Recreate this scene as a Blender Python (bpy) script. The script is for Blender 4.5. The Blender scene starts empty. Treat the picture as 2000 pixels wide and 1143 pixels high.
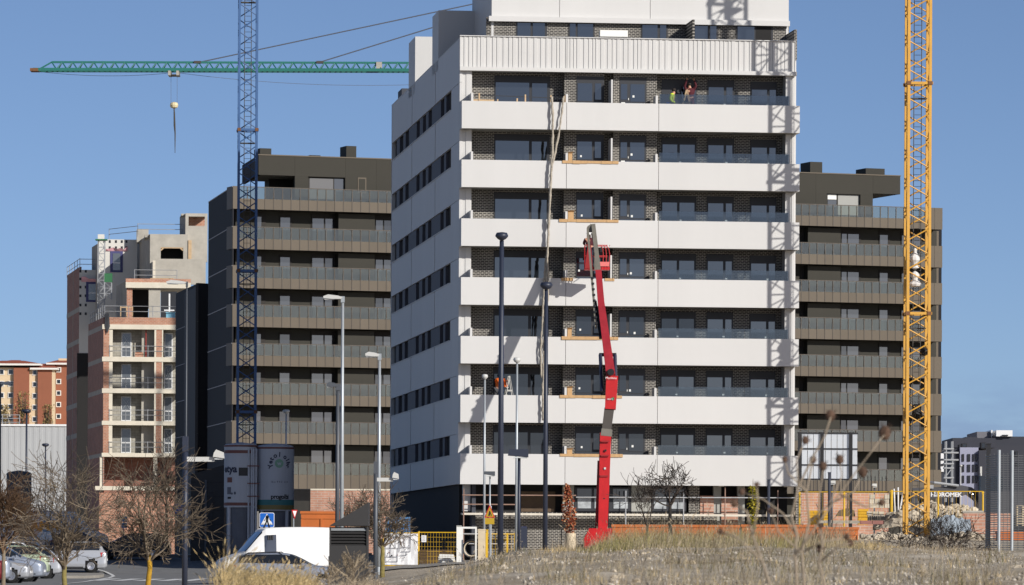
import bpy, math, random
import numpy as np
from mathutils import Vector, Matrix, Quaternion
rnd = random.Random(7)
SC = bpy.context.scene
COL = SC.collection
R = math.radians

# ------------------------------------------------------------------ camera
F = 9800.0            # focal length in pixels of the 2000 px wide photograph
E = 1.7               # eye height
HY = 1100.0           # horizon row
ROLL = 0.0047
cam_d = bpy.data.cameras.new('camera')
cam_d.sensor_width = 36.0
cam_d.lens = F / 2000.0 * 36.0
cam_d.shift_y = (HY - 571.5) / 2000.0
cam_d.clip_start = 0.5
cam_d.clip_end = 6000.0
cam_d.dof.use_dof = True
cam_d.dof.focus_distance = 235.0
cam_d.dof.aperture_fstop = 9.0
cam = bpy.data.objects.new('camera', cam_d)
cam.location = (0, 0, E)
cam.rotation_euler = (R(90), -ROLL, 0)
COL.objects.link(cam)
SC.camera = cam

# ------------------------------------------------------------------ daylight
SUN_EL, SUN_AZ = R(25.0), R(43.6)     # azimuth measured to the right of straight behind the camera
SUN_DIR = Vector((math.sin(SUN_AZ) * math.cos(SUN_EL), -math.cos(SUN_AZ) * math.cos(SUN_EL), math.sin(SUN_EL)))
w = bpy.data.worlds.new('World')
SC.world = w
w.use_nodes = True
nt = w.node_tree
bg = nt.nodes['Background']
sky = nt.nodes.new('ShaderNodeTexSky')
sky.sky_type = 'NISHITA'
sky.sun_disc = False
sky.sun_elevation = SUN_EL
sky.sun_rotation = math.atan2(SUN_DIR.x, SUN_DIR.y)
sky.altitude = 1300
sky.air_density = 0.43
sky.dust_density = 1.6
sky.ozone_density = 2.1
# thin low cloud banks all round the horizon
_tc = nt.nodes.new('ShaderNodeTexCoord'); _sp = nt.nodes.new('ShaderNodeSeparateXYZ')
_mp = nt.nodes.new('ShaderNodeMapping'); _mp.inputs['Scale'].default_value = (42, 42, 150)
_no = nt.nodes.new('ShaderNodeTexNoise'); _no.inputs['Scale'].default_value = 1.0; _no.inputs['Detail'].default_value = 6; _no.inputs['Roughness'].default_value = .6
_r1 = nt.nodes.new('ShaderNodeMapRange'); _r1.inputs[1].default_value = .38; _r1.inputs[2].default_value = .60
_r2 = nt.nodes.new('ShaderNodeMapRange'); _r2.inputs[1].default_value = .040; _r2.inputs[2].default_value = .024
_mu = nt.nodes.new('ShaderNodeMath'); _mu.operation = 'MULTIPLY'
_mx = nt.nodes.new('ShaderNodeMix'); _mx.data_type = 'RGBA'; _mx.blend_type = 'MULTIPLY'; _mx.inputs[7].default_value = (.80, .78, .86, 1)
for _a, _b in ((_tc.outputs['Generated'], _mp.inputs['Vector']), (_mp.outputs['Vector'], _no.inputs['Vector']), (_tc.outputs['Generated'], _sp.inputs[0]), (_no.outputs['Fac'], _r1.inputs[0]), (_sp.outputs['Z'], _r2.inputs[0]), (_r1.outputs[0], _mu.inputs[0]), (_r2.outputs[0], _mu.inputs[1]), (_mu.outputs[0], _mx.inputs[0]), (sky.outputs['Color'], _mx.inputs[6]), (_mx.outputs[2], bg.inputs['Color'])):
    nt.links.new(_a, _b)
bg.inputs['Strength'].default_value = 0.10
sun_d = bpy.data.lights.new('sun', 'SUN')
sun_d.energy = 4.5
sun_d.angle = R(0.53)
sun_d.color = (1.0, 0.955, 0.89)
sun = bpy.data.objects.new('sun', sun_d)
sun.rotation_euler = SUN_DIR.to_track_quat('Z', 'Y').to_euler()
sun.location = SUN_DIR * 300
COL.objects.link(sun)
SC.view_settings.view_transform = 'Standard'
SC.view_settings.look = 'None'
SC.view_settings.exposure = 0.0
SC.view_settings.gamma = 1.0
SC.view_settings.use_curve_mapping = False
SC.render.engine = 'CYCLES'
SC.cycles.max_bounces = 6
SC.cycles.diffuse_bounces = 2
SC.cycles.glossy_bounces = 3
SC.cycles.transparent_max_bounces = 12
SC.cycles.use_denoising = True
SC.cycles.use_adaptive_sampling = True
SC.render.use_persistent_data = False

# ------------------------------------------------------------------ helpers
def W(px, py, Z):
    """world point seen at pixel (px, py) of the photograph at depth Z"""
    dx, dy = px - 1000.0, py - HY
    x, y = dx + ROLL * dy, dy - ROLL * dx
    return Vector((x / F * Z, Z, E - y / F * Z))

def lin(c):
    c = c / 255.0
    return c / 12.92 if c <= 0.04045 else ((c + 0.055) / 1.055) ** 2.4

def rgb(r, g, b):
    return (lin(r), lin(g), lin(b), 1.0)

MATS = {}
def mat(name, col, rough=0.7, metal=0.0, var=0.0, vscale=1.0, bump=0.0, bscale=20.0, spec=0.5, streak=False, obj_var=0.0):
    if name in MATS:
        return MATS[name]
    m = bpy.data.materials.new(name)
    m.use_nodes = True
    n, l = m.node_tree.nodes, m.node_tree.links
    b = n['Principled BSDF']
    if len(col) == 3:
        col = (*col, 1.0)
    b.inputs['Base Color'].default_value = col
    b.inputs['Roughness'].default_value = rough
    b.inputs['Metallic'].default_value = metal
    b.inputs['Specular IOR Level'].default_value = spec
    last = None
    if var > 0 or obj_var > 0:
        mx = n.new('ShaderNodeMix'); mx.data_type = 'RGBA'; mx.blend_type = 'MULTIPLY'
        mx.inputs[0].default_value = 1.0
        mx.inputs[6].default_value = col
        val = None
        if var > 0:
            g = n.new('ShaderNodeNewGeometry')
            mp = n.new('ShaderNodeMapping')
            mp.inputs['Scale'].default_value = (vscale, vscale, vscale * (0.12 if streak else 1.0))
            t = n.new('ShaderNodeTexNoise')
            t.inputs['Scale'].default_value = 1.0
            t.inputs['Detail'].default_value = 6.0
            t.inputs['Roughness'].default_value = 0.65
            r = n.new('ShaderNodeMapRange')
            r.inputs[1].default_value = 0.25; r.inputs[2].default_value = 0.75
            r.inputs[3].default_value = 1.0 - var; r.inputs[4].default_value = 1.0 + var * 0.6
            l.new(g.outputs['Position'], mp.inputs['Vector'])
            l.new(mp.outputs['Vector'], t.inputs['Vector'])
            l.new(t.outputs['Fac'], r.inputs[0])
            val = r.outputs[0]
        if obj_var > 0:
            oi = n.new('ShaderNodeObjectInfo')
            r2 = n.new('ShaderNodeMapRange')
            r2.inputs[3].default_value = 1.0 - obj_var; r2.inputs[4].default_value = 1.0 + obj_var
            l.new(oi.outputs['Random'], r2.inputs[0])
            if val is None:
                val = r2.outputs[0]
            else:
                mm = n.new('ShaderNodeMath'); mm.operation = 'MULTIPLY'
                l.new(val, mm.inputs[0]); l.new(r2.outputs[0], mm.inputs[1])
                val = mm.outputs[0]
        l.new(val, mx.inputs[7])
        l.new(mx.outputs[2], b.inputs['Base Color'])
    if bump > 0:
        g2 = n.new('ShaderNodeNewGeometry')
        t2 = n.new('ShaderNodeTexNoise'); t2.inputs['Scale'].default_value = bscale; t2.inputs['Detail'].default_value = 4
        bp = n.new('ShaderNodeBump'); bp.inputs['Strength'].default_value = bump; bp.inputs['Distance'].default_value = 0.03
        l.new(g2.outputs['Position'], t2.inputs['Vector'])
        l.new(t2.outputs['Fac'], bp.inputs['Height']); l.new(bp.outputs['Normal'], b.inputs['Normal'])
    MATS[name] = m
    return m

def brick_mat(name, c1, c2, mortar, bw=0.25, bh=0.07, ms=0.012, axis='x', rough=0.8):
    m = bpy.data.materials.new(name); m.use_nodes = True
    n, l = m.node_tree.nodes, m.node_tree.links
    b = n['Principled BSDF']; b.inputs['Roughness'].default_value = rough
    tc = n.new('ShaderNodeTexCoord'); sp = n.new('ShaderNodeSeparateXYZ'); cb = n.new('ShaderNodeCombineXYZ')
    l.new(tc.outputs['Object'], sp.inputs[0])
    l.new(sp.outputs['X' if axis == 'x' else 'Y'], cb.inputs['X']); l.new(sp.outputs['Z'], cb.inputs['Y'])
    t = n.new('ShaderNodeTexBrick')
    t.inputs['Scale'].default_value = 1.0
    t.inputs['Color1'].default_value = c1; t.inputs['Color2'].default_value = c2; t.inputs['Mortar'].default_value = mortar
    t.inputs['Brick Width'].default_value = bw; t.inputs['Row Height'].default_value = bh
    t.inputs['Mortar Size'].default_value = ms; t.inputs['Mortar Smooth'].default_value = 0.1
    l.new(cb.outputs[0], t.inputs['Vector'])
    ns = n.new('ShaderNodeTexNoise'); ns.inputs['Scale'].default_value = 1.3; ns.inputs['Detail'].default_value = 5
    mr = n.new('ShaderNodeMapRange'); mr.inputs[1].default_value = .3; mr.inputs[2].default_value = .7
    mr.inputs[3].default_value = .78; mr.inputs[4].default_value = 1.12
    mx = n.new('ShaderNodeMix'); mx.data_type = 'RGBA'; mx.blend_type = 'MULTIPLY'; mx.inputs[0].default_value = 1
    l.new(tc.outputs['Object'], ns.inputs['Vector']); l.new(ns.outputs['Fac'], mr.inputs[0])
    l.new(t.outputs['Color'], mx.inputs[6]); l.new(mr.outputs[0], mx.inputs[7])
    l.new(mx.outputs[2], b.inputs['Base Color'])
    bp = n.new('ShaderNodeBump'); bp.inputs['Strength'].default_value = 0.6; bp.inputs['Distance'].default_value = 0.01; bp.invert = True
    l.new(t.outputs['Fac'], bp.inputs['Height']); l.new(bp.outputs['Normal'], b.inputs['Normal'])
    MATS[name] = m
    return m

def glass_mat(name, base, refl=0.3, rough=0.03, trans=0.0, tint=(0.8, 0.88, 0.9)):
    """coated window glass: mirror share over a dark room, or a part-transparent pane"""
    m = bpy.data.materials.new(name); m.use_nodes = True
    n, l = m.node_tree.nodes, m.node_tree.links
    n.remove(n['Principled BSDF'])
    out = n['Material Output']
    d = n.new('ShaderNodeBsdfDiffuse'); d.inputs['Color'].default_value = (*base, 1)
    g = n.new('ShaderNodeBsdfGlossy'); g.inputs['Roughness'].default_value = rough; g.inputs['Color'].default_value = (0.92, 0.96, 1.0, 1)
    a = d.outputs[0]
    if trans > 0:
        t = n.new('ShaderNodeBsdfTransparent'); t.inputs['Color'].default_value = (*tint, 1)
        m1 = n.new('ShaderNodeMixShader'); m1.inputs[0].default_value = trans
        l.new(a, m1.inputs[1]); l.new(t.outputs[0], m1.inputs[2]); a = m1.outputs[0]
    fr = n.new('ShaderNodeFresnel'); fr.inputs['IOR'].default_value = 1.45
    ad = n.new('ShaderNodeMath'); ad.operation = 'ADD'; ad.use_clamp = True; ad.inputs[1].default_value = refl - 0.035
    l.new(fr.outputs[0], ad.inputs[0])
    mx = n.new('ShaderNodeMixShader')
    l.new(ad.outputs[0], mx.inputs[0]); l.new(a, mx.inputs[1]); l.new(g.outputs[0], mx.inputs[2])
    l.new(mx.outputs[0], out.inputs['Surface'])
    MATS[name] = m
    return m

def put(o, parent=None):
    COL.objects.link(o)
    if parent is not None:
        o.parent = parent
    return o

def tag(o, label=None, cat=None, group=None, kind=None):
    if label: o['label'] = label
    if cat: o['category'] = cat
    if group: o['group'] = group
    if kind: o['kind'] = kind
    return o

def thing(name, label, cat, loc=(0, 0, 0), rz=0.0, group=None):
    o = bpy.data.objects.new(name, None)
    o.empty_display_size = 0.2
    o.location = loc
    o.rotation_euler = (0, 0, rz)
    put(o)
    return tag(o, label, cat, group)

class MB:
    """collects geometry for ONE mesh object"""
    def __init__(s):
        s.v, s.f = [], []
    def add(s, vs, fs):
        o = len(s.v)
        s.v.extend([tuple(p) for p in vs])
        s.f.extend([tuple(i + o for i in f) for f in fs])
        return s
    def box(s, x0, x1, y0, y1, z0, z1):
        return s.add([(x0, y0, z0), (x1, y0, z0), (x1, y1, z0), (x0, y1, z0), (x0, y0, z1), (x1, y0, z1), (x1, y1, z1), (x0, y1, z1)],
                     [(0, 3, 2, 1), (4, 5, 6, 7), (0, 1, 5, 4), (1, 2, 6, 5), (2, 3, 7, 6), (3, 0, 4, 7)])
    def quad(s, *p):
        return s.add(p, [tuple(range(len(p)))])
    def prism(s, pts, d):
        """polygon of 3-D points extruded by vector d"""
        k = len(pts); d = Vector(d)
        a = [Vector(p) for p in pts]
        return s.add(a + [p + d for p in a], [tuple(range(k - 1, -1, -1)), tuple(range(k, 2 * k))] + [(i, (i + 1) % k, k + (i + 1) % k, k + i) for i in range(k)])
    def tube(s, p0, p1, r0, r1=None, n=6):
        return s.path([p0, p1], [r0, r0 if r1 is None else r1], n)
    def beam(s, p0, p1, w, h=None):
        p0, p1 = Vector(p0), Vector(p1); h = w if h is None else h
        d = (p1 - p0).normalized()
        up = Vector((0, 0, 1)) if abs(d.z) < 0.95 else Vector((0, 1, 0))
        a = d.cross(up).normalized() * (w / 2); b = a.cross(d).normalized() * (h / 2)
        vs = [p + sa * a + sb * b for p in (p0, p1) for sa, sb in ((-1, -1), (1, -1), (1, 1), (-1, 1))]
        return s.add(vs, [(0, 1, 2, 3), (7, 6, 5, 4)] + [(i, i + 4, (i + 1) % 4 + 4, (i + 1) % 4) for i in range(4)])
    def path(s, pts, rad, n=6, cap=True):
        pts = [Vector(p) for p in pts]
        o = len(s.v); k = len(pts)
        if not hasattr(rad, '__len__'): rad = [rad] * k
        a = None
        for i, p in enumerate(pts):
            d = (pts[min(i + 1, k - 1)] - pts[max(i - 1, 0)])
            d = d.normalized() if d.length > 1e-9 else Vector((0, 0, 1))
            if a is None:
                a = d.orthogonal().normalized()
            else:
                a = (a - d * a.dot(d)); a = a.normalized() if a.length > 1e-6 else d.orthogonal().normalized()
            b = d.cross(a)
            for j in range(n):
                t = 2 * math.pi * j / n
                s.v.append(tuple(p + (a * math.cos(t) + b * math.sin(t)) * rad[i]))
        for i in range(k - 1):
            for j in range(n):
                j2 = (j + 1) % n
                s.f.append((o + i * n + j, o + i * n + j2, o + (i + 1) * n + j2, o + (i + 1) * n + j))
        if cap:
            s.f.append(tuple(o + j for j in range(n - 1, -1, -1)))
            s.f.append(tuple(o + (k - 1) * n + j for j in range(n)))
        return s
    def lathe(s, prof, n=16, c=(0, 0, 0), cap=True):
        """profile [(r, z)] turned round a vertical axis"""
        o = len(s.v); k = len(prof)
        for r, z in prof:
            for j in range(n):
                t = 2 * math.pi * j / n
                s.v.append((c[0] + r * math.cos(t), c[1] + r * math.sin(t), c[2] + z))
        for i in range(k - 1):
            for j in range(n):
                j2 = (j + 1) % n
                s.f.append((o + i * n + j, o + i * n + j2, o + (i + 1) * n + j2, o + (i + 1) * n + j))
        if not cap: return s
        s.f.append(tuple(o + j for j in range(n - 1, -1, -1)))
        s.f.append(tuple(o + (k - 1) * n + j for j in range(n)))
        return s
    def mesh(s, name, m, smooth=False):
        me = bpy.data.meshes.new(name)
        me.from_pydata(s.v, [], s.f)
        if m is not None:
            me.materials.append(m)
        if smooth:
            me.polygons.foreach_set('use_smooth', [True] * len(me.polygons))
        me.update()
        return me
    def build(s, name, m, parent=None, smooth=False, loc=(0, 0, 0), rz=0.0):
        o = bpy.data.objects.new(name, s.mesh(name, m, smooth))
        o.location = loc; o.rotation_euler = (0, 0, rz)
        return put(o, parent)

_UNIT = {}
def unit(kind, m, n=8):
    k = (kind, m.name, n)
    if k not in _UNIT:
        b = MB()
        if kind == 'box': b.box(-.5, .5, -.5, .5, -.5, .5)
        else: b.tube((0, 0, 0), (0, 0, 1), 1.0, 1.0, n)
        _UNIT[k] = b.mesh('unit_' + kind, m, False)
    return _UNIT[k]

def bx(name, m, parent, x0, x1, y0, y1, z0, z1):
    """one axis-aligned block part (shares its mesh with alike blocks)"""
    o = bpy.data.objects.new(name, unit('box', m))
    o.location = ((x0 + x1) / 2, (y0 + y1) / 2, (z0 + z1) / 2)
    o.scale = (abs(x1 - x0), abs(y1 - y0), abs(z1 - z0))
    return put(o, parent)

def rod(name, m, parent, p0, p1, r, n=8):
    p0, p1 = Vector(p0), Vector(p1); d = p1 - p0
    o = bpy.data.objects.new(name, unit('rod', m, n))
    o.location = p0
    o.rotation_mode = 'QUATERNION'
    o.rotation_quaternion = d.to_track_quat('Z', 'Y')
    o.scale = (r, r, d.length)
    return put(o, parent)

def beam(name, m, parent, p0, p1, w, h=None):
    p0, p1 = Vector(p0), Vector(p1); d = p1 - p0
    o = bpy.data.objects.new(name, unit('box', m))
    o.location = (p0 + p1) / 2
    o.rotation_mode = 'QUATERNION'
    o.rotation_quaternion = d.to_track_quat('Z', 'Y')
    o.scale = (w, w if h is None else h, d.length)
    return put(o, parent)

def copy_tree(o, parent=None):
    c = o.copy(); COL.objects.link(c); c.parent = parent
    for ch in list(o.children):
        copy_tree(ch, c)
    return c

def text_part(s, m, parent, loc, rot, size, depth=0.01, align='CENTER', name='lettering', bold=0.0, sx=1.0):
    cu = bpy.data.curves.new('txt', 'FONT')
    cu.body = s; cu.size = size; cu.extrude = depth; cu.align_x = align; cu.align_y = 'CENTER'; cu.offset = bold
    cu.resolution_u = 3
    t = bpy.data.objects.new('txt', cu)
    COL.objects.link(t)
    bpy.context.view_layer.update()
    me = bpy.data.meshes.new_from_object(t)
    bpy.data.objects.remove(t)
    me.materials.clear(); me.materials.append(m)
    o = bpy.data.objects.new(name, me)
    o.location = loc; o.rotation_euler = rot; o.scale = (sx, 1, 1)
    return put(o, parent)

def person_mesh(name, joints, edges, radii, m, parent, root=0):
    """one continuous skinned figure"""
    me = bpy.data.meshes.new(name)
    me.from_pydata(joints, edges, [])
    o = bpy.data.objects.new(name, me)
    put(o, parent)
    sk = o.modifiers.new('skin', 'SKIN')
    sl = me.skin_vertices[0].data if len(me.skin_vertices) else None
    if sl is None:
        bpy.context.view_layer.objects.active = o
        sl = me.skin_vertices.new(name='sv').data if hasattr(me.skin_vertices, 'new') else None
    for i, r in enumerate(radii):
        sl[i].radius = (r, r) if not hasattr(r, '__len__') else r
        sl[i].use_root = (i == root)
    ss = o.modifiers.new('sub', 'SUBSURF'); ss.levels = 1; ss.render_levels = 2
    me.materials.append(m)
    return o
# ------------------------------------------------------------------ terrain
_S = [-1100, -640, -560, -420, -330, -200, -100, 0, 110, 300, 700, 1000]
_PZ = [0, 30, 50, 70, 95, 115, 140, 170, 200, 235, 250, 265, 287, 300, 400, 700, 1500, 4000]
_H = [
    [-1.7, -1.75, -1.75, -1.65, -1.5, -1.45, -1.4, -1.25, -1.1, -.92, -.83, -.72, .22, .35, .45, 1.0, 1.0, -8],
    [-1.7, -1.7, -1.6, -1.5, -1.45, -1.4, -1.35, -1.22, -1.1, -.92, -.83, -.72, .22, .35, .45, 1.0, 1.0, -8],
    [-1.7, -.75, -.30, -.42, -.9, -1.3, -1.3, -1.2, -1.05, -.88, -.78, -.60, .25, .35, .45, 1.0, 1.0, -8],
    [-1.7, -.75, -.27, -.36, -.8, -1.1, -1.1, -1.1, -1.0, -.8, -.6, -.3, .3, .4, .5, 1.0, 1.0, -8],
    [-1.7, -.75, -.30, -.36, -.6, -.8, -.95, -.95, -.85, -.58, -.25, .0, .38, .45, .55, 1.0, 1.0, -8],
    [-1.7, -.7, -.28, -.30, -.36, -.42, -.5, -.52, -.45, -.25, -.10, .1, .42, .5, .6, 1.0, 1.0, -8],
    [-1.7, -.6, -.24, -.18, -.12, -.08, -.2, -.4, -.3, -.05, .05, .15, .42, .5, .6, 1.0, 1.0, -8],
    [-1.7, -.5, -.20, -.04, .12, .15, -.05, -.3, -.2, .1, .2, .3, .5, .6, .7, 1.0, 1.0, -8],
    [-1.7, -.5, -.17, .05, .22, .25, .05, -.2, .1, .6, .7, .7, .8, .8, .9, 1.0, 1.0, -8],
    [-1.7, -.5, -.14, .08, .28, .33, .15, .1, .5, 1.0, 1.15, 1.2, 1.2, 1.2, 1.2, 1.2, 1.0, -8],
    [-1.7, -.5, -.14, .07, .26, .32, .2, .3, .7, 1.15, 1.25, 1.3, 1.3, 1.3, 1.3, 1.3, 1.0, -8],
    [-1.7, -.5, -.14, .05, .20, .27, .2, .3, .7, 1.15, 1.25, 1.3, 1.3, 1.3, 1.3, 1.3, 1.0, -8],
]
_H = np.array(_H, dtype=float)
_S = np.array(_S, dtype=float)
def gh(X, Z):
    """ground height"""
    X = np.asarray(X, float); Z = np.asarray(Z, float)
    s = np.clip(X / np.maximum(Z, 12.0) * F, _S[0], _S[-1])
    prof = np.stack([np.interp(Z, _PZ, r) for r in _H])
    i = np.clip(np.searchsorted(_S, s, side='right') - 1, 0, len(_S) - 2)
    t = (s - _S[i]) / (_S[i + 1] - _S[i]); t = t * t * (3 - 2 * t)
    idx = np.arange(s.size).reshape(s.shape)
    pr = prof.reshape(len(_S), -1)
    a = pr[i.ravel(), idx.ravel()].reshape(s.shape); b = pr[(i + 1).ravel(), idx.ravel()].reshape(s.shape)
    h = a * (1 - t) + b * t
    amp = np.interp(Z, [0, 20, 130, 185, 5000], [0.0, .045, .075, 0.0, 0.0])
    h = h + amp * (np.sin(X * 1.3 + 1.7 * np.sin(Z * .21)) * np.sin(Z * .33 + X * .4) + .5 * np.sin(X * 3.1 + Z * .7) * np.sin(Z * .9 - X * 1.1) + .45 * np.sin(X * 7.3 - Z * 1.9) * np.sin(Z * 2.3 + X * 5.1))
    return E + h
def g1(X, Z):
    return float(gh(np.array([X]), np.array([Z]))[0])

def grid_sheet(name, xs, zs, m, lift=0.0, smooth=True):
    GX, GZ = np.meshgrid(xs, zs)
    H = gh(GX, GZ) + lift
    v = np.stack([GX, GZ, H], -1).reshape(-1, 3)
    nx, nz = len(xs), len(zs)
    a = (np.arange(nz - 1)[:, None] * nx + np.arange(nx - 1)[None, :]).ravel()
    f = np.stack([a, a + 1, a + nx + 1, a + nx], -1)
    me = bpy.data.meshes.new(name)
    me.from_pydata(v.tolist(), [], f.tolist())
    me.materials.append(m)
    me.polygons.foreach_set('use_smooth', [smooth] * len(me.polygons)); me.update()
    return put(bpy.data.objects.new(name, me))

# dirt and gravel: broken up by patches of several sizes
def ground_mat():
    m = bpy.data.materials.new('dry_gravelly_soil'); m.use_nodes = True
    n, l = m.node_tree.nodes, m.node_tree.links
    b = n['Principled BSDF']; b.inputs['Roughness'].default_value = .95; b.inputs['Specular IOR Level'].default_value = .2
    g = n.new('ShaderNodeNewGeometry')
    def noise(sc, det, w):
        t = n.new('ShaderNodeTexNoise'); t.inputs['Scale'].default_value = sc; t.inputs['Detail'].default_value = det; t.inputs['Roughness'].default_value = w
        l.new(g.outputs['Position'], t.inputs['Vector']); return t.outputs['Fac']
    r1 = n.new('ShaderNodeValToRGB')
    r1.color_ramp.elements[0].position = .35; r1.color_ramp.elements[0].color = rgb(158, 142, 118)
    r1.color_ramp.elements[1].position = .65; r1.color_ramp.elements[1].color = rgb(216, 205, 186)
    l.new(noise(.6, 6, .7), r1.inputs[0])
    r2 = n.new('ShaderNodeMapRange'); r2.inputs[1].default_value = .3; r2.inputs[2].default_value = .7; r2.inputs[3].default_value = .62; r2.inputs[4].default_value = 1.2
    l.new(noise(14, 5, .8), r2.inputs[0])
    mx = n.new('ShaderNodeMix'); mx.data_type = 'RGBA'; mx.blend_type = 'MULTIPLY'; mx.inputs[0].default_value = 1
    l.new(r1.outputs[0], mx.inputs[6]); l.new(r2.outputs[0], mx.inputs[7]); l.new(mx.outputs[2], b.inputs['Base Color'])
    bp = n.new('ShaderNodeBump'); bp.inputs['Strength'].default_value = .5; bp.inputs['Distance'].default_value = .06
    l.new(noise(9, 6, .8), bp.inputs['Height']); l.new(bp.outputs['Normal'], b.inputs['Normal'])
    MATS['ground'] = m
    return m
M_GROUND = ground_mat()
xs = np.concatenate([[-2500, -900, -400, -200, -120, -80, -55, -40, -30], np.arange(-24, 32, .5), [33, 36, 40, 50, 70, 110, 200, 400, 900, 2500]])
zs = np.concatenate([[-300, -80, -20, 0], np.arange(8, 175, .7), np.arange(175, 300, 2.5), [300, 310, 330, 360, 400, 460, 560, 700, 900, 1200, 1700, 2500, 4000]])
tag(grid_sheet('ground', xs, zs, M_GROUND), kind='structure')

M_ASPH = mat('asphalt', rgb(120, 120, 120), .9, var=.22, vscale=1.2, bump=.15, bscale=60)
M_PAVE = mat('pavement_concrete', rgb(150, 145, 136), .9, var=.2, vscale=1.5)
M_LINE = mat('road_paint', (.72, .72, .70), .7, var=.2, vscale=6)
tag(grid_sheet('road', np.arange(-62, -8.9, 1.0), np.concatenate([np.arange(172, 286, 2.0), [286.5]]), M_ASPH, .03), kind='structure')
# zebra crossing
def stripe(x0, x1, z0, z1, skew, name='crossing_stripe'):
    mb = MB(); k = 5
    for i in range(k):
        a = z0 + (z1 - z0) * i / k; b2 = z0 + (z1 - z0) * (i + 1) / k
        q = []
        for (zz, xa) in ((a, x0), (a, x1), (b2, x1), (b2, x0)):
            xx = xa + skew * (zz - z0) / (z1 - z0)
            q.append((xx, zz, g1(xx, zz) + .045))
        mb.quad(*q)
    return tag(mb.build(name, M_LINE), kind='structure')
for i, px in enumerate((176, 220, 264, 308, 352)):
    X = (px - 1000) / F * 233
    stripe(X, X + .62, 231.0, 241.5, .22)
# pale edge line that bends round the corner
mb = MB(); pts = []
for (px, Z) in ((120, 214), (165, 225), (192, 236), (214, 246), (222, 254), (218, 262), (205, 268), (180, 272)):
    X = (px - 1000) / F * Z
    pts.append(Vector((X, Z, 0)))
for a, b2 in zip(pts, pts[1:]):
    n_ = Vector(((b2 - a).y, -(b2 - a).x, 0)).normalized() * .09
    mb.quad(*[(p.x, p.y, g1(p.x, p.y) + .047) for p in (a - n_, a + n_, b2 + n_, b2 - n_)])
tag(mb.build('edge_line', M_LINE), kind='structure')
# paved refuge by the parked cars
mb = MB()
poly = [(128, 243), (166, 243), (194, 247), (203, 253), (196, 259), (128, 259)]
P = [Vector(((px - 1000) / F * Z, Z, 0)) for px, Z in poly]
bot = [Vector((p.x, p.y, g1(p.x, p.y) - .1)) for p in P]; top = [Vector((p.x, p.y, g1(p.x, p.y) + .16)) for p in P]
k = len(P); mb.add(bot + top, [tuple(range(k, 2 * k))] + [(i, (i + 1) % k, k + (i + 1) % k, k + i) for i in range(k)])
tag(mb.build('pavement_refuge', M_PAVE), kind='structure')
# far pavement with its kerb
tag(grid_sheet('pavement', np.arange(-62, -8, 2.0), np.array([287.0, 290, 294]), M_PAVE, .15), kind='structure')
mb = MB()
for x in np.arange(-62, -8.5, 1.0):
    mb.box(x + .01, x + .99, 286.6, 287.0, g1(x, 286.8) - .2, g1(x, 287) + .16)
tag(mb.build('kerb', M_PAVE), kind='structure')
# pale pavement in front of the white building's site fence
tag(grid_sheet('site_pavement', np.arange(-7.6, -2, .5), np.arange(228, 255, 2.0), M_PAVE, .05), kind='structure')
# ------------------------------------------------------------------ white apartment building
TH = R(6.6); CT, ST = math.cos(TH), math.sin(TH)
X0, Z0, LEN = -2.68, 256.0, 17.5
def U(px, v=0.0, py=600.0):
    """distance along the front facade seen at pixel column px, at depth v behind the balcony fronts"""
    dx = (px - 1000.0) + ROLL * (py - HY)
    return (dx * (Z0 + v * CT) - F * (X0 - v * ST)) / (F * CT - dx * ST)
def V(px, py=500.0, u=0.0):
    """depth along the left flank seen at pixel column px"""
    dx = (px - 1000.0) + ROLL * (py - HY)
    return (F * (X0 + u * CT) - dx * (Z0 + u * ST)) / (F * ST + dx * CT)
def ZF(py, px=1000, v=0.0):
    return E + (HY - py + ROLL * (px - 1000)) * (Z0 + v) / F

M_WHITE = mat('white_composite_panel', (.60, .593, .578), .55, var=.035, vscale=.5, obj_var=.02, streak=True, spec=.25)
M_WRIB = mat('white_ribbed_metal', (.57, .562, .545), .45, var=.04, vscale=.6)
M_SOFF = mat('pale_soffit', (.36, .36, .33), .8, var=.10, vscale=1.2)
M_DSTRIP = mat('slate_grey_cladding', (.09, .093, .11), .65, spec=.2, var=.05, vscale=.8)
M_SLATE = mat('dark_blue_grey_base', (.07, .075, .09), .7, spec=.15, var=.08, vscale=.6)
M_FRAME = mat('anthracite_frame', (.018, .02, .026), .5)
M_BRICK = brick_mat('black_brick', rgb(36, 34, 33), rgb(52, 49, 47), rgb(168, 163, 154), bw=.22, bh=.085, ms=.0155)
M_BRICKY = brick_mat('black_brick_side', rgb(36, 34, 33), rgb(52, 49, 47), rgb(168, 163, 154), bw=.22, bh=.085, ms=.0155, axis='y')
M_PINK = brick_mat('pink_hollow_brick', rgb(178, 128, 106), rgb(190, 142, 120), rgb(186, 172, 158), bw=.5, bh=.16, ms=.018)
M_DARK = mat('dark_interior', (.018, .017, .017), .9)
M_GLASS = glass_mat('window_glass', (.012, .015, .02), refl=.125)
M_GLASS_D = glass_mat('low_reflect_glass', (.012, .014, .018), refl=.07)
M_BAL = glass_mat('balustrade_glass', (.015, .02, .024), refl=.065, trans=.88, tint=(.66, .71, .74))
M_PAPER = mat('white_sticker', (.78, .78, .74), .8)
M_CARD = mat('cardboard', rgb(192, 156, 112), .85, var=.18, vscale=5)
M_ALU = mat('bare_aluminium', (.55, .56, .57), .35, metal=.6)
M_STEELP = mat('painted_scaffold_steel', rgb(150, 120, 105), .6, var=.3, vscale=3)
M_BOARD = mat('scaffold_board', rgb(214, 206, 190), .8, var=.2, vscale=3)
M_JOINT = mat('dark_joint', (.10, .10, .10), .8)

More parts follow.
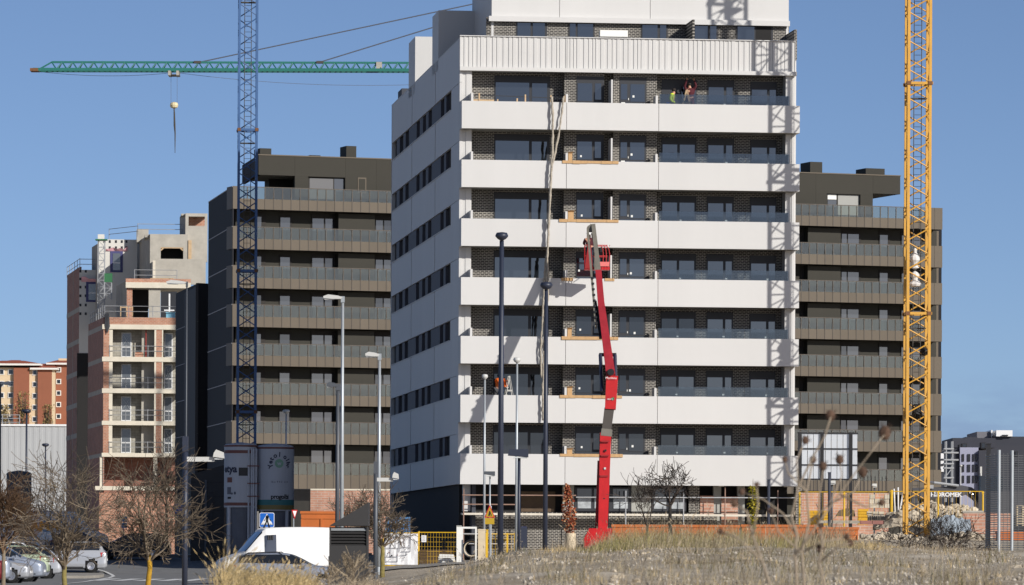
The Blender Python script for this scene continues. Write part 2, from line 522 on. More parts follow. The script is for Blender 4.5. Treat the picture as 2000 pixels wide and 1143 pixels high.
WB = thing('apartment_building', 'white panelled apartment block with ribbed top parapet and black brick behind its balconies', 'building', (X0, Z0, 0), TH)
ZT = [E + 23.58 - 3.0 * k for k in range(7)]
BOT = [z - 1.40 for z in ZT]; BOT[6] = ZT[6] - 1.56

def ribs(name, u0, u1, v, z0, z1, parent, seed, depth=.032, axis='u', lo=.05, hi=.26):
    """stepped vertical ribs in one continuous folded sheet, closed at the back"""
    r = random.Random(seed); prof = []; x = u0; out = True
    while x < u1 - 1e-6:
        x2 = min(u1, x + r.uniform(lo, hi))
        d = v - (depth if out else 0)
        prof += [(x, d), (x2, d)]
        x = x2; out = not out
    mb = MB()
    k = len(prof)
    for (a, d) in prof:
        mb.v += [(a, d, z0), (a, d, z1)]
    for i in range(k - 1):
        mb.f.append((2 * i, 2 * i + 2, 2 * i + 3, 2 * i + 1))
    o = len(mb.v)
    mb.v += [(u0, v + .08, z0), (u0, v + .08, z1), (u1, v + .08, z0), (u1, v + .08, z1)]
    mb.f += [(o, o + 1, o + 3, o + 2), (o, 0, 1, o + 1), (2 * k - 2, o + 2, o + 3, 2 * k - 1)]
    top = [o + 1] + [2 * i + 1 for i in range(k)] + [o + 3]
    bot = [o + 2] + [2 * i for i in range(k - 1, -1, -1)] + [o]
    mb.f += [tuple(top), tuple(bot)]
    return mb.build(name, M_WRIB, parent)

def window(parent, u0, u1, zb, zt, v, panes, gm, stickers=(), name='window'):
    """dark frame standing on the wall face with its panes as sub-parts; panes: (u0,u1,z0,z1)"""
    mb = MB()
    mb.box(u0, u1, v - .03, v + .03, zb, zt)
    f = mb.build(name, M_FRAME, parent)
    for i, (a, b, c, d) in enumerate(panes):
        g = gm[i] if isinstance(gm, (list, tuple)) else gm
        p = bpy.data.objects.new('pane', unit('box', g))
        p.location = ((a + b) / 2, v - .036, (c + d) / 2); p.scale = (b - a, .012, d - c)
        put(p, f)
    for (a, z, s, t) in stickers:
        p = bpy.data.objects.new('sticker', unit('box', M_PAPER))
        p.location = (a, v - .046, z); p.scale = (s, .006, t)
        put(p, f)
    return f

uL = U(920, .95); uA = U(1100, 1.3); uB0 = U(1178, 1.3); uB1 = U(1196, 1.3); uC = U(1281, 1.3); uR = U(1533, .95)
# unseen inner box added to block light, slabs, roof
bx('inner_core', M_DARK, WB, .2, LEN - .2, 2.2, 38.9, 0, E + 25.0)
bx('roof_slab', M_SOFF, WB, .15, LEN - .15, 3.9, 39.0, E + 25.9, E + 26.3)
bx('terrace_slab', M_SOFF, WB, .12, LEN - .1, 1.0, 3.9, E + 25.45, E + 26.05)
for k in range(7):
    zb = BOT[k]
    bnds = [0.0, U(1105), U(1285), LEN]
    for a, b in zip(bnds, bnds[1:]):
        bx('spandrel_panel', M_WHITE, WB, a + .012, b - .012, 0, .12, zb, ZT[k])
    bx('return_panel', M_WHITE, WB, .004, .12, .125, .93, zb + .003, ZT[k] - .003)
    bx('return_panel', M_WHITE, WB, LEN - .12, LEN - .004, .125, 1.2, zb + .003, ZT[k] - .003)
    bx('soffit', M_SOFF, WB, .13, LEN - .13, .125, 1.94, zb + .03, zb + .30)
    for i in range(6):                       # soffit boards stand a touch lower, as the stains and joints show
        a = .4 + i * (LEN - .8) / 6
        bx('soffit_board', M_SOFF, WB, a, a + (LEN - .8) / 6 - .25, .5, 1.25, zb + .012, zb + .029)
# brick walls behind the balconies
def wallbox(name, u0, u1, v0, v1, z0, z1, m=M_BRICK):
    return MB().box(u0, u1, v0, v1, z0, z1).build(name, m, WB)
for k in range(7):
    z0 = BOT[k] + .3
    z1 = (BOT[k - 1] + .03) if k else E + 25.45
    wallbox('brick_wall', uL + .002, uA - .002, 1.95, 2.19, z0, z1)
    wallbox('brick_wall', uA, uB0, 1.30, 2.19, z0, z1)
    wallbox('recess_wall', uB0 + .002, uB1 - .002, 1.9, 2.19, z0, z1, M_BRICK)
    wallbox('brick_wall', uB1, uC, 1.30, 2.19, z0, z1)
    wallbox('brick_wall', uC + .002, uR - .002, 1.95, 2.19, z0, z1)
    # windows of the floor above this balcony
    zt = ZT[k]; ht = zt + 1.50; gt = zt + 1.13
    sky_ = M_GLASS if k < 4 else M_GLASS_D  # lower floors take duller glass in place of dark reflections
    rs = random.Random(40 + k)
    wl = lambda a, v=1.95: U(a, v)
    window(WB, wl(963.5), wl(1072), zt - .95, ht, 1.95, [(wl(966), wl(1031.5), zt - .9, gt + .02), (wl(1037), wl(1066.5), zt - .9, gt)], sky_, name='balcony_window')
    st = [] if k == 0 else [(U(1132 + rs.uniform(-2, 6), 1.3), zt + rs.uniform(.3, .55), .09, .1)]
    w2 = lambda a: U(a, 1.3)
    window(WB, w2(1124), w2(1177.6), zt - .95, ht - .03, 1.30, [(w2(1126), w2(1154.5), zt + .20, gt - .02), (w2(1160), w2(1172), zt + .28, gt - .02), (w2(1126), w2(1174), zt - .9, zt + .14)], sky_, st, name='tilt_window')
    st = [(w2(1233 + rs.uniform(-3, 8)), zt + rs.uniform(.25, .5), .1, .11), (w2(1225.5), zt + .33, .035, .10)]
    if k in (0, 1): st.append((w2(1215), zt + .12, .2, .08))
    window(WB, w2(1208.5), w2(1260.5), zt - .95, ht - .05, 1.30, [(w2(1210.5), w2(1223), zt + .30, gt - .03), (w2(1229), w2(1257), zt + .20, gt - .03), (w2(1210.5), w2(1257.5), zt - .9, zt + .14)], sky_, st, name='tilt_window')
    g4 = [M_GLASS, M_GLASS] if k < 4 else ([M_GLASS_D, M_GLASS_D] if k < 6 else [M_GLASS_D, M_GLASS])
    if k == 5: g4 = [M_GLASS_D, M_GLASS]
    if k == 0:
        window(WB, wl(1290), wl(1359), zt - .95, ht - .06, 1.95, [(wl(1329), wl(1356), zt - .9, gt - .05)], M_GLASS, name='balcony_door')
    else:
        window(WB, wl(1290), wl(1359), zt - .95, ht - .06, 1.95, [(wl(1292.5), wl(1321), zt - .9, gt - .05), (wl(1326), wl(1355), zt - .9, gt - .05)], g4, [(wl(1325 + rs.uniform(-4, 6)), zt + .17, .1, .07)], name='balcony_door')
    window(WB, wl(1379.5), wl(1432), zt - .95, ht - .06, 1.95, [(wl(1382), wl(1411.5), zt - .9, gt - .06), (wl(1416.5), wl(1428.5), zt - .9, gt - .06)], M_GLASS, [(wl(1416 + rs.uniform(-3, 3)), zt + .18, .11, .08)], name='balcony_door')
    window(WB, wl(1464), wl(1515), zt - .95, ht - .10, 1.95, [(wl(1466.5), wl(1496), zt - .9, gt - .15), (wl(1501), wl(1513), zt - .9, gt - .15)], M_GLASS, [(wl(1499 + rs.uniform(-5, 5)), zt + .16, .09, .1)], name='balcony_door')
    # low white end walls, tall white screen and the glass balustrade
    bx('screen_wall', M_WHITE, WB, U(1193), U(1196.2), .25, 1.295, zt - .9, zt + 1.22)
    for px in (918.8, 1104, 1279.5):
        bx('end_wall', M_WHITE, WB, U(px), U(px + 4.4), .13, 1.0, zt - .9, zt + .43)
    gb = [U(1286), U(1370), U(1455), U(1540)]
    for a, b in zip(gb, gb[1:]):
        bx('balustrade_pane', M_BAL, WB, a + .008, b - .008, .05, .07, zt + .0, zt + .50)
    bx('balustrade_pane', M_BAL, WB, LEN - .62, LEN - .60, .09, .9, zt, zt + .50)
    # corner piers of ribbed cladding
    zt0 = BOT[k - 1] if k else E + 25.19
    ribs('ribbed_pier', .02, uL, 1.02, ZT[k] - .9, zt0 + .02, WB, 11)
    ribs('ribbed_pier', uR, LEN - .12, 1.02, ZT[k] - .9, zt0 + .02, WB, 12)
    bx('pier_back', M_WRIB, WB, .02, uL, 1.11, 2.19, ZT[k] - .9, zt0 + .02)
    bx('pier_back', M_WRIB, WB, uR, LEN - .12, 1.11, 2.19, ZT[k] - .9, zt0 + .02)
# ribbed parapet above the seventh balcony
for (a, b, sd) in ((.0, U(1105, .9), 3), (U(1105, .9) + .02, U(1285, .9), 4), (U(1285, .9) + .02, LEN - .1, 5)):
    ribs('ribbed_parapet', a, b, .98, E + 25.40, E + 26.98, WB, sd, lo=.05, hi=.20)
bx('parapet_coping', M_WHITE, WB, -.01, LEN - .08, .88, 1.08, E + 26.98, E + 27.02)
bx('parapet_ledge', M_WHITE, WB, -.02, LEN - .05, .70, 1.06, E + 25.20, E + 25.398)
bx('soffit', M_SOFF, WB, .1, LEN - .1, 1.065, 1.945, E + 25.23, E + 25.44)
# penthouse storey
V5 = 3.65
wallbox('brick_wall', U(950, V5, 55), U(1541, V5, 55), V5, 3.85, E + 26.05, E + 28.28)
def pw(a, b, splits, gm=M_GLASS):
    window(WB, U(a, V5, 55), U(b, V5, 55), E + 26.1, E + 28.15, V5, [(U(c, V5, 55), U(d, V5, 55), E + 26.2, E + 28.0) for c, d in splits], gm, name='penthouse_window')
pw(1008, 1068.5, [(1010.5, 1036), (1040.5, 1064)])
pw(1110.5, 1161, [(1113, 1124), (1128, 1158)])
pw(1252.5, 1304, [(1254.5, 1284), (1289, 1301)])
pw(1355, 1402, [(1357, 1382), (1387, 1399)])
pw(1438, 1509.5, [(1440.5, 1473), (1476, 1506)], [M_GLASS, M_DARK])  # right half: dark sheet in place of the open unlit room
bx('end_wall', M_BRICK, WB, U(1345, 2), U(1349, 2), 1.1, V5 - .002, E + 26.05, E + 28.05)
MB().box(U(1551, 1.2, 55), U(1556, 1.2, 55), 1.09, V5 + .2, E + 26.05, E + 27.62).build('end_wall', M_BRICK, WB)
cb = [1.9, U(1093, 3.5, 20), U(1270, 3.5, 20), U(1541, 3.5, 20)]
for a, b in zip(cb, cb[1:]):
    bx('penthouse_panel', M_WHITE, WB, a + .012, b - .012, 3.5, 3.62, E + 28.30, E + 33.2)
bx('penthouse_panel', M_WHITE, WB, 1.905, 2.03, 3.625, 12.9, E + 27.0, E + 33.2)
bx('penthouse_panel', M_WHITE, WB, cb[-1] - .13, cb[-1] - .01, 3.625, 12.9, E + 26.0, E + 33.2)
bx('penthouse_roof', M_SOFF, WB, 2.04, cb[-1] - .14, 3.63, 12.88, E + 28.29, E + 33.1)
bx('penthouse_ledge', M_WHITE, WB, 1.75, cb[-1] + .02, 3.3, 3.498, E + 28.03, E + 28.298)
# stair and lift heads, and the dark brick flue
MB().box(.0, 2.2, 12.0, 15.3, E + 26.3, E + 29.5).build('lift_head', M_WHITE, WB)
MB().box(.0, 2.2, 25.0, 28.8, E + 26.3, E + 29.45).build('stair_head', M_WHITE, WB)
MB().box(2.25, 3.3, 13.0, 14.2, E + 26.3, E + 31.5).build('flue', M_BRICK, WB)
MB().box(.3, 2.4, 36.2, 38.6, E + 26.3, E + 27.6).build('plant_room', M_SLATE, WB)
# ---- left flank: panels, recessed window strips
vj = [.96, V(849), V(803.5), 39.3]
for k in range(8):
    zt = ZT[k] if k < 7 else None
    top = (E + 26.85) if k == 0 else ZT[k - 1]
    bot = (ZT[k] + 1.02) if k < 7 else BOT[6]
    for a, b in zip(vj, vj[1:]):
        MB().box(.0, .12, a + (.13 if a > 1 else .0), b - .13 if b < 39 else b, bot + .02, top - .0).build('flank_panel', M_WHITE, WB)
    if k < 7:
        MB().box(0.0, .12, .96, V(880), ZT[k] + .003, ZT[k] + 1.017).build('flank_panel', M_WHITE, WB)
        grp = ((764.5, 772.5), (778, 785), (789.5, 796), (811, 817), (823, 829), (834, 840.5), (858, 864.5), (868.5, 878.5))
        edges = [39.2] + [e for a, b in grp for e in (V(a), V(b))] + [V(880) + .003]
        for i in range(0, len(edges), 2):
            if edges[i] - edges[i + 1] > .02:
                MB().box(.05, .34, edges[i + 1], edges[i], ZT[k] + .003, ZT[k] + 1.017).build('window_strip', M_DSTRIP, WB)
        bx('sill', M_WHITE, WB, -.035, .06, V(879) + .01, 39.1, ZT[k] - .03, ZT[k] + .012)
        for (a, b) in grp:
            f = MB().box(.30, .33, V(b) + .01, V(a) - .01, ZT[k] + .014, ZT[k] + 1.0).build('flank_window', M_FRAME, WB)
            vm = V(a) * .5 + V(b) * .5
            p = bpy.data.objects.new('pane', unit('box', M_GLASS_D)); p.location = (.29, vm, ZT[k] + .5); p.scale = (.012, abs(V(a) - V(b)) * .84, .9); put(p, f)
bx('flank_coping', M_WHITE, WB, -.01, .14, .96, 39.3, E + 26.852, E + 26.9)
MB().box(LEN - .12, LEN, 1.22, 39.3, BOT[6], E + 26.85).build('right_flank_wall', M_WHITE, WB)
MB().box(.0, LEN, 39.02, 39.3, 0, E + 26.85).build('rear_wall', M_WHITE, WB)
bx('soffit', M_SOFF, WB, .13, LEN - .13, 2.2, 39.0, BOT[6] + .03, BOT[6] + .3)
# ---- ground floor
MB().box(.75, .95, 1.2, 38.9, 0, BOT[6] + .03).build('base_wall', M_SLATE, WB)
for (a, b) in ((811, 817), (823, 829), (834, 840.5), (856, 861), (868, 874), (880, 884)):
    va, vb = V(b, 980, .75), V(a, 980, .75)
    f = MB().box(.72, .748, va, vb, E + 2.5, BOT[6] - .05).build('flank_window', M_FRAME, WB)
    p = bpy.data.objects.new('pane', unit('box', M_GLASS_D)); p.location = (.715, (va + vb) / 2, E + 3.2); p.scale = (.006, (vb - va) * .8, 1.3); put(p, f)
gz = lambda py: ZF(py, 1200, 1.5)
gu = lambda px, v=1.5: U(px, v, 1000)
GB = BOT[6] + .03
wallbox('base_brick_wall', .96, gu(1345), 1.5, 1.75, 0, gz(1001))
wallbox('base_brick_wall', gu(1345), gu(1366), 1.5, 1.75, 0, GB)
wallbox('base_brick_wall', gu(1366) + .002, gu(1400), 1.52, 1.75, 0, gz(1006))
wallbox('corner_brick_pier', gu(1551), gu(1562), 1.0, 1.75, 0, GB)
bx('corner_column', M_WHITE, WB, gu(904), gu(918.5), 1.45, 1.8, gz(1000), GB)
bx('plywood_partition', mat('brown_plywood', rgb(96, 78, 60), .8, var=.25, vscale=2), WB, gu(1020), gu(1087), 2.06, 2.12, gz(1000), GB - .35)
wallbox('brick_pier', gu(1099), gu(1121), 1.5, 1.75, gz(1001), GB, M_SOFF)
for (a, b, ps) in ((1122, 1232, ((1127, 1155), (1160, 1183), (1197, 1227))), (1272, 1340, ((1276, 1302), (1307, 1335)))):
    f = window(WB, gu(a), gu(b), gz(1000), GB - .12, 1.5, [(gu(c), gu(d), gz(994), GB - .2) for c, d in ps], M_GLASS_D, name='shop_window')
    for c, d in ps:
        p = bpy.data.objects.new('protective_film', unit('box', mat('milky_film', (.42, .45, .47), .35, var=.5, vscale=3)))
        p.location = ((gu(c) + gu(d)) / 2, 1.5 - .048, gz(983)); p.scale = (gu(d) - gu(c) - .06, .006, .52); put(p, f)
bx('render_panel', M_SOFF, WB, gu(1233), gu(1271), 1.48, 1.7, gz(1000), GB)
for (a, b, t, bt) in ((1367.5, 1394, 967, 1006), (1409, 1441, 968, 1030)):
    wallbox('pink_brick_pier', gu(a), gu(b), 1.50, 1.76, gz(bt) if bt < 1020 else 0, gz(t), M_PINK)
wallbox('grey_pier', gu(1394) + .002, gu(1409) - .002, 1.6, 1.9, 0, GB, M_SOFF)
wallbox('grey_pier', gu(1441) + .002, gu(1455), 1.6, 1.9, 0, GB, M_SOFF)
for px in (1408, 1541):
    pass
for px in (1407, 1535):
    bx('soffit_lamp', M_PAPER, WB, gu(px - 5, 1), gu(px + 5, 1), .6, .9, BOT[6] - .03, BOT[6] + .02)

# ------------------------------------------------------------------ things on and in front of the white facade
def wbp(px, py, v):
    """world point on the white building's own grid"""
    u = U(px, v, py)
    return Vector((X0 + u * CT - v * ST, Z0 + u * ST + v * CT, ZF(py, px, v + u * ST)))
# cardboard edge covers on six balconies
spans = {1: [(1097, 1207)], 2: [(1091, 1208)], 3: [(1096, 1120), (1181, 1200)], 4: [(1097, 1208)], 5: [(1094, 1216)], 6: [(1095, 1218)]}
where = {1: 'second balcony from the top', 2: 'third balcony from the top', 3: 'balcony behind the lift basket', 4: 'fourth balcony from the ground floor', 5: 'balcony level with the orange worker', 6: 'lowest balcony'}
where = {1: 'second balcony from the top', 2: 'balcony just above the lift basket', 3: 'balcony behind the lift basket', 4: 'balcony just below the lift basket', 5: 'balcony of the orange worker', 6: 'lowest balcony'}
for k, sp in spans.items():
    for i, (a, b) in enumerate(sp):
        side = '' if len(sp) == 1 else (', left piece' if i == 0 else ', right piece')
        t = thing('cardboard_edge_cover', f'brown cardboard over the parapet of the {where[k]}{side}', 'cardboard', (X0, Z0, 0), TH, 'cardboard covers on the parapets')
        r = random.Random(k * 9 + i); x = U(a)
        while x < U(b) - .05:
            x2 = min(U(b), x + r.uniform(.35, .75))
            d = r.uniform(0, .03)
            bx('sheet', M_CARD, t, x, x2 - .01, -.035 - d, -.008, ZT[k] - .11 - d, ZT[k] + .02)
            bx('sheet', M_CARD, t, x, x2 - .012, -.006, .16, ZT[k] + .006, ZT[k] + .022 + d * .3)
            x = x2
for k in (1, 2, 4, 5, 6):
    t = thing('cardboard_box', f'open cardboard sleeve on the low wall, {where[k]}', 'box', (X0, Z0, 0), TH, 'cardboard sleeves on the low end walls')
    r = random.Random(k)
    a, b = U(1109.5), U(1118.5 + r.uniform(-2, 2))
    top = ZT[k] + (.40 if k != 6 else .24)
    MB().box(a, b, .14, .5, ZT[k] - .1, top).build('carton', M_CARD, t)
    MB().prism([(a, .14, top), (b, .14, top), (b + .06, .02, top + .08), (a - .05, .03, top + .06)], (0, .01, .006)).build('flap', M_CARD, t)
# rope-like bundled net hanging down the facade
net = thing('safety_net', 'bundled white safety net hanging down the facade from the top balcony', 'net', wbp(1090, 190, -.2))
base = net.location.copy()
M_NET = mat('grubby_white_netting', rgb(176, 167, 152), .95, var=.45, vscale=9, bump=.8, bscale=30)
def strand(pts, w0, w1, seed, nm='strand'):
    r = random.Random(seed); P, Rr = [], []
    for (a, b) in zip(pts, pts[1:]):
        A, B = wbp(*a), wbp(*b); k = max(2, int((A - B).length / .16))
        for i in range(k):
            t = i / k
            P.append(A.lerp(B, t) - base + Vector((r.uniform(-.016, .016), r.uniform(-.03, .03), 0)))
            Rr.append(r.uniform(w0, w1))
    MB().path(P, Rr, 7).build(nm, M_NET, net, smooth=True)
strand([(1078, 190, -.16), (1080, 240, -.22), (1079, 300, -.25), (1073, 400, -.22), (1070, 480, -.2), (1067, 560, -.22), (1062, 700, -.2), (1060, 770, -.2), (1061, 828, -.2)], .05, .085, 1)
strand([(1101, 188, -.16), (1095, 240, -.22), (1086, 290, -.22), (1077, 330, -.3), (1073, 420, -.3), (1069, 500, -.3), (1071, 560, -.3), (1064, 690, -.3)], .035, .07, 2)
strand([(1066, 500, -.2), (1061, 590, -.2), (1056, 690, -.2), (1058, 745, -.2)], .03, .06, 3)
# timber guard battens on the top balcony
for i, (px, h) in enumerate(((936, .42), (972, .12), (1009, .18), (1026, .38), (1076, .36), (1104, .38))):
    p = wbp(px, 196, .2)
    t = thing('timber_batten', ['upright timber batten beside the left pier on the top balcony', 'short timber stub in front of the wide top floor window', 'leaning timber stub right of the window middle on the top balcony', 'upright timber batten before the sliding window on the top balcony', 'timber batten holding the left strand of the net', 'timber batten holding the right strand of the net'][i], 'batten', (p.x, p.y, ZT[0]), TH, 'battens on the top balcony')
    beam('post', mat('raw_timber', rgb(196, 168, 132), .8, var=.2, vscale=4), t, (0, 0, -.9), (.03 if i == 2 else 0, 0, h), .07)
t = thing('guard_rail', 'thin timber guard rail nailed along the top balcony', 'guard rail', (X0, Z0, 0), TH)
beam('rail', M_FRAME, t, (U(922), .22, ZT[0] + .33), (U(1106), .22, ZT[0] + .22), .035)
bx('board', MATS['raw_timber'], t, U(922), U(964), .2, .24, ZT[0] + .02, ZT[0] + .10)
# rooftop awning box resting behind the ribbed parapet
p = wbp(1198, 70, 1.5)
t = thing('roof_unit', 'small white boxed unit poking above the ribbed parapet', 'roof unit', (p.x, p.y, E + 26.06), TH)
bx('housing', M_PAPER, t, -.72, .72, -.25, .25, 1.05, 1.38)
for x in (-.6, -.1, .55):
    bx('leg', M_FRAME, t, x - .05, x + .05, -.2, .2, 0, 1.05)
# scaffold on the ground floor
sf = thing('scaffold', 'low tube scaffold with pale boards along the ground floor of the white block', 'scaffold', (X0, Z0, 0), TH)
for px, tp in ((905.5, 955), (1009, 965), (1110, 965), (1222, 958), (1335, 962), (1416, 950), (1519, 957)):
    for v in (.25, 1.1):
        rod('standard', M_STEELP if px < 1000 or px > 1400 else M_ALU, sf, (U(px, v, 1000), v, .3), (U(px, v, 1000), v, ZF(tp, px, v)), .03)
for (a, b, py, m_) in ((903, 1125, 967, M_STEELP), (903, 1012, 985, M_STEELP), (1125, 1555, 971, M_ALU), (903, 1012, 1043, M_ALU), (903, 1010, 1062, M_ALU)):
    rod('ledger', m_, sf, (U(a, .22, 1000), .22, ZF(py, a)), (U(b, .22, 1000), .22, ZF(py + .5, b)), .032)
for i, (a, b) in enumerate(((903, 1008), (1009, 1110), (1111, 1222), (1223, 1335), (1336, 1415), (1417, 1490), (1490, 1550))):
    bx('deck_board', M_BOARD, sf, U(a, .3, 1000), U(b, .3, 1000) - .02, .3, 1.05, ZF(1006.5, 1200), ZF(1003, 1200))
    bx('toe_board', M_BOARD, sf, U(a, .3, 1000), U(b, .3, 1000) - .02, .26, .297, ZF(1007, 1200), ZF(1004.5, 1200))
bx('deck_board', M_BOARD, sf, U(905, .3, 1000), U(1008, .3, 1000), .3, 1.05, ZF(1045), ZF(1042))
# ------------------------------------------------------------------ brown apartment buildings either side, further back
class Frame:
    """local grid of a facade seen obliquely: origin, heading and pixel helpers"""
    def __init__(s, pa, Za, pb, Zb):
        s.O = Vector(((pa - 1000) / F * Za, Za)); B = Vector(((pb - 1000) / F * Zb, Zb))
        d = B - s.O; s.L = d.length; s.th = math.atan2(d.y, d.x); s.c, s.s = math.cos(s.th), math.sin(s.th)
    def u(s, px, v=0.0, py=700.0):
        dx = (px - 1000.0) + ROLL * (py - HY)
        return (dx * (s.O.y + v * s.c) - F * (s.O.x - v * s.s)) / (F * s.c - dx * s.s)
    def v(s, px, u=0.0, py=700.0):
        dx = (px - 1000.0) + ROLL * (py - HY)
        return (F * (s.O.x + u * s.c) - dx * (s.O.y + u * s.s)) / (F * s.s + dx * s.c)
    def Z(s, u, v=0.0):
        return s.O.y + u * s.s + v * s.c
    def z(s, px, py, v=0.0):
        u = s.u(px, v, py)
        return E + (HY - py + ROLL * (px - 1000)) * s.Z(u, v) / F
    def w(s, u, v, z):
        return Vector((s.O.x + u * s.c - v * s.s, s.O.y + u * s.s + v * s.c, z))
    def loc(s, x, y):
        d = Vector((x, y)) - s.O
        return (d.x * s.c + d.y * s.s, -d.x * s.s + d.y * s.c)

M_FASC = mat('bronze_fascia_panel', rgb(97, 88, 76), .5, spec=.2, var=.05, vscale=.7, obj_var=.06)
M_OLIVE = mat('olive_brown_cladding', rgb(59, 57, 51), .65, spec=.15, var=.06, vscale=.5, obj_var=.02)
M_OLDK = mat('dark_brown_soffit', rgb(44, 40, 36), .8)
M_MULL = mat('bronze_mullion', rgb(66, 56, 44), .5)
M_GLASS_B = glass_mat('reflective_bay_glass', (.03, .033, .038), refl=.085)
M_BAL_B = glass_mat('bronze_balustrade_glass', (.03, .034, .03), refl=.05, trans=.86, tint=(.74, .78, .74))
M_SHADESIDE = mat('shaded_side_cladding', rgb(36, 37, 42), .7, spec=.12, var=.05, vscale=.4)  # darker than the front cladding: the flank's shade is put into the colour
M_BLACK = mat('black_cladding', rgb(24, 24, 28), .7)
M_LIGHTJ = mat('pale_joint_trim', rgb(150, 150, 155), .6)
BF = Frame(455, 385.0, 1840, 405.3)
LEV = [E + 27.1, E + 24.03, E + 21.03, E + 18.05, E + 15.07, E + 12.08, E + 9.1, E + 5.65]
flk = BF.loc((404 - 1000) / F * 402, 402)         # far end of the left flank in the facade's grid

SK = flk[0] / flk[1]
def skbox(name, m, T, u0, u1, v0, v1, z0, z1):
    return MB().prism([(u0 + SK * v0, v0, z0), (u1 + SK * v0, v0, z0), (u1 + SK * v1, v1, z0), (u0 + SK * v1, v1, z0)], (0, 0, z1 - z0)).build(name, m, T)
def wing(label, p0, p1, left):
    u0, u1 = BF.u(p0), BF.u(p1)
    O = BF.w(u0, 0, 0)
    T = thing('apartment_building', label, 'building', O, BF.th, 'olive brown apartment blocks')
    off = u0
    X = lambda px, v=0.0, py=700: BF.u(px, v, py) - off
    W_ = u1 - u0
    D = 16.0
    # main body: front wall stands 1.7 m behind the balcony fronts
    wl0, wl1 = (X(459, 1.7), W_) if left else (0, X(1829, 1.7))
    for k in range(8):
        zb = LEV[k]; h = .80 if k < 7 else 1.1
        below = LEV[k + 1] + (.80 if k < 6 else 1.1) - .8 if k < 7 else 0
        bx('balcony_slab', M_OLDK, T, .03, W_ - .03, .06, 1.75, zb + .02, zb + .22)
        n = max(1, int(round(W_ / .68)))
        ends = (.45 if left else 0, W_ if left else W_ - 1.35)
        n = int((ends[1] - ends[0]) / .68); st = (ends[1] - ends[0]) / n
        for i in range(n):
            a = ends[0] + i * st
            bx('fascia_panel', M_FASC, T, a + .03, a + st - .03, 0, .05, zb, zb + h)
            bx('mullion', M_MULL, T, a - .028, a + .028, -.03, .05, zb, zb + h + .9)
            bx('balustrade_pane', M_BAL_B, T, a + .03, a + st - .03, .02, .035, zb + h, zb + h + .88)
        bx('hand_rail', M_MULL, T, ends[0], ends[1], -.02, .05, zb + h + .885, zb + h + .94)
        if left:
            bx('end_panel', M_FASC, T, 0, .40, 0, .05, zb, zb + h + .94)
            bx('end_panel', M_FASC, T, .0, .04, .055, 1.65, zb, zb + h + .94)
        else:
            bx('end_panel', M_FASC, T, W_ - 1.32, W_ - .70, 0, .05, zb, zb + h + .94)
            bx('end_panel', M_FASC, T, W_ - .68, W_, 0, .05, zb, zb + h + .94)
            bx('end_panel', M_FASC, T, W_ - .04, W_, .055, 3.5, zb, zb + h + .94)
        # wall of the storey under this balcony
        zt = zb + .02; z0 = (LEV[k + 1] + .22) if k < 7 else 0
        bx('storey_wall', M_OLIVE, T, wl0, wl1, 1.76, 2.1, z0, zt)
        if left: spec = [('w', 496, 518, [(498, 509)]), ('d', 545, 569, [(546.5, 565)]), ('w', 607, 659, [(609, 631), (634, 650)]), ('p', 660, 731, 0), ('w', 731.5, 763, [(733, 746.5), (749, 762)])]
        else: spec = [('s', 1563, 1577, 0), ('p', 1577, 1641, 0), ('w', 1641.5, 1680, [(1643, 1652.5), (1655, 1676)]), ('w', 1716, 1737, [(1717.5, 1732.5)]), ('w', 1759, 1800, [(1760.5, 1777), (1780, 1796)])]
        rs = random.Random(k + (50 if left else 90))
        for t_, a, b, ps in spec:
            if t_ == 'p':
                bx('storage_wall', M_OLIVE, T, X(a, .9), X(b, .9), .9, 1.755, z0, zt - .1)
            elif t_ == 's':
                bx('dark_recess', M_OLDK, T, X(a, 1.7), X(b, 1.7), 1.70, 1.755, z0, zt)
            else:
                f = MB().box(X(a, 1.7), X(b, 1.7), 1.69, 1.755, z0, zt - (.12 if t_ == 'w' else .3)).build('bay_window', M_OLDK, T)
                for (c, d) in ps:
                    p = bpy.data.objects.new('pane', unit('box', M_GLASS_B if rs.random() < .75 else M_GLASS_D))
                    p.location = ((X(c, 1.7) + X(d, 1.7)) / 2, 1.683, (z0 + zt) / 2 - .1); p.scale = (X(d, 1.7) - X(c, 1.7), .012, zt - z0 - .75); put(p, f)
    # rear body
    skbox('inner_core', M_SHADESIDE, T, wl0 + .25, wl1 + .25, 2.11, D, 0, LEV[0] + .5)
    skbox('terrace', M_OLDK, T, .26, W_ + .2, 1.76, D, LEV[0] + .505, LEV[0] + .72)
    return T, X, W_, off

LW, XL, WL, offL = wing('olive brown apartment block with bronze balconies, left of the white block behind the blue crane', 453.5, 905, True)
RW, XR, WR, offR = wing('olive brown apartment block with bronze balconies, right of the white block behind the yellow crane', 1330, 1839.5, False)
zt_ = lambda px, py, v: BF.z(px, py, v)
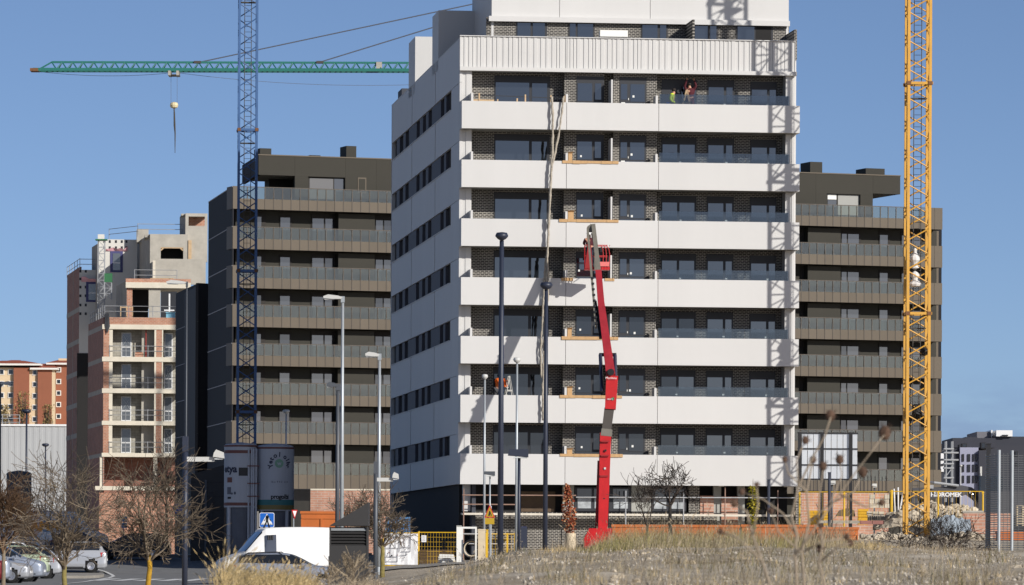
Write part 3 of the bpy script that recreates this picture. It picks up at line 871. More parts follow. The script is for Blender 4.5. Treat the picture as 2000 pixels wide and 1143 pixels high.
# left wing: top storey with its notched corner, chimneys
a0, a1, a2 = XL(505, 1.2, 330), XL(576, 1.2, 330), WL
zr, zn, zf = zt_(520, 304, 1.2), zt_(540, 342.5, 1.2), LEV[0] + .72
seg = [a0, a1, XL(675, 1.2, 330), XL(735, 1.2, 330), a2]
for i, (p, q) in enumerate(zip(seg, seg[1:])):
    if i == 1:
        wa, wb = XL(602, 1.2, 370), XL(674, 1.2, 370); wt = zt_(640, 346, 1.2)
        bx('penthouse_panel', M_OLIVE, LW, p + .005, q - .005, 1.2, 1.5, wt, zr)
        bx('penthouse_panel', M_OLIVE, LW, p + .005, wa, 1.2, 1.5, zf, wt - .003)
        bx('penthouse_panel', M_OLIVE, LW, wb, q - .005, 1.2, 1.5, zf, wt - .003)
        f = MB().box(wa, wb, 1.45, 1.52, zf, wt).build('penthouse_window', M_OLDK, LW)
        for c, d, g in ((603, 649, M_FRAME), (651, 672, M_GLASS_B)):
            pn = bpy.data.objects.new('pane', unit('box', M_GLASS_B if g is M_GLASS_B else mat('grey_roller_blind', rgb(96, 96, 98), .6)))
            pn.location = ((XL(c, 1.45) + XL(d, 1.45)) / 2, 1.44, (zf + wt) / 2); pn.scale = (XL(d, 1.45) - XL(c, 1.45), .012, wt - zf - .2); put(pn, f)
    else:
        bx('penthouse_panel', M_OLIVE, LW, p + .005, q - .005, 1.2, 1.5, zn if i == 0 else zf, zr)
skbox('penthouse_flank', M_SHADESIDE, LW, a0 - SK * 1.5, a0 - SK * 1.5 + .28, 1.505, 11, zn + .01, zr)
skbox('notch_soffit', M_SOFF, LW, a0 + .32 - SK * 1.5, a1 + .1, 1.505, 8, zn + .02, zn + .3)
skbox('penthouse_core', M_OLDK, LW, a1 + .2, a2, 1.52, 11, zf, zr - .2)
skbox('notch_wall', M_OLDK, LW, a0 + 1.2, a1 + .19, 5.2, 8, zf, zn + .015)
bx('roof_coping', M_FASC, LW, a0 - .03, a2, 1.15, 1.55, zr + .003, zr + .09)
f = MB().box(XL(697, 1.2), XL(713.5, 1.2), 1.16, 1.198, zt_(705, 378, 1.2), zt_(705, 347, 1.2)).build('vent_grille', M_FASC, LW)
bx('louvre', M_OLIVE, f, XL(699, 1.2), XL(711.5, 1.2), 1.148, 1.158, zt_(705, 375.5, 1.2), zt_(705, 349.5, 1.2))
for (p, q, t, v) in ((508, 530, 289.5, 4.0), (676.5, 696, 285, 3.0), (606, 626, 303, 3.2)):
    MB().box(XL(p, v, 295), XL(q, v, 295), v, v + 1.6, zr - .3, zt_(p, t, v)).build('chimney', M_OLIVE, LW)
# left flank: one tall cladding panel per storey with a pale joint
fu, fv = flk
fu -= offL
for k in range(9):
    top = (LEV[k - 1] + 1.74) if k else LEV[0] + 1.72
    top = LEV[k] + 1.72 if k < 8 else 0
    if k == 8: break
    bot = LEV[k + 1] + 1.74 if k < 7 else 0
    MB().prism([(-.02, .02, bot), (fu, fv, bot), (fu, fv, top), (-.02, .02, top)], (.12, .02, 0)).build('flank_panel', M_SHADESIDE, LW)
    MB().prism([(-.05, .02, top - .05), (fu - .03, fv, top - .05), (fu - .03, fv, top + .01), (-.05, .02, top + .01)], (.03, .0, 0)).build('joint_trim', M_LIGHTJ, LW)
# right wing: top storey, notch on the right
b0, b1, b2 = XR(1480, 1.2, 350), XR(1705, 1.2, 350), XR(1758.5, 1.2, 350)
zr2, zn2 = zt_(1660, 341.5, 1.2), zt_(1735, 379, 1.2)
wa, wb, wt = XR(1614, 1.2), XR(1679, 1.2), zt_(1645, 379, 1.2)
for p, q, lo, hi in ((b0, XR(1592, 1.2), zf, zr2), (XR(1592, 1.2), b1, wt, zr2), (XR(1592, 1.2), wa, zf, wt - .003), (wb, b1, zf, wt - .003), (b1, b2, zn2, zr2)):
    bx('penthouse_panel', M_OLIVE, RW, p + .005, q - .005, 1.2, 1.5, lo, hi)
f = MB().box(wa, wb, 1.45, 1.52, zf, wt).build('penthouse_window', M_OLDK, RW)
for c, d, lo, hi, m_ in ((1615, 1632, zf + .1, wt - .5, M_GLASS_B), (1615, 1632, wt - .45, wt - .05, M_PAPER), (1635, 1677, zf + .1, wt - .05, mat('pale_roller_blind', rgb(150, 150, 145), .6))):
    pn = bpy.data.objects.new('pane', unit('box', m_))
    pn.location = ((XR(c, 1.45) + XR(d, 1.45)) / 2, 1.44, (lo + hi) / 2); pn.scale = (XR(d, 1.45) - XR(c, 1.45), .012, hi - lo); put(pn, f)
MB().box(b2 - .25, b2, 1.505, 11, zn2 + .01, zr2).build('penthouse_flank', M_FASC, RW)
MB().box(b1, b2 - .27, 1.505, 8, zn2 + .02, zn2 + .3).build('notch_soffit', M_SOFF, RW)
MB().box(b0, b1 + .05, 1.52, 11, zf, zr2 - .2).build('penthouse_core', M_OLDK, RW)
bx('roof_coping', M_FASC, RW, b0, b2 + .03, 1.15, 1.55, zr2 + .003, zr2 + .09)
for (p, q, t, v) in ((1582.5, 1606, 316, 3.0), (1691, 1728, 328.5, 3.2)):
    MB().box(XR(p, v, 330), XR(q, v, 330), v, v + 2.0, zr2 - .3, zt_(p, t, v)).build('chimney', M_OLIVE, RW)
MB().box(XR(1829, 1.7) - .02, XR(1829, 1.7) + .2, 1.8, 16, 0, LEV[0]).build('right_flank_wall', M_FASC, RW)

# dark lower wing between the brown block and the brick shell
DF = Frame(385, 405.0, 404.5, 405.8)
dk = thing('apartment_wing', 'narrow near black cladded wing between the brick shell and the olive brown block', 'building', DF.w(0, 0, 0), DF.th)
bk = DF.loc((341 - 1000) / F * 421, 421)
zt0 = DF.z(390, 553); MB().box(0, DF.L + .5, 0, .3, 0, zt0).build('front_cladding', M_BLACK, dk)
lv = [zt0] + [DF.z(383, y) for y in (628, 702, 775, 847)] + [0]
for t_, b_ in zip(lv, lv[1:]):
    for fa, fb in ((0, .26), (.27, 1)):
        pa = Vector((bk[0] * fa, bk[1] * fa)); pb = Vector((bk[0] * fb, bk[1] * fb))
        MB().prism([(pa.x, pa.y + .01, b_ + .05), (pb.x, pb.y, b_ + .05), (pb.x, pb.y, t_), (pa.x, pa.y + .01, t_)], (.12, .02, 0)).build('flank_panel', M_SHADESIDE, dk)
    MB().prism([(-.02, .01, b_), (bk[0], bk[1], b_), (bk[0], bk[1], b_ + .045), (-.02, .01, b_ + .045)], (.1, .02, 0)).build('joint_trim', M_LIGHTJ, dk)
MB().prism([(0, .31, 0), (DF.L + .5, .31, 0), (DF.L + .5 + bk[0], bk[1], 0), (bk[0] + .15, bk[1], 0)], (0, 0, zt0 - .3)).build('inner_core', M_BLACK, dk)
# ------------------------------------------------------------------ brick and concrete shell under construction
M_OBRICK = brick_mat('orange_hollow_brick', rgb(172, 114, 88), rgb(188, 134, 108), rgb(186, 168, 150), bw=.34, bh=.14, ms=.016)
M_OBRICKY = brick_mat('shaded_brick_side', rgb(150, 98, 80), rgb(166, 112, 92), rgb(160, 140, 128), bw=.3, bh=.12, ms=.014, axis='y')  # darker copy of the orange brick, with the side's shade in its colour
M_CONC = mat('raw_concrete', rgb(176, 171, 160), .9, var=.22, vscale=.9, streak=False)
M_SLABC = mat('cast_slab_edge', rgb(216, 208, 190), .85, var=.14, vscale=1.2)
M_BLOCK = brick_mat('grey_concrete_block', rgb(158, 154, 142), rgb(176, 172, 160), rgb(140, 135, 124), bw=.5, bh=.25, ms=.02)
M_INSUL = mat('pale_insulation_board', rgb(214, 212, 204), .8, var=.06, vscale=.5)
M_PVC = mat('white_upvc_frame', (.75, .76, .76), .5)
M_FILMW = glass_mat('film_covered_glass', (.10, .11, .12), refl=.12, rough=.18)
M_PIPE = mat('galvanised_tube', rgb(168, 170, 172), .5, metal=.3)
M_PINKF = mat('pink_flashing', rgb(232, 176, 184), .7, var=.25, vscale=4)
M_BLUEF = mat('violet_blue_membrane', rgb(70, 72, 118), .6)
M_GREEN = mat('green_paint', rgb(50, 110, 70), .6)
BS = Frame(200, 469.0, 345, 469.6)
SH = thing('building_shell', 'brick and concrete apartment shell under construction with open floors and scaffolded roof terraces', 'building', (BS.O.x, BS.O.y, 0), BS.th)
bu = lambda px, v=0.0, py=700: BS.u(px, v, py)
bz = lambda py, px=260, v=0.0: BS.z(px, py, v)
sd = BS.loc((170 - 1000) / F * 483.5, 483.5)          # far end of the left flank
KS = sd[0] / sd[1]
def sbox(name, m, u0, u1, v0, v1, z0, z1, P=SH):
    return MB().prism([(u0, v0, z0), (u1, v0, z0), (u1 + KS * (v1 - v0), v1, z0), (u0 + KS * (v1 - v0), v1, z0)], (0, 0, z1 - z0)).build(name, m, P)
M_BARE = MATS['raw_timber']
floors = [(634, 643.4), (697.3, 706.4), (759, 768), (822.4, 830.6), (885, 892.6)]
uR_ = bu(360)
for k, (yt, yb) in enumerate(floors):
    zt, zb = bz(yt), bz(yb)
    bx('slab_edge', M_SLABC, SH, bu(200) - .02, uR_, -.06, .5, zb, zt)
    bx('slab', M_CONC, SH, .2, uR_, .5, 9, zb + .02, zt)
    sbox('slab_band', M_CONC, -.03, .15, .5, sd[1], zb, zt)
    nxt = bz(floors[k + 1][0]) if k < 4 else 0
    if k < 4:
        # storey below this slab
        MB().box(0, bu(213), 0, .3, nxt, zb).build('corner_brick_pier', M_OBRICK, SH)
        bx('white_column', M_SLABC, SH, bu(213.2), bu(220), .05, .45, nxt, zb)
        MB().box(bu(220), uR_, 1.9, 2.2, nxt, zb).build('block_wall', M_BLOCK, SH)
        MB().box(bu(305), bu(316), .02, 1.2, nxt, zb).build('brick_pier', M_OBRICK, SH)
        bx('white_jamb', M_SLABC, SH, bu(301.5), bu(305) - .005, .0, 1.1, nxt, zb)
        bx('white_jamb', M_SLABC, SH, bu(316) + .005, bu(318.5), .0, 1.1, nxt, zb)
        bx('recess_wall', M_CONC, SH, bu(277), bu(301), 1.2, 1.895, nxt, zb)
        for (a, b) in ((237, 256.5), (321, 337)):
            v_ = 1.9
            f = MB().box(bu(a, v_), bu(b, v_), v_ - .06, v_ - .002, nxt + .05, nxt + 2.35).build('wrapped_window', M_PVC, SH)
            p = bpy.data.objects.new('pane', unit('box', M_FILMW)); p.location = ((bu(a, v_) + bu(b, v_)) / 2, v_ - .07, nxt + 1.2); p.scale = (bu(b, v_) - bu(a, v_) - .16, .012, 2.12); put(p, f)
            bx('transom', M_PVC, f, bu(a, v_), bu(b, v_), v_ - .09, v_ - .08, nxt + .95, nxt + 1.03)
            if (k + (a > 300)) % 2 == 0:
                c0, c1 = bu(a, v_) + .1, bu(b, v_) - .1
                beam('tape', M_PVC, f, (c0, v_ - .095, nxt + 1.1), (c1, v_ - .095, nxt + 2.2), .07, .01)
                beam('tape', M_PVC, f, (c1, v_ - .105, nxt + 1.1), (c0, v_ - .105, nxt + 2.2), .07, .01)
        for h in (.55, 1.02):
            rod('guard_rail', M_PIPE, SH, (bu(213), -.03, nxt + h), (uR_, -.03, nxt + h), .028, 6)
        for px in (214, 246, 289, 330):
            rod('guard_post', M_PIPE, SH, (bu(px), -.03, nxt), (bu(px), -.03, nxt + 1.1), .03, 6)
        # side brick with a pale band at each slab
        sbox('flank_brick', M_OBRICKY, .0, .12, .01, sd[1], nxt + .002, zb - .002)
        sbox('flank_joint', M_CONC, -.02, -.004, sd[1] * .5, sd[1] * .5 + .12, nxt + .01, zb - .01)
rod('red_prop', mat('red_oxide_paint', rgb(150, 50, 44), .6), SH, (bu(285), .5, bz(697)), (bu(285), .5, bz(643)), .05, 6)
MB().box(bu(264), bu(280), .5, 1.2, bz(697), bz(688)).build('brick_stack', M_OBRICK, SH)
# ground floor
for px in (196, 301):
    bx('white_column', M_SLABC, SH, bu(px), bu(px + 7), .1, .6, 0, bz(892.6))
MB().box(bu(195), uR_, 3.5, 3.8, 0, bz(892.6)).build('inner_brick_wall', MATS['shaded_brick_side'], SH)
bx('slab_edge', M_SLABC, SH, bu(187), uR_, -.5, 1.2, bz(958), bz(950))
MB().box(bu(195), uR_, -.3, .05, 0, bz(963)).build('low_brick_wall', M_OBRICK, SH)
sbox('flank_brick', M_OBRICKY, .0, .12, .01, sd[1], 0, bz(892.6))
# terrace on the fifth floor: brick upstand, guard rails, clutter
zt1 = bz(634)
MB().box(bu(207), uR_, -.02, .25, zt1 + .003, bz(620)).build('brick_upstand', M_OBRICK, SH)
sbox('flank_brick', M_OBRICKY, .0, .12, .26, sd[1], zt1 + .003, bz(620))
def rails(u0, u1, v, z, px_step=2.2, hs=(.55, 1.05), P=SH, m=M_PIPE, v1=None):
    v1 = v if v1 is None else v1
    L_ = math.hypot(u1 - u0, v1 - v); n = max(1, int(L_ / px_step))
    for h in hs: rod('guard_rail', m, P, (u0, v, z + h), (u1, v1, z + h), .03, 6)
    for i in range(n + 1):
        t = i / n
        a = (u0 + (u1 - u0) * t, v + (v1 - v) * t)
        rod('guard_post', m, P, (a[0], a[1], z), (a[0], a[1], z + hs[-1] + .05), .032, 6)
rails(bu(204), bu(345), .1, bz(620))
rails(bu(200), sd[0] + .2, .3, bz(620), v1=sd[1])
zt2 = bz(620)
# floor B, set back 4 m
vb = 4.0; z5 = bz(563, 300, vb)
MB().box(bu(247, vb), bu(258, vb), vb, vb + .4, zt1, z5).build('brick_pier', M_OBRICK, SH)
bx('block_wall', M_CONC, SH, bu(290, vb), bu(313, vb), vb, vb + .3, zt1, z5)
bx('opening_shade_panel', M_DARK, SH, bu(258, vb), bu(290, vb), vb + 3, vb + 3.2, zt1, z5)  # near-black panel stands in for the unlit inside
f = MB().box(bu(313.5, vb), bu(345, vb), vb + .1, vb + .16, zt1, z5 - .3).build('wrapped_window', M_FRAME, SH)
bx('mullion', M_PVC, f, bu(329, vb), bu(332, vb), vb + .05, vb + .095, zt1 + .3, z5 - .5)
bx('transom', M_PVC, f, bu(320, vb), bu(340, vb), vb + .045, vb + .049, zt1 + 1.5, zt1 + 1.62)
bx('slab_edge', M_SLABC, SH, bu(247, vb) - .1, bu(372, vb), vb - .35, vb + .3, z5, bz(552, 300, vb))
MB().box(bu(247, vb) - .1, bu(372, vb), vb - .3, vb + .1, bz(552, 300, vb) + .003, bz(545, 300, vb)).build('brick_upstand', M_OBRICK, SH)
sbox('flank_wall', M_CONC, bu(247, vb), bu(247, vb) + .2, vb + .42, 14, zt1, bz(548, 247, vb))
bx('terrace', M_CONC, SH, bu(247, vb), bu(372, vb), vb + .31, 12, z5 + .01, bz(553, 300, vb))
z6 = bz(545, 300, vb)
rails(bu(262, vb), bu(345, vb), vb + .1, z6 - .2)
# wall C, block D and tower T
vc = 7.5
bx('concrete_wall', M_CONC, SH, bu(303, vc), bu(401, vc), vc, vc + .3, z6 - .3, bz(506, 350, vc))
bx('white_jamb', M_SLABC, SH, bu(297.5, vc), bu(303, vc) - .005, vc, vc + .3, z6 - .3, bz(509, 300, vc))
sbox('flank_wall', M_CONC, bu(297.5, vc), bu(297.5, vc) + .2, vc + .31, 13, z6 - .3, bz(511, 300, vc))
vd = 9.5; z7 = bz(512, 320, vd); zr_ = bz(457.5, 320, vd)
for (a, b, lo, hi) in ((292, 313, z7 - 1, zr_), (357, 366, z7 - 1, zr_), (313, 357, bz(483, 320, vd), zr_)):
    bx('concrete_wall', M_CONC, SH, bu(a, vd), bu(b, vd) - .002, vd, vd + .3, lo, hi)
bx('opening_shade_panel', M_DARK, SH, bu(312, vd), bu(358, vd), vd + 2.2, vd + 2.4, z7 - 1, zr_ - .2)  # near-black panel painted as the shade inside the opening
for (a, b) in (((313.2, 489), (320, 483.3)), ((356.8, 489), (350, 483.3))):
    beam('timber_brace', M_BARE, SH, (bu(a[0], vd), vd + .1, bz(a[1], 320, vd)), (bu(b[0], vd), vd + .1, bz(b[1], 320, vd)), .12)
bx('timber_lintel', M_BARE, SH, bu(313, vd), bu(357, vd), vd + .02, vd + .2, bz(485, 320, vd), bz(483, 320, vd) - .004)
sbox('flank_wall', M_CONC, bu(292, vd), bu(292, vd) + .2, vd + .31, 25, bz(600, 290, vd), zr_)
bx('roof_slab', M_CONC, SH, bu(292, vd) - .5, bu(366, vd), vd + .31, 18, zr_ - .3, zr_ - .02)
vt = 9.8
for (a, b, lo, hi) in ((361, 367, 441.5, 423), (399, 404, 441.5, 423), (361, 404, 423, 417), (361, 404, 512, 441.5)):
    bx('tower_wall', M_CONC, SH, bu(a, vt), bu(b, vt) - .002, vt - .05, vt + .3, bz(lo, 380, vt), bz(hi, 380, vt))
MB().box(bu(366, vt), bu(400, vt), vt + 2.5, vt + 2.7, bz(443, 380, vt), bz(420, 380, vt)).build('tower_inner_wall', M_OBRICK, SH)
sbox('tower_flank', M_CONC, bu(361, vt), bu(361, vt) + .25, vt + .31, vt + 5, bz(512, 380, vt), bz(417, 380, vt))
bx('tower_roof', M_CONC, SH, bu(361, vt) - .4, bu(404, vt), vt + .31, vt + 3, bz(421, 380, vt), bz(417.2, 380, vt))
bx('timber_prop', M_BARE, SH, bu(366.5, vt), bu(373, vt), vt - .4, vt - .06, bz(512, 380, vt), bz(470, 380, vt))
# roof guard rails
zz = zr_
rails(bu(268, 11), bu(355, 11), 11, zz, 3.0)
rails(bu(268, 11), bu(212, 16), 11, zz - .2, 3.0, v1=16)
# boarded volumes F and G with windows in blue membranes
vf = 19.0
def boarded(px0, px1, v, ytop, ybot, win, dots):
    z0, z1 = bz(ybot, px0, v), bz(ytop, px0, v)
    u0, u1 = bu(px0, v, ytop), bu(px1, v, ytop)
    bx('insulation_board', M_INSUL, SH, u0, u1, v, v + .25, z0, z1)
    for (px, py) in dots:
        bx('fixing_hole', M_FRAME, SH, bu(px, v, py) - .10, bu(px, v, py) + .10, v - .02, v - .003, bz(py, px, v) - .13, bz(py, px, v) + .13)
    a, b, yt, yb = win
    wu0, wu1, wz0, wz1 = bu(a, v, yt), bu(b, v, yt), bz(yb, a, v), bz(yt, a, v)
    m_ = MB().box(wu0 - .25, wu1 + .25, v - .06, v - .003, wz0 - .2, wz1 + .25)
    f = m_.build('membrane_window', M_BLUEF, SH)
    p = bpy.data.objects.new('pane', unit('box', M_FILMW)); p.location = ((wu0 + wu1) / 2, v - .08, (wz0 + wz1) / 2); p.scale = (wu1 - wu0, .03, wz1 - wz0); put(p, f)
    bx('transom', M_PVC, f, wu0, wu1, v - .12, v - .1, (wz0 * .6 + wz1 * .4), (wz0 * .6 + wz1 * .4) + .12)
    r = random.Random(int(a)); mb = MB()
    pts = [(wu0 - .7 + i * (wu1 - wu0 + 1.4) / 6, v - .12 - r.uniform(0, .3), wz1 + r.uniform(.25, .9)) for i in range(7)]
    for q0, q1 in zip(pts, pts[1:]):
        mb.quad(q0, q1, (q1[0], v - .05, wz1 + .2), (q0[0], v - .05, wz1 + .2))
    mb.build('pink_flashing', M_PINKF, f)
boarded(192, 268, vf, 467.5, 640, (220.5, 235, 495, 528), [(x, y) for x in (204, 214.5, 226.5, 238, 247) for y in (472, 484)])
bx('corner_block', M_INSUL, SH, bu(191, vf, 460), bu(204, vf, 460), vf - .1, vf + 1, bz(470, 200, vf), bz(458, 200, vf))
sbox('flank_wall', M_CONC, bu(192, vf, 480) - .01, bu(192, vf, 480) + .2, vf + .26, vf + 6.5, bz(640, 190, vf), bz(475, 190, vf))
bx('block_top', M_CONC, SH, bu(267, vf - 1, 450), bu(290, vf - 1, 450), vf - 1.5, vf + 1, bz(475, 270, vf), bz(450, 270, vf))
vg = 21.5
boarded(155, 200, vg, 527, 1000, (173, 188, 555, 586), [(x, y) for x in (157, 167.5) for y in (530, 545, 561, 578, 596, 613)])
gd = BS.loc((128.5 - 1000) / F * 505, 505)
g0u = bu(155, vg, 600)
lv = [bz(521, 155, vg)] + [bz(y, 155, vg) for y in (606, 668, 730, 792, 852)] + [0]
def gflank(nm, m, t0, t1, lo, hi, off=0.0):
    a = Vector((g0u - off, vg + .26)); b = Vector((gd[0] - off, gd[1])); p, q = a.lerp(b, t0), a.lerp(b, t1)
    MB().prism([(p.x, p.y, lo), (q.x, q.y, lo), (q.x, q.y, hi), (p.x, p.y, hi)], (.2, 0.03, 0)).build(nm, m, SH)
for i, (t_, b_) in enumerate(zip(lv, lv[1:])):
    gflank('flank_brick', M_OBRICKY, 0, 1, b_, t_ - .002)
    gflank('flank_band', M_CONC, 0, 1, b_ - .12, b_ + .34, .03)
    gflank('flank_joint', M_CONC, .48, .50, b_ + .35, t_ - .13, .02)
MB().box(g0u + .02, bu(250, vg), vg + .5, vg + 10, 0, bz(530, 155, vg)).build('inner_core', M_CONC, SH)
bx('gap_shade_sheet', M_DARK, SH, bu(150, vg, 800), bu(205, vg, 800), vg - .04, vg - .004, 0, bz(690, 160, vg))  # thin near-black sheet on the boards, standing in for the gap's shade
rails(bu(156, vg, 520), gd[0], vg + .4, bz(526, 155, vg), 2.5, v1=gd[1])
rails(bu(156, vg, 520), bu(190, vg, 520), vg + .2, bz(527, 155, vg), 2.5)
# material hoist masts on the flank
def lattice_mast(name, label, p, h, w, m, m2=None, n=None, cat='mast', rungs=False):
    t = thing(name, label, cat, p)
    hw = w / 2
    for sx in (-1, 1):
        for sy in (-1, 1): beam('mast_leg', m, t, (sx * hw, sy * hw, 0), (sx * hw, sy * hw, h), w * .10)
    n = n or int(h / w)
    for i in range(n):
        a, b = h * i / n, h * (i + 1) / n
        for sy in (-1, 1):
            s = 1 if i % 2 else -1
            beam('brace', m2 or m, t, (-s * hw, sy * hw, a), (s * hw, sy * hw, b), w * .06)
            beam('tie', m2 or m, t, (-hw, sy * hw, b), (hw, sy * hw, b), w * .06)
        for sx in (-1, 1):
            beam('brace', m2 or m, t, (sx * hw, -hw, a), (sx * hw, hw, b), w * .06)
    return t
p = W(197.5, 612, 478); h = (612 - 470) / F * 478
t = lattice_mast('hoist_mast', 'tall pale lattice hoist mast clamped to the boarded flank of the brick shell', p, h, .62, M_PIPE)
bx('top_frame', M_GREEN, t, -.55, .55, -.5, .5, h, h + .12)
p = W(211.5, 585, 476)
t = lattice_mast('hoist_mast', 'short lattice hoist mast with a green cage top on the brick shell', p, 1.6, .62, M_PIPE, n=3)
MB().box(-.36, .36, -.36, .36, 1.62, 2.45).build('cage', M_GREEN, t)
# loose things on the terraces
def pallet_of(name, label, cat, p, m, dims, layers=3):
    t = thing(name, label, cat, p)
    for i in range(layers):
        bx('layer', m, t, -dims[0] / 2 + rnd.uniform(-.04, .04), dims[0] / 2, -dims[1] / 2, dims[1] / 2, i * dims[2] / layers, (i + .9) * dims[2] / layers)
    return t
q = BS.w(bu(320), .8, bz(620)); pallet_of('timber_stack', 'stack of yellow timber on the upper terrace beneath the lamp arm', 'timber', BS.w(bu(316, vb + 1), vb + 1.5, bz(553, 300, vb)), M_BARE, (2.2, 1, .55))
t = thing('timber_crate', 'pale timber crate frame standing on the brick terrace edge', 'crate', BS.w(bu(247), .9, bz(634)), BS.th)
for x in (-.55, .0, .55): bx('upright', M_BARE, t, x - .05, x + .05, -.05, .05, 0, 1.75)
for z in (.6, 1.6): bx('rail', M_BARE, t, -.6, .6, -.07, -.052, z, z + .1)
t = thing('blue_tub', 'light blue plastic tub on the terrace beside the white window cross', 'tub', BS.w(bu(333), .7, bz(634)), BS.th)
MB().prism([(-.42, -.35, 0), (.42, -.35, 0), (.42, .35, 0), (-.42, .35, 0)], (0, 0, 1.15)).build('body', mat('light_blue_plastic', rgb(130, 190, 214), .6, var=.15, vscale=3), t)
bx('rim', MATS['light_blue_plastic'], t, -.47, .47, -.4, .4, 1.152, 1.25)
t = thing('dark_sheet', 'dark plastic sheet draped over the terrace corner of the brick shell', 'sheet', BS.w(bu(205), -.06, bz(613)), BS.th)
MB().prism([(-.05, 0, 0), (.35, -.05, .05), (.45, -.07, -1.2), (.2, -.1, -1.9), (.0, -.06, -1.1)], (.0, -.05, .0)).build('cloth', mat('black_plastic_sheet', rgb(48, 50, 54), .5), t)

# ------------------------------------------------------------------ grey warehouse
M_SHEET = mat('pale_grey_sheet_cladding', rgb(172, 174, 175), .6, var=.05, vscale=.2)
wz = 640.0
t = thing('warehouse', 'long pale grey sheet clad warehouse at the far left edge', 'warehouse', ((60 - 1000) / F * wz, wz, 0))
zt = E + (HY - 832.5 - 4.4) * wz / F
n = 26; w0, w1 = -14.0, 6.6
mb = MB(); st = (w1 - w0) / (n * 2)
prof = []
for i in range(n * 2):
    d = 0 if i % 2 else .03
    prof += [(w0 + i * st, -d), (w0 + (i + 1) * st - .02, -d)]
for (a, d) in prof: mb.v += [(a, d, 0), (a, d, zt)]
for i in range(len(prof) - 1): mb.f.append((2 * i, 2 * i + 2, 2 * i + 3, 2 * i + 1))
mb.build('ribbed_wall', M_SHEET, t)
MB().box(w0, w1, .15, 30, 0, zt - .05).build('rear_wall', M_SHEET, t)
bx('roof_edge', M_PVC, t, w0, w1, -.2, .14, zt, zt + .25)
for h in (.5, 1.0, 1.45): rod('roof_rail', M_PIPE, t, (-6, 1, zt + h), (-1.6, 1, zt + h), .05, 6)
for x in (-6, -3.8, -1.6): rod('roof_post', M_PIPE, t, (x, 1, zt), (x, 1, zt + 1.45), .05, 6)

# ------------------------------------------------------------------ red brick housing far behind
M_RB = mat('terracotta_brick_far', rgb(146, 90, 66), .85, var=.08, vscale=.3)
M_CREAM = mat('cream_render', rgb(214, 192, 158), .85, var=.05, vscale=.3)
M_TILE = mat('red_clay_tile', rgb(160, 84, 58), .85, var=.15, vscale=1.5)
M_EAVE = mat('white_eaves', rgb(225, 222, 215), .7)
hz = 1250.0
hx = lambda px: (px - 1000) / F * hz
hh = lambda py: E + (HY - py - 4.5) * hz / F
def house(label, secs, ytop, roofs, wins, rz=0.0, depth=20):
    t = thing('brick_apartment_house', label, 'building', (hx(secs[0][0]), hz, 0), rz, 'red brick apartment houses')
    o = hx(secs[0][0])
    for (a, b, m, v) in secs:
        bx('wall', m, t, hx(a) - o, hx(b) - o, v, depth, 0, hh(ytop))
    for (a, b, yb_, yt_, v) in roofs:
        u0, u1 = hx(a) - o, hx(b) - o; z0, z1 = hh(yb_), hh(yt_)
        bx('eaves', M_EAVE, t, u0, u1, v - 1.0, depth + 1, z0, z0 + .45)
        mb = MB(); w_ = (u1 - u0) * .32
        mb.add([(u0, v - 1, z0 + .46), (u1, v - 1, z0 + .46), (u1, depth + 1, z0 + .46), (u0, depth + 1, z0 + .46), (u0 + w_, v + 7, z1), (u1 - w_, v + 7, z1)], [(0, 1, 5, 4), (1, 2, 5), (2, 3, 4, 5), (3, 0, 4)])
        mb.build('hip_roof', M_TILE, t)
    for (a, b, yt_, yb_, v) in wins:
        f = MB().box(hx(a) - o, hx(b) - o, v - .15, v - .005, hh(yb_), hh(yt_)).build('window', M_EAVE, t)
        bx('pane', M_GLASS_D, f, hx(a + 1.6) - o, hx(b - 1.6) - o, v - .2, v - .152, hh(yb_ - 1.5), hh(yt_ + 1.5))
    return t
wy = [719, 742, 764.5, 787, 810]
house('red brick and cream apartment house with a hipped tile roof at the left edge', [(-30, 25, M_CREAM, 1.0), (25, 55, M_RB, 0), (55, 72, M_CREAM, 1.0), (72, 99.5, M_RB, .2), (99.5, 104, M_CREAM, .3)], 718,
      [(-40, 78, 714, 702.5, 0), (57, 111, 722, 708, .3)], [(61, 70.5, y + 3, y + 14, 1.0) for y in wy] + [(13, 24, y + 2, y + 13, 1.0) for y in wy] + [(-4, 6, y + 2, y + 13, 1.0) for y in wy])
t = house('plain red brick apartment house with white framed windows beside the shell', [(104.5, 150, M_RB, 4.0)], 712, [(86, 150, 711, 699, 4.0)], [(105.5, 115, y - 3, y + 7, 4.0) for y in wy])
bx('chimney', M_CREAM, t, hx(106) - hx(104.5), hx(125) - hx(104.5), 9, 12, hh(706), hh(697))
t = house('brick house far behind showing only its tiled roof at the left edge', [(-20, 20, M_RB, 30)], 702, [(-24, 24, 701, 692, 30)], [], depth=50)
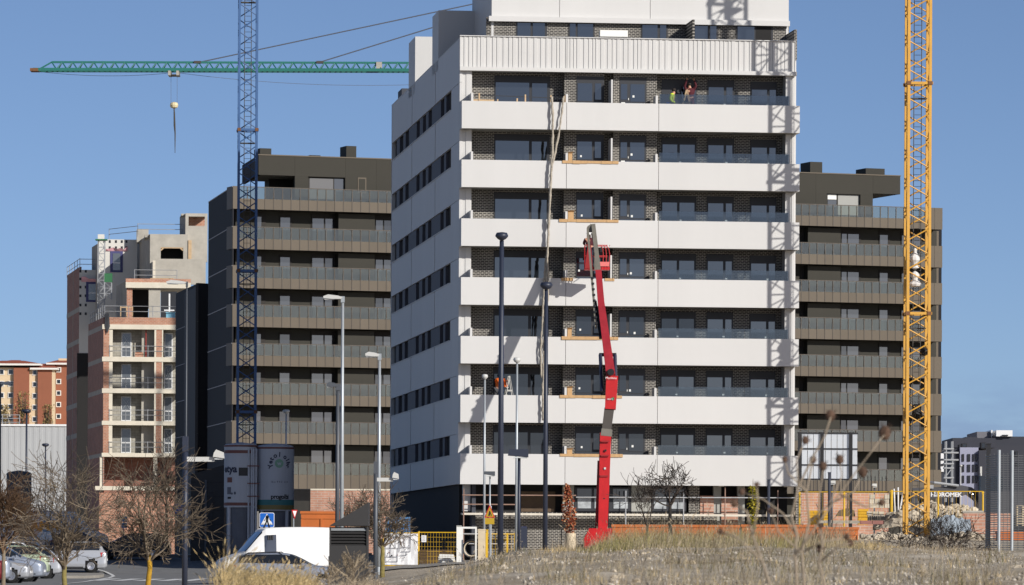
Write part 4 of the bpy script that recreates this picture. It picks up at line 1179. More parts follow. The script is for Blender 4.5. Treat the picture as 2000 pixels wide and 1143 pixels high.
# ------------------------------------------------------------------ tower cranes
M_YEL = mat('crane_yellow_paint', rgb(210, 158, 62), .5, var=.14, vscale=1.4)
M_BLUE = mat('crane_blue_paint', rgb(62, 98, 146), .5, var=.2, vscale=1.2)
M_TEAL = mat('crane_green_paint', rgb(34, 110, 100), .5, var=.1, vscale=.6)
M_LADD = mat('dark_ladder_steel', rgb(70, 66, 60), .6)
M_RUST = mat('rusty_flange', rgb(120, 82, 52), .8, var=.3, vscale=6)
M_ROPE = mat('steel_rope', rgb(90, 94, 104), .5)
def tower(label, px, Z, zbase, ztop, wd, rz, m, pitch, leg, br, name='tower_crane', sec=8, group=None):
    P_ = W(px, 1050, Z)
    t = thing(name, label, 'crane', (P_.x, P_.y, zbase), rz, group)
    h = ztop - zbase; hw = wd / 2
    nsec = int(math.ceil(h / (pitch * sec)))
    for sx in (-1, 1):
        for sy in (-1, 1):
            for s in range(nsec):
                a, b = s * pitch * sec, min(h, (s + 1) * pitch * sec)
                bx('mast_leg', m, t, sx * hw - leg / 2, sx * hw + leg / 2, sy * hw - leg / 2, sy * hw + leg / 2, a + .01, b - .01)
    n = int(h / pitch)
    for i in range(n):
        a, b = i * pitch + .06, (i + 1) * pitch - .06
        s = 1 if i % 2 else -1
        rod('diagonal', m, t, (-s * hw, -hw, a), (s * hw, -hw, b), br, 6)
        rod('diagonal', m, t, (s * hw, hw, a), (-s * hw, hw, b), br, 6)
        rod('diagonal', m, t, (-hw, s * hw, a), (-hw, -s * hw, b), br, 6)
        rod('diagonal', m, t, (hw, -s * hw, a), (hw, s * hw, b), br, 6)
        if i % sec == 0 and i:
            for sy in (-1, 1):
                beam('collar', m, t, (-hw - leg, sy * hw, i * pitch), (hw + leg, sy * hw, i * pitch), .13)
            for sx in (-1, 1):
                beam('collar', m, t, (sx * hw, -hw, i * pitch), (sx * hw, hw, i * pitch), .12)
                for sy in (-1, 1): bx('flange', M_RUST, t, sx * hw - leg * .8, sx * hw + leg * .8, sy * hw - leg * .8, sy * hw + leg * .8, i * pitch - .09, i * pitch + .09)
            bx('rest_platform', M_LADD, t, -hw * .85, hw * .85, -hw * .1, hw * .8, i * pitch - .75, i * pitch - .70)
    # ladder: two stringers with rungs
    mb = MB()
    for x in (-.19, .19): mb.tube((x, .12, 0), (x, .12, h), .022, n=5)
    zz = .2
    while zz < h:
        mb.tube((-.19, .12, zz), (.19, .12, zz), .016, n=4); zz += .30
    mb.build('ladder', M_LADD, t)
    return t, h, hw

YZ = 251.5
gy = W(1790, 1062, YZ).z
yel, yh, yhw = tower('yellow lattice tower crane mast standing right of the white block', 1789, YZ, gy, E + 41.5, 1.08, R(3.3), M_YEL, .72, .135, .036, sec=16)
MB().box(-2.1, 2.1, -2.1, 2.1, -1.2, .02).build('foundation', M_CONC, yel)
# things tied inside the yellow mast
def bundle(name, label, cat, px, py, Z, m, n, rr, seed):
    t = thing(name, label, cat, W(px, py, Z)); r = random.Random(seed)
    mb = MB()
    for k in range(n):
        c = Vector((r.uniform(-.06, .06), r.uniform(-.06, .06), r.uniform(-.1, .1))); R_ = rr * r.uniform(.6, 1)
        ax = Vector((r.uniform(-1, 1), r.uniform(-.4, .4), r.uniform(-1, 1))).normalized(); b1 = ax.orthogonal().normalized(); b2 = ax.cross(b1)
        mb.path([c + (b1 * math.cos(2 * math.pi * i / 14) + b2 * math.sin(2 * math.pi * i / 14)) * R_ for i in range(15)], .035, 5)
    mb.build('coil', m, t); return t
bundle('cable_coil', 'black coiled cable hanging low inside the yellow crane mast', 'cable coil', 1790, 803, YZ, mat('black_rubber_cable', rgb(28, 28, 30), .6), 14, .33, 4)
bundle('cable_coil', 'small dark cable knot at mid height inside the yellow crane mast', 'cable coil', 1804, 685, YZ, MATS['black_rubber_cable'], 8, .2, 9)
for (label, py, h_, w_) in (('white tarpaulin bag hung high inside the yellow crane mast', 512, 1.05, .62), ('white tarpaulin bag hung below another inside the yellow crane mast', 547, .8, .7)):
    t = thing('tarpaulin_bag', label, 'bag', W(1787, py + 14, YZ - .15), 0, 'white bags inside the crane mast')
    r = random.Random(py); prof = [(.05, 0)] + [(w_ * .5 * (.7 + .3 * math.sin(i * 1.3 + py)) * (1 - .5 * (i / 7) ** 2), h_ * (i + .5) / 8) for i in range(8)] + [(.04, h_)]
    MB().lathe(prof, 9).build('bag_cloth', mat('white_tarpaulin', (.72, .71, .68), .7, var=.3, vscale=5), t)
    beam('tie_strap', M_LADD, t, (0, 0, h_ - .02), (0, 0, h_ + .25), .05)

# blue mast
BZ = 285.0
blue, bh, bhw = tower('blue lattice tower crane mast rising beside the olive brown block on the left', 480, BZ, W(480, 1080, BZ).z, E + 36.0, 1.0, R(5), M_BLUE, .80, .115, .032, sec=10)
bx('slewing_ring', M_LADD, blue, -.8, .8, -.8, .8, bh - .05, bh + .6)
beam('crane_peak', M_BLUE, blue, (0, 0, bh + .6), (0, 0, bh + 5), .5)
MB().box(-1.2, 1.2, -1.2, 1.2, -1.4, -.3).build('foundation', M_CONC, blue)

# green jib far behind, its mast hidden by the white block
GZ = 430.0
tipL = W(66, 136.5, GZ); rootR = W(1150, 131, GZ)
gt = thing('tower_crane', 'green lattice crane jib with trolley and hook reaching left above the roofs', 'crane', (rootR.x, GZ, 0))
def gp(px, py, dy=0.0):
    q = W(px, py, GZ); return Vector((q.x - rootR.x, dy, q.z))
cz = lambda px: 137.0 + (px - 66) * .0018
tz = lambda px: 121.5 + (px - 66) * .002
for dy in (-.55, .55): beam('jib_chord', M_TEAL, gt, gp(66, cz(66), dy), gp(1160, cz(1160), dy), .26)
beam('jib_chord', M_TEAL, gt, gp(101, tz(101)), gp(1150, tz(1150)), .17)
beam('jib_chord', M_TEAL, gt, gp(101, tz(101)), gp(74, cz(74)), .12)
px = 101.0; i = 0
while px < 1150:
    w_ = 20.5
    for dy in (-.55, .55):
        rod('jib_diagonal', M_TEAL, gt, gp(px, tz(px)), gp(px + w_ * .5, cz(px), dy), .055, 5)
        rod('jib_diagonal', M_TEAL, gt, gp(px + w_ * .5, cz(px), dy), gp(px + w_, tz(px)), .055, 5)
    px += w_
apex = gp(1150, -40)
beam('crane_peak', M_TEAL, gt, gp(1150, tz(1150)), apex, .6)
for s in (-1.0, 1.0):
    for dy in (-1, 1): beam('mast_leg', M_TEAL, gt, (s, dy, 0), (s, dy, gp(1150, 140).z), .22)
for k in range(26):
    z0_, z1_ = k * 1.65, (k + 1) * 1.65; s = 1 if k % 2 else -1
    rod('diagonal', M_TEAL, gt, (-s, -1, z0_), (s, -1, z1_), .06, 5); rod('diagonal', M_TEAL, gt, (-1, -s, z0_), (-1, s, z1_), .06, 5)
rod('jib_tie', M_ROPE, gt, gp(386, 122.5), apex, .05, 6)
rod('jib_tie', M_ROPE, gt, gp(625, 121.5), apex, .05, 6)
def sag(nm, a, b, d, r_, P):
    mb = MB(); pts = [a.lerp(b, i / 16) + Vector((0, 0, -d * 4 * (i / 16) * (1 - i / 16))) for i in range(17)]
    mb.path(pts, r_, 4); mb.build(nm, M_ROPE, P)
sag('hoist_rope', gp(75, 140), gp(330, 143), .3, .022, gt)
sag('hoist_rope', gp(352, 143), gp(1100, 141), 1.1, .022, gt)
bx('jib_end', M_RUST, gt, gp(60, 137).x, gp(76, 137).x, -.7, .7, gp(60, 140).z, gp(60, 134.5).z)
for q in (386, 625): bx('tie_bracket', M_LADD, gt, gp(q, 122).x - .3, gp(q, 122).x + .3, -.2, .2, gp(q, 124).z, gp(q, 119.5).z)
tr = MB().box(gp(329, 140).x, gp(351, 140).x, -.8, .8, gp(340, 148.5).z, gp(340, 147).z).build('trolley', M_LADD, gt)
for q in (332, 348):
    MB().box(gp(q - 2.5, 140).x, gp(q + 2.5, 140).x, -.85, .85, gp(q, 149).z, gp(q, 140).z).build('wheel_block', M_CONC, tr)
for q, q2 in ((334, 337), (346, 343.5)): rod('hoist_rope', M_ROPE, gt, gp(q, 147), gp(q, 200), .018, 4)
MB().lathe([(.05, 0), (.3, .1), (.36, .3), (.3, .5), (.05, .58)], 10, c=tuple(gp(340, 212.5))).build('hook_block', mat('cream_hook_block', rgb(214, 200, 160), .5), gt)
mb = MB(); mb.path([gp(340, 212), gp(340.5, 221), gp(341, 245), gp(342, 260), gp(341.8, 299)], [.05, .07, .09, .06, .025], 6); mb.build('sling', M_LADD, gt)
bx('winch', M_CONC, gt, gp(735, 130).x, gp(746, 130).x, -.4, .4, gp(740, 136).z, gp(740, 122).z)

# ------------------------------------------------------------------ red boom lift
M_RED = mat('lift_red_paint', rgb(190, 22, 26), .45, var=.22, vscale=2.2)
M_RED2 = mat('faded_red_paint', rgb(166, 44, 54), .5, var=.25, vscale=2.0)
M_DRED = mat('dark_red_paint', rgb(150, 32, 34), .5)
M_GREYS = mat('grey_boom_steel', rgb(120, 116, 106), .55, var=.2, vscale=3)
M_BLK = mat('black_steel', rgb(26, 26, 30), .5)
LZ = 247.0
lb = W(1178, 1062, LZ)
lift = thing('boom_lift', 'red articulated boom lift raised in front of the white balconies', 'boom lift', (lb.x, lb.y, lb.z))
def lp(px, py, dy=0.0):
    q = W(px, py, LZ + dy); return Vector((q.x - lb.x, dy, q.z - lb.z))
DT, DM = 7.4, 3.7                                   # how far the tip and the middle lean towards the facade
def boom(nm, m, a, b, wa, wb, d=.42):
    """tapered box boom between two (pixel x, pixel y, depth) points; widths in pixels"""
    k = LZ / F; A, B = lp(*a), lp(*b); dr = (B - A).normalized(); s = Vector((dr.z, 0, -dr.x)).normalized(); n_ = dr.cross(s).normalized() * (d / 2)
    pa, pb = s * (wa * k / 2), s * (wb * k / 2)
    return MB().prism([A - pa - n_, A + pa - n_, B + pb - n_, B - pb - n_], n_ * 2).build(nm, m, lift)
def dpt(y):
    return float(np.interp(y, [440, 592, 735, 1045], [DT, DM, 0.0, -.6]))
boom('lower_boom', M_RED, (1177, 1045, -.3), (1183, 846, -.1), 18, 22, .5)
boom('lower_boom_link', M_DRED, (1167, 1040, .2), (1171, 900, .2), 10, 8, .3)
boom('link_rail', M_GREYS, (1171.5, 960, .1), (1172.5, 845, .1), 4, 4, .25)
boom('boom_nose', M_GREYS, (1184, 852, -.1), (1185.5, 838, -.1), 22, 21, .54)
boom('inner_boom', mat('dark_grey_steel', rgb(74, 68, 62), .5), (1184.5, 842, -.1), (1190, 798, 0), 18, 19, .38)
boom('knuckle_box', M_RED, (1192, 800, 0), (1195.5, 735, .1), 21, 23, .55)
boom('upper_boom', M_RED2, (1193.5, 737, 0), (1174, 592, DM), 18, 13, .42)
boom('upper_boom', M_RED2, (1174, 592, DM), (1169, 532, dpt(532)), 13, 12, .36)
boom('telescope', M_GREYS, (1170, 536, dpt(536)), (1159, 441, DT), 9, 8, .26)
boom('hose_carrier', M_GREYS, (1164, 640, dpt(640) + .2), (1148, 450, dpt(450) + .2), 4, 4.5, .16)
boom('hose_carrier', M_BLK, (1173, 660, dpt(660) + .2), (1163, 590, dpt(590) + .2), 6, 5, .18)
for i in range(9):
    y_ = 545 + 11 * i; c_ = lp(1155.5 + .085 * (y_ - 541), y_, dpt(y_))
    bx('hose_clamp', M_BLK, lift, c_.x - .05, c_.x + .10, c_.y - .06, c_.y + .12, c_.z, c_.z + .1)
# hoses, seams and plates on the booms
for (a, b, m_, r_) in (((1169, 1000, .0), (1174, 860, .0), M_BLK, .022), ((1188, 1030, -.35), (1192, 862, -.3), M_BLK, .018), ((1201, 735, -.05), (1183, 620, DM * .8), M_BLK, .02), ((1184, 700, .9), (1172, 600, DM - .1), M_GREYS, .02)):
    rod('hose', m_, lift, lp(*a), lp(*b), r_, 6)
for (px_, y_) in ((1180, 930), (1181.5, 890), (1182.5, 862)):
    c_ = lp(px_, y_, -.5); bx('boom_plate', M_DRED, lift, c_.x - .2, c_.x + .2, c_.y, c_.y + .06, c_.z - .04, c_.z + .04)
for y_ in (1000, 975, 915, 880):
    c_ = lp(1179 + (1000 - y_) * .03, y_, -.5); bx('decal', M_WHITE if y_ in (915,) else M_BLK, lift, c_.x - .05, c_.x + .05, c_.y + .02, c_.y + .06, c_.z - .05, c_.z + .05)
# cylinders
for (a, b) in (((1172.5, 693), (1176, 765)), ((1201, 693), (1203, 765))):
    rod('lift_cylinder', mat('dark_blue_paint', rgb(30, 36, 60), .4), lift, lp(*b, .0), lp(*a, dpt(693) - .1), .09, 8)
rod('cylinder_pin', M_BLK, lift, lp(1170, 693, dpt(693)), lp(1204, 693, dpt(693)), .09, 8)
rod('pivot_pin', M_BLK, lift, lp(1193, 727, -.32), lp(1193, 727, .32), .17, 12)
rod('lift_cylinder', M_GREYS, lift, lp(1178, 1010, -.32), lp(1180, 950, -.32), .055, 8)
rod('lift_cylinder', M_BLK, lift, lp(1177, 1036, -.32), lp(1178, 1006, -.32), .10, 8)
bx('cylinder_cap', M_BLK, lift, lp(1176, 0).x, lp(1184, 0).x, -.42, -.2, lp(0, 955).z, lp(0, 945).z)
MB().lathe([(.02, 0), (.19, .0), (.19, .08), (.02, .08)], 14).build('jib_pulley', M_GREYS, lift).matrix_local = Matrix.Translation(lp(1153, 447, DT)) @ Matrix.Rotation(R(90), 4, 'X')
boom('jib_head', M_GREYS, (1152, 452, DT), (1158, 440, DT), 10, 12, .2)
text_part('Manitou', mat('white_print', (.78, .78, .78), .6), lift, lp(1193.5, 738.5, -.29), (R(90), 0, 0), .17, .004)
text_part('180ATJ', MATS['white_print'], lift, lp(1191, 780, -.29), (R(90), 0, 0), .10, .004)
MB().lathe([(.001, 0), (.075, 0), (.075, .008), (.001, .008)], 14).build('badge', M_GREEN, lift).matrix_local = Matrix.Translation(lp(1197, 779, -.285)) @ Matrix.Rotation(R(90), 4, 'X')
# basket: floor tray, posts and bent rails
BY0, BY1 = DT + .25, DT + 1.1
lq = lambda px, py: lp(px, py, BY0)
x0, x1 = lq(1142, 500).x, lq(1191, 500).x; zf_, zt_2 = lq(1165, 527).z, lq(1165, 479).z
bx('basket_floor', M_RED, lift, x0, x1, BY0, BY1, zf_, zf_ + .16)
M_BASK = mat('basket_red_tube', rgb(190, 60, 62), .5)
for z in (lq(1165, 500).z, zt_2):
    for y in (BY0, BY1): rod('basket_rail', M_BASK, lift, (x0, y, z), (x1 - .12, y, z), .02, 6)
    for x in (x0, x1): rod('basket_rail', M_BASK, lift, (x, BY0 + .1, z), (x, BY1 - .1, z), .02, 6)
for x in (x0, x0 + .3):
    for y in (BY0, BY1): rod('basket_post', M_RED, lift, (x, y, zf_), (x, y, zt_2), .022, 6)
for i, (dx_, b_) in enumerate(((.10, .10), (.24, .07), (.38, .05))):      # bowed guard hoops at the right end
    for y in (BY0,):
        MB().path([(x1 - dx_ - .02, y, zf_), (x1 - dx_ + b_ * .8, y, zf_ + .35), (x1 - dx_ + b_, y, (zf_ + zt_2) / 2 + .1), (x1 - dx_ + b_ * .5, y, zt_2 - .2), (x1 - dx_ - .08, y, zt_2)], .02, 6).build('guard_hoop', M_BASK, lift)
MB().prism([(x0, BY0 - .05, zf_ + .05), (x0 + .42, BY0 - .05, zf_ + .05), (x0 + .32, BY0 - .05, zt_2), (x0 + .16, BY0 - .05, zt_2)], (0, .05, 0)).build('basket_bracket', M_DRED, lift)
MB().box(x1 - .75, x1 - .02, BY0 - .06, BY0 - .03, zf_ + .17, zf_ + .40).build('basket_panel', mat('salmon_panel', rgb(226, 120, 116), .5), lift)
MB().box(x0 + .8, x1 - .4, BY0 - .07, BY0 - .03, zt_2 - .35, zt_2 - .1).build('control_box', M_BLK, lift)
pa_ = lp(1158, 455, DT)
beam('basket_arm', M_GREYS, lift, pa_, (x0 + .55, BY0 - .1, zt_2 - .1), .14)
beam('basket_arm', M_GREYS, lift, (x0 + .55, BY0 - .1, zt_2 - .1), (x0 + .55, BY0 - .1, zf_), .12)
# chassis with tyres
MB().box(-.95, 1.0, -1.5, 2.2, -.55, .15).build('chassis', M_RED, lift)
MB().prism([(-1.0, -.9, .15), (1.05, -.9, .15), (.8, -.9, .75), (-.7, -.9, .75)], (0, 2.4, 0)).build('turret', M_RED, lift)
for sx in (-1, 1):
    for y in (-1.1, 1.6):
        w_ = MB().lathe([(.16, -.16), (.44, -.16), (.47, -.10), (.47, .10), (.44, .16), (.16, .16)], 18, cap=False).build('tyre', M_BLK, lift)
        w_.matrix_local = Matrix.Translation((sx * 1.05, y, -.5)) @ Matrix.Rotation(R(90), 4, 'Y')
        hb = MB().lathe([(.02, -.10), (.2, -.1), (.16, .1), (.02, .1)], 12).build('rim', M_RED, w_)
# ------------------------------------------------------------------ street lamps
M_NAVY = mat('navy_lamp_paint', rgb(44, 50, 66), .45)
M_GALV = mat('pale_galvanised_pole', rgb(170, 176, 180), .45, metal=.35, var=.06, vscale=2)
M_DGALV = mat('dull_grey_pole', rgb(82, 86, 92), .5, metal=.2)
M_LHEAD = mat('pale_lamp_housing', rgb(196, 196, 192), .5)
M_LENS = mat('lamp_lens', rgb(210, 214, 214), .2)
M_GREYBOX = mat('dark_grey_sheet', rgb(50, 49, 49), .6, var=.06, vscale=1.0)
M_YELP = mat('site_yellow_paint', rgb(220, 176, 34), .5, var=.1, vscale=3)
M_ORG = mat('orange_steel_paint', rgb(188, 102, 42), .6, var=.16, vscale=1.6)
M_BEIGE = mat('beige_chipboard', rgb(208, 192, 164), .85, var=.14, vscale=4)

def gpos(px, Z):
    X = (px - 1000) / F * Z
    return Vector((X, Z, g1(X, Z)))
def lamp(label, px, ytop, Z, kind, mp, mh, r0, r1, ext=0, hw=25, hh_=15, ybase=None):
    k = Z / F
    top = W(px, ytop, Z); b = gpos(px, Z); b.x = top.x
    if ybase is not None: b.z = W(px, ybase, Z).z
    t = thing('street_lamp', label, 'street lamp', b)
    h = top.z - b.z
    MB().path([(0, 0, -.2), (0, 0, h * .5), (0, 0, h)], [r0, (r0 + r1) / 2, r1], 10).build('pole', mp, t, smooth=True)
    MB().lathe([(r0 * 1.9, 0), (r0 * 1.9, .04), (r0 * 1.15, .06), (r0 * 1.1, .3), (r0, .32)], 12).build('base_plate', mp, t)
    w_ = hw * k
    if kind == 'bowl':          # flattened bowl seen end on
        z = h
        MB().lathe([(.02, -.02), (.05, .0), (w_ * .34, .04), (w_ * .5, hh_ * k * .45), (w_ * .5, hh_ * k * .62), (w_ * .40, hh_ * k * .92), (.02, hh_ * k)], 20, c=(0, -.1, z)).build('lamp_head', mh, t, smooth=True)
        MB().lathe([(.01, -.012), (w_ * .22, .014), (w_ * .22, .03), (.01, .05)], 14, c=(0, -.1, z + .02)).build('lens', M_LENS, t)
    elif kind == 'arm':         # long flat head reaching sideways by ext pixels
        L_ = ext * k
        pts = [(0, -.02), (L_ * .25, .05), (L_ * .75, .10), (L_, .02), (L_ * .98, -.07), (L_ * .5, -.10), (L_ * .1, -.10)]
        MB().prism([(x, -.17, h + z) for x, z in pts], (0, .34, 0)).build('lamp_head', mh, t)
        bx('lens', M_LENS, t, min(L_ * .45, L_ * .95), max(L_ * .45, L_ * .95), -.12, .12, h - .125, h - .095)
        bx('spigot', mp, t, -r1 * 1.4, r1 * 1.4, -r1 * 1.4, r1 * 1.4, h - .25, h + .02)
    elif kind == 'bracket':     # square bracket arm with a hooded head
        L_ = ext * k; s = 1 if L_ > 0 else -1
        bx('arm', mh, t, min(0, L_ * .75), max(0, L_ * .75), -.06, .06, h - .30, h - .16)
        MB().prism([(L_ * .72, -.2, h - .16), (L_, -.2, h - .20), (L_ * .98, -.2, h - .02), (L_ * .80, -.2, h + .06), (L_ * .74, -.2, h - .04)], (0, .4, 0)).build('lamp_head', mh, t)
        bx('lens', M_LENS, t, min(L_ * .76, L_ * .96), max(L_ * .76, L_ * .96), -.15, .15, h - .235, h - .2)
        bx('cap', mp, t, -r1, r1, -r1, r1, h, h + .45)
    elif kind == 'flat':
        MB().prism([(-w_ * .55, -.3, h + .06), (w_ * .45, -.3, h + .0), (w_ * .45, -.3, h + hh_ * k), (-w_ * .5, -.3, h + hh_ * k)], (0, .6, 0)).build('lamp_head', mh, t)
        MB().box(-w_ * .3, w_ * .4, -.25, .25, h - .04, h - .001).build('lens', M_LENS, t)
    return t
LG = 'street lamps'
lamp('tallest dark navy lamp post with a bowl head, left one of the dark pair', 980, 470, 138, 'bowl', M_NAVY, M_NAVY, .088, .06, hw=25, hh_=16)
t = lamp('dark navy lamp post with a tilted bowl head over the hanging net', 1067, 566, 163, 'bowl', M_NAVY, M_NAVY, .085, .058, hw=24, hh_=15)
lamp('tall silver lamp post with a long head, before the olive brown block', 669.5, 580, 225, 'arm', M_GALV, M_LHEAD, .10, .06, ext=-38)
lamp('thin dark lamp post with a flat head, close by the tall silver lamp', 660, 751, 205, 'arm', M_DGALV, M_DGALV, .10, .07, ext=-22)
lamp('silver lamp post with a long head just left of the white flank', 741.5, 692, 215, 'arm', M_GALV, M_LHEAD, .085, .055, ext=-28)
lamp('dull grey post with a bracket lamp arm beside the bare tree and banner fence', 734, 925, 190, 'bracket', M_DGALV, M_LHEAD, .085, .08, ext=45)
lamp('silver lamp post with an oval head, in front of the orange worker floor', 1010, 709, 232, 'bowl', M_GALV, M_LHEAD, .075, .045, hw=15, hh_=11)
lamp('silver lamp post with a small square head near the left corner pier', 947, 741, 245, 'bowl', M_GALV, M_LHEAD, .07, .045, hw=12, hh_=10)
lamp('short post with a broad dark flat lamp head beneath the oval lamp', 1014, 893, 205, 'flat', M_NAVY, M_NAVY, .075, .06, hw=40, hh_=15)
lamp('short thin post with a grey roof shaped lamp head by the works sign', 957, 929, 232, 'flat', M_GALV, M_DGALV, .05, .035, hw=22, hh_=8)
lamp('little distant lamp post standing behind the pale silos', 559, 808, 320, 'bowl', M_GALV, M_LHEAD, .07, .05, hw=14, hh_=8)
lamp('pale lamp post with a long cobra head before the black wing', 365, 551, 262, 'arm', M_DGALV, M_LHEAD, .055, .04, ext=-40)  # pole takes the darker grey in place of the shadow on it
lamp('thick grey post with a white bracket lamp arm beside the silos', 362, 882, 150, 'bracket', M_NAVY, M_LHEAD, .085, .085, ext=76)
lamp('dark lamp post with a round head before the pale warehouse', 52, 808, 330, 'bowl', M_NAVY, M_NAVY, .085, .06, hw=18, hh_=9)
lamp('small dark lamp post low before the warehouse, right of the round headed one', 89, 873, 380, 'bowl', M_NAVY, M_NAVY, .07, .05, hw=14, hh_=7)
lamp('lamp post cut by the left picture edge with its flat head showing', 0.5, 748, 300, 'arm', M_DGALV, M_LHEAD, .09, .06, ext=22)
lamp('small low lamp with a pale head in front of the billboard legs', 1625, 945, 262, 'flat', M_DGALV, M_LHEAD, .06, .05, hw=14, hh_=6)
lamp('small lamp with a pale head beside the yellow crane mast foot', 1708, 951, 285, 'flat', M_DGALV, M_LHEAD, .05, .04, hw=9, hh_=6)
lamp('thin white lamp post with a round top before the far slate blocks', 1876.5, 912, 420, 'bowl', M_LHEAD, M_LHEAD, .05, .035, hw=6, hh_=4)
lamp('white angular lamp post before the far slate blocks at the right', 1916, 925, 330, 'bracket', M_LHEAD, M_LHEAD, .06, .06, ext=14)
for (px, y0, Z, lab) in ((1501.5, 938, 246, 'plain dark steel post before the right ground floor opening'), (1620, 924, 248, 'dark steel post in front of the pink brick wall and billboard')):
    t_ = W(px, y0, Z); b = gpos(px, Z); b.x = t_.x
    p = thing('steel_post', lab, 'post', b)
    MB().tube((0, 0, -.2), (0, 0, t_.z - b.z), .075, .07, 10).build('shaft', M_NAVY, p)
    bx('cap', M_NAVY, p, -.085, .085, -.085, .085, t_.z - b.z, t_.z - b.z + .04)
# blue electrical box on the short lamp post
q = W(1023, 1070, 204.5)
t = thing('junction_box', 'dark blue junction box strapped to the short post with the flat lamp', 'junction box', q)
bx('casing', mat('deep_blue_plastic', rgb(44, 52, 104), .5), t, -.10, .12, -.1, .08, 0, .86)
bx('lid', M_NAVY, t, -.12, .14, -.13, -.102, .02, .84)

# ------------------------------------------------------------------ road signs
M_SBLUE = mat('sign_blue', rgb(22, 98, 190), .4)
M_SWHITE = mat('sign_white', (.78, .78, .78), .4)
M_SBLACK = mat('sign_black', (.01, .01, .01), .5)
M_SRED = mat('sign_red', rgb(190, 30, 30), .4)
k = 222.0 / F
b = gpos(521, 222)
t = thing('crossing_sign', 'square blue pedestrian crossing sign above the white van', 'road sign', b)
c = W(521, 1016, 222).z - b.z; s = 14.5 * k
def rsq(h, r, n=4):
    pts = []
    for cx, cy, a0 in ((h - r, h - r, 0), (-(h - r), h - r, 90), (-(h - r), -(h - r), 180), (h - r, -(h - r), 270)):
        for i in range(n + 1):
            a = R(a0 + 90 * i / n); pts.append((cx + r * math.cos(a), cy + r * math.sin(a)))
    return pts
bd = MB().prism([(x, -.03, c + y) for x, y in rsq(s, .07)], (0, .03, 0)).build('sign_plate', M_SWHITE, t)
MB().prism([(x, -.036, c + y) for x, y in rsq(s * .93, .06)], (0, .005, 0)).build('blue_field', M_SBLUE, bd)
MB().prism([(-s * .82, -.042, c - s * .62), (s * .82, -.042, c - s * .62), (0, -.042, c + s * .86)], (0, .005, 0)).build('white_triangle', M_SWHITE, bd)
mb = MB()
mb.prism([(x * .075 + .02, -.048, c + s * .44 + y * .075) for x, y in [(math.cos(R(a)), math.sin(R(a))) for a in range(0, 360, 40)]], (0, .005, 0))
mb.prism([(-.05, -.048, c + .13), (.07, -.048, c + .15), (.06, -.048, c - .06), (-.04, -.048, c - .06)], (0, .005, 0))
mb.prism([(-.04, -.048, c - .05), (.02, -.048, c - .05), (-.10, -.048, c - .34), (-.17, -.048, c - .34)], (0, .005, 0))
mb.prism([(.0, -.048, c - .05), (.06, -.048, c - .05), (.15, -.048, c - .33), (.08, -.048, c - .33)], (0, .005, 0))
mb.prism([(.05, -.048, c + .13), (.07, -.048, c + .09), (.19, -.048, c - .01), (.17, -.048, c - .05)], (0, .005, 0))
mb.prism([(-.03, -.048, c + .13), (-.06, -.048, c + .09), (-.14, -.048, c - .03), (-.10, -.048, c - .04)], (0, .005, 0))
mb.build('walking_figure', M_SBLACK, bd)
for i in range(7):
    bx('zebra_bar', M_SBLACK, bd, -.28 + i * .085, -.235 + i * .085, -.048, -.043, c - s * .58, c - s * .50)
rod('pole', M_GALV, t, (0, .03, -.2), (0, .03, c + s * .5), .035, 8)
b = gpos(575, 250); t = thing('give_way_sign', 'red bordered give way triangle turned nearly edge on beside the orange skip', 'road sign', b, R(58))
c = W(575, 1004, 250).z - b.z
MB().prism([(-.26, 0, c + .2), (0, 0, c - .25), (.26, 0, c + .2)], (0, .03, 0)).build('sign_plate', M_SRED, t)
MB().prism([(-.17, -.006, c + .15), (0, -.006, c - .15), (.17, -.006, c + .15)], (0, .005, 0)).build('white_field', M_SWHITE, t)
rod('pole', M_GALV, t, (0, .06, -.2), (0, .06, c + .2), .03, 8)
b = gpos(956, 226); k = 226 / F
t = thing('works_sign', 'yellow roadworks triangle with a sub plate on a thin post', 'road sign', b)
z0, z1 = W(956, 1011, 226).z - b.z, W(956, 986, 226).z - b.z
M_SYEL = mat('sign_dull_yellow', rgb(178, 146, 30), .5)
tb = MB().prism([(-.24, 0, z0), (.24, 0, z0), (0, 0, z1)], (0, .025, 0)).build('sign_plate', M_SRED, t)
MB().prism([(-.18, -.006, z0 + .04), (.18, -.006, z0 + .04), (0, -.006, z1 - .09)], (0, .005, 0)).build('yellow_field', M_SYEL, tb)
mb = MB(); mb.prism([(-.02, -.012, z0 + .30), (.03, -.012, z0 + .30), (.02, -.012, z0 + .08), (-.07, -.012, z0 + .08)], (0, .005, 0)); mb.prism([(.02, -.012, z0 + .25), (.05, -.012, z0 + .23), (.10, -.012, z0 + .08), (.06, -.012, z0 + .08)], (0, .005, 0))
mb.build('digging_figure', M_SBLACK, tb)
MB().box(-.21, .21, 0, .025, z0 - .30, z0 - .02).build('sub_plate', M_SYEL, t)
rod('pole', M_GALV, t, (.05, .05, -.2), (.05, .05, z1 - .05), .035, 8)
b = gpos(241, 285); t = thing('parking_sign', 'pair of small blue signs stacked on one post behind the yellow trunked tree', 'road sign', b)
for py in (1015, 1027):
    z = W(241, py, 285).z - b.z
    bx('sign_plate', mat('pale_sign_blue', rgb(70, 130, 176), .5), t, -.12, .2, -.02, .0, z - .13, z + .17)
rod('pole', M_GALV, t, (0, .03, -.1), (0, .03, W(241, 1008, 285).z - b.z), .03, 6)
b = gpos(347, 287); t = thing('blue_sign', 'round blue road sign half hidden by the bare tree crown', 'road sign', b)
z = W(347, 993, 287).z - b.z
MB().lathe([(.01, -.015), (.3, -.015), (.3, .015), (.01, .015)], 18).build('sign_plate', M_SBLUE, t).matrix_local = Matrix.Translation((0, 0, z)) @ Matrix.Rotation(R(90), 4, 'X')
rod('pole', M_GALV, t, (0, .04, -.1), (0, .04, z), .03, 6)

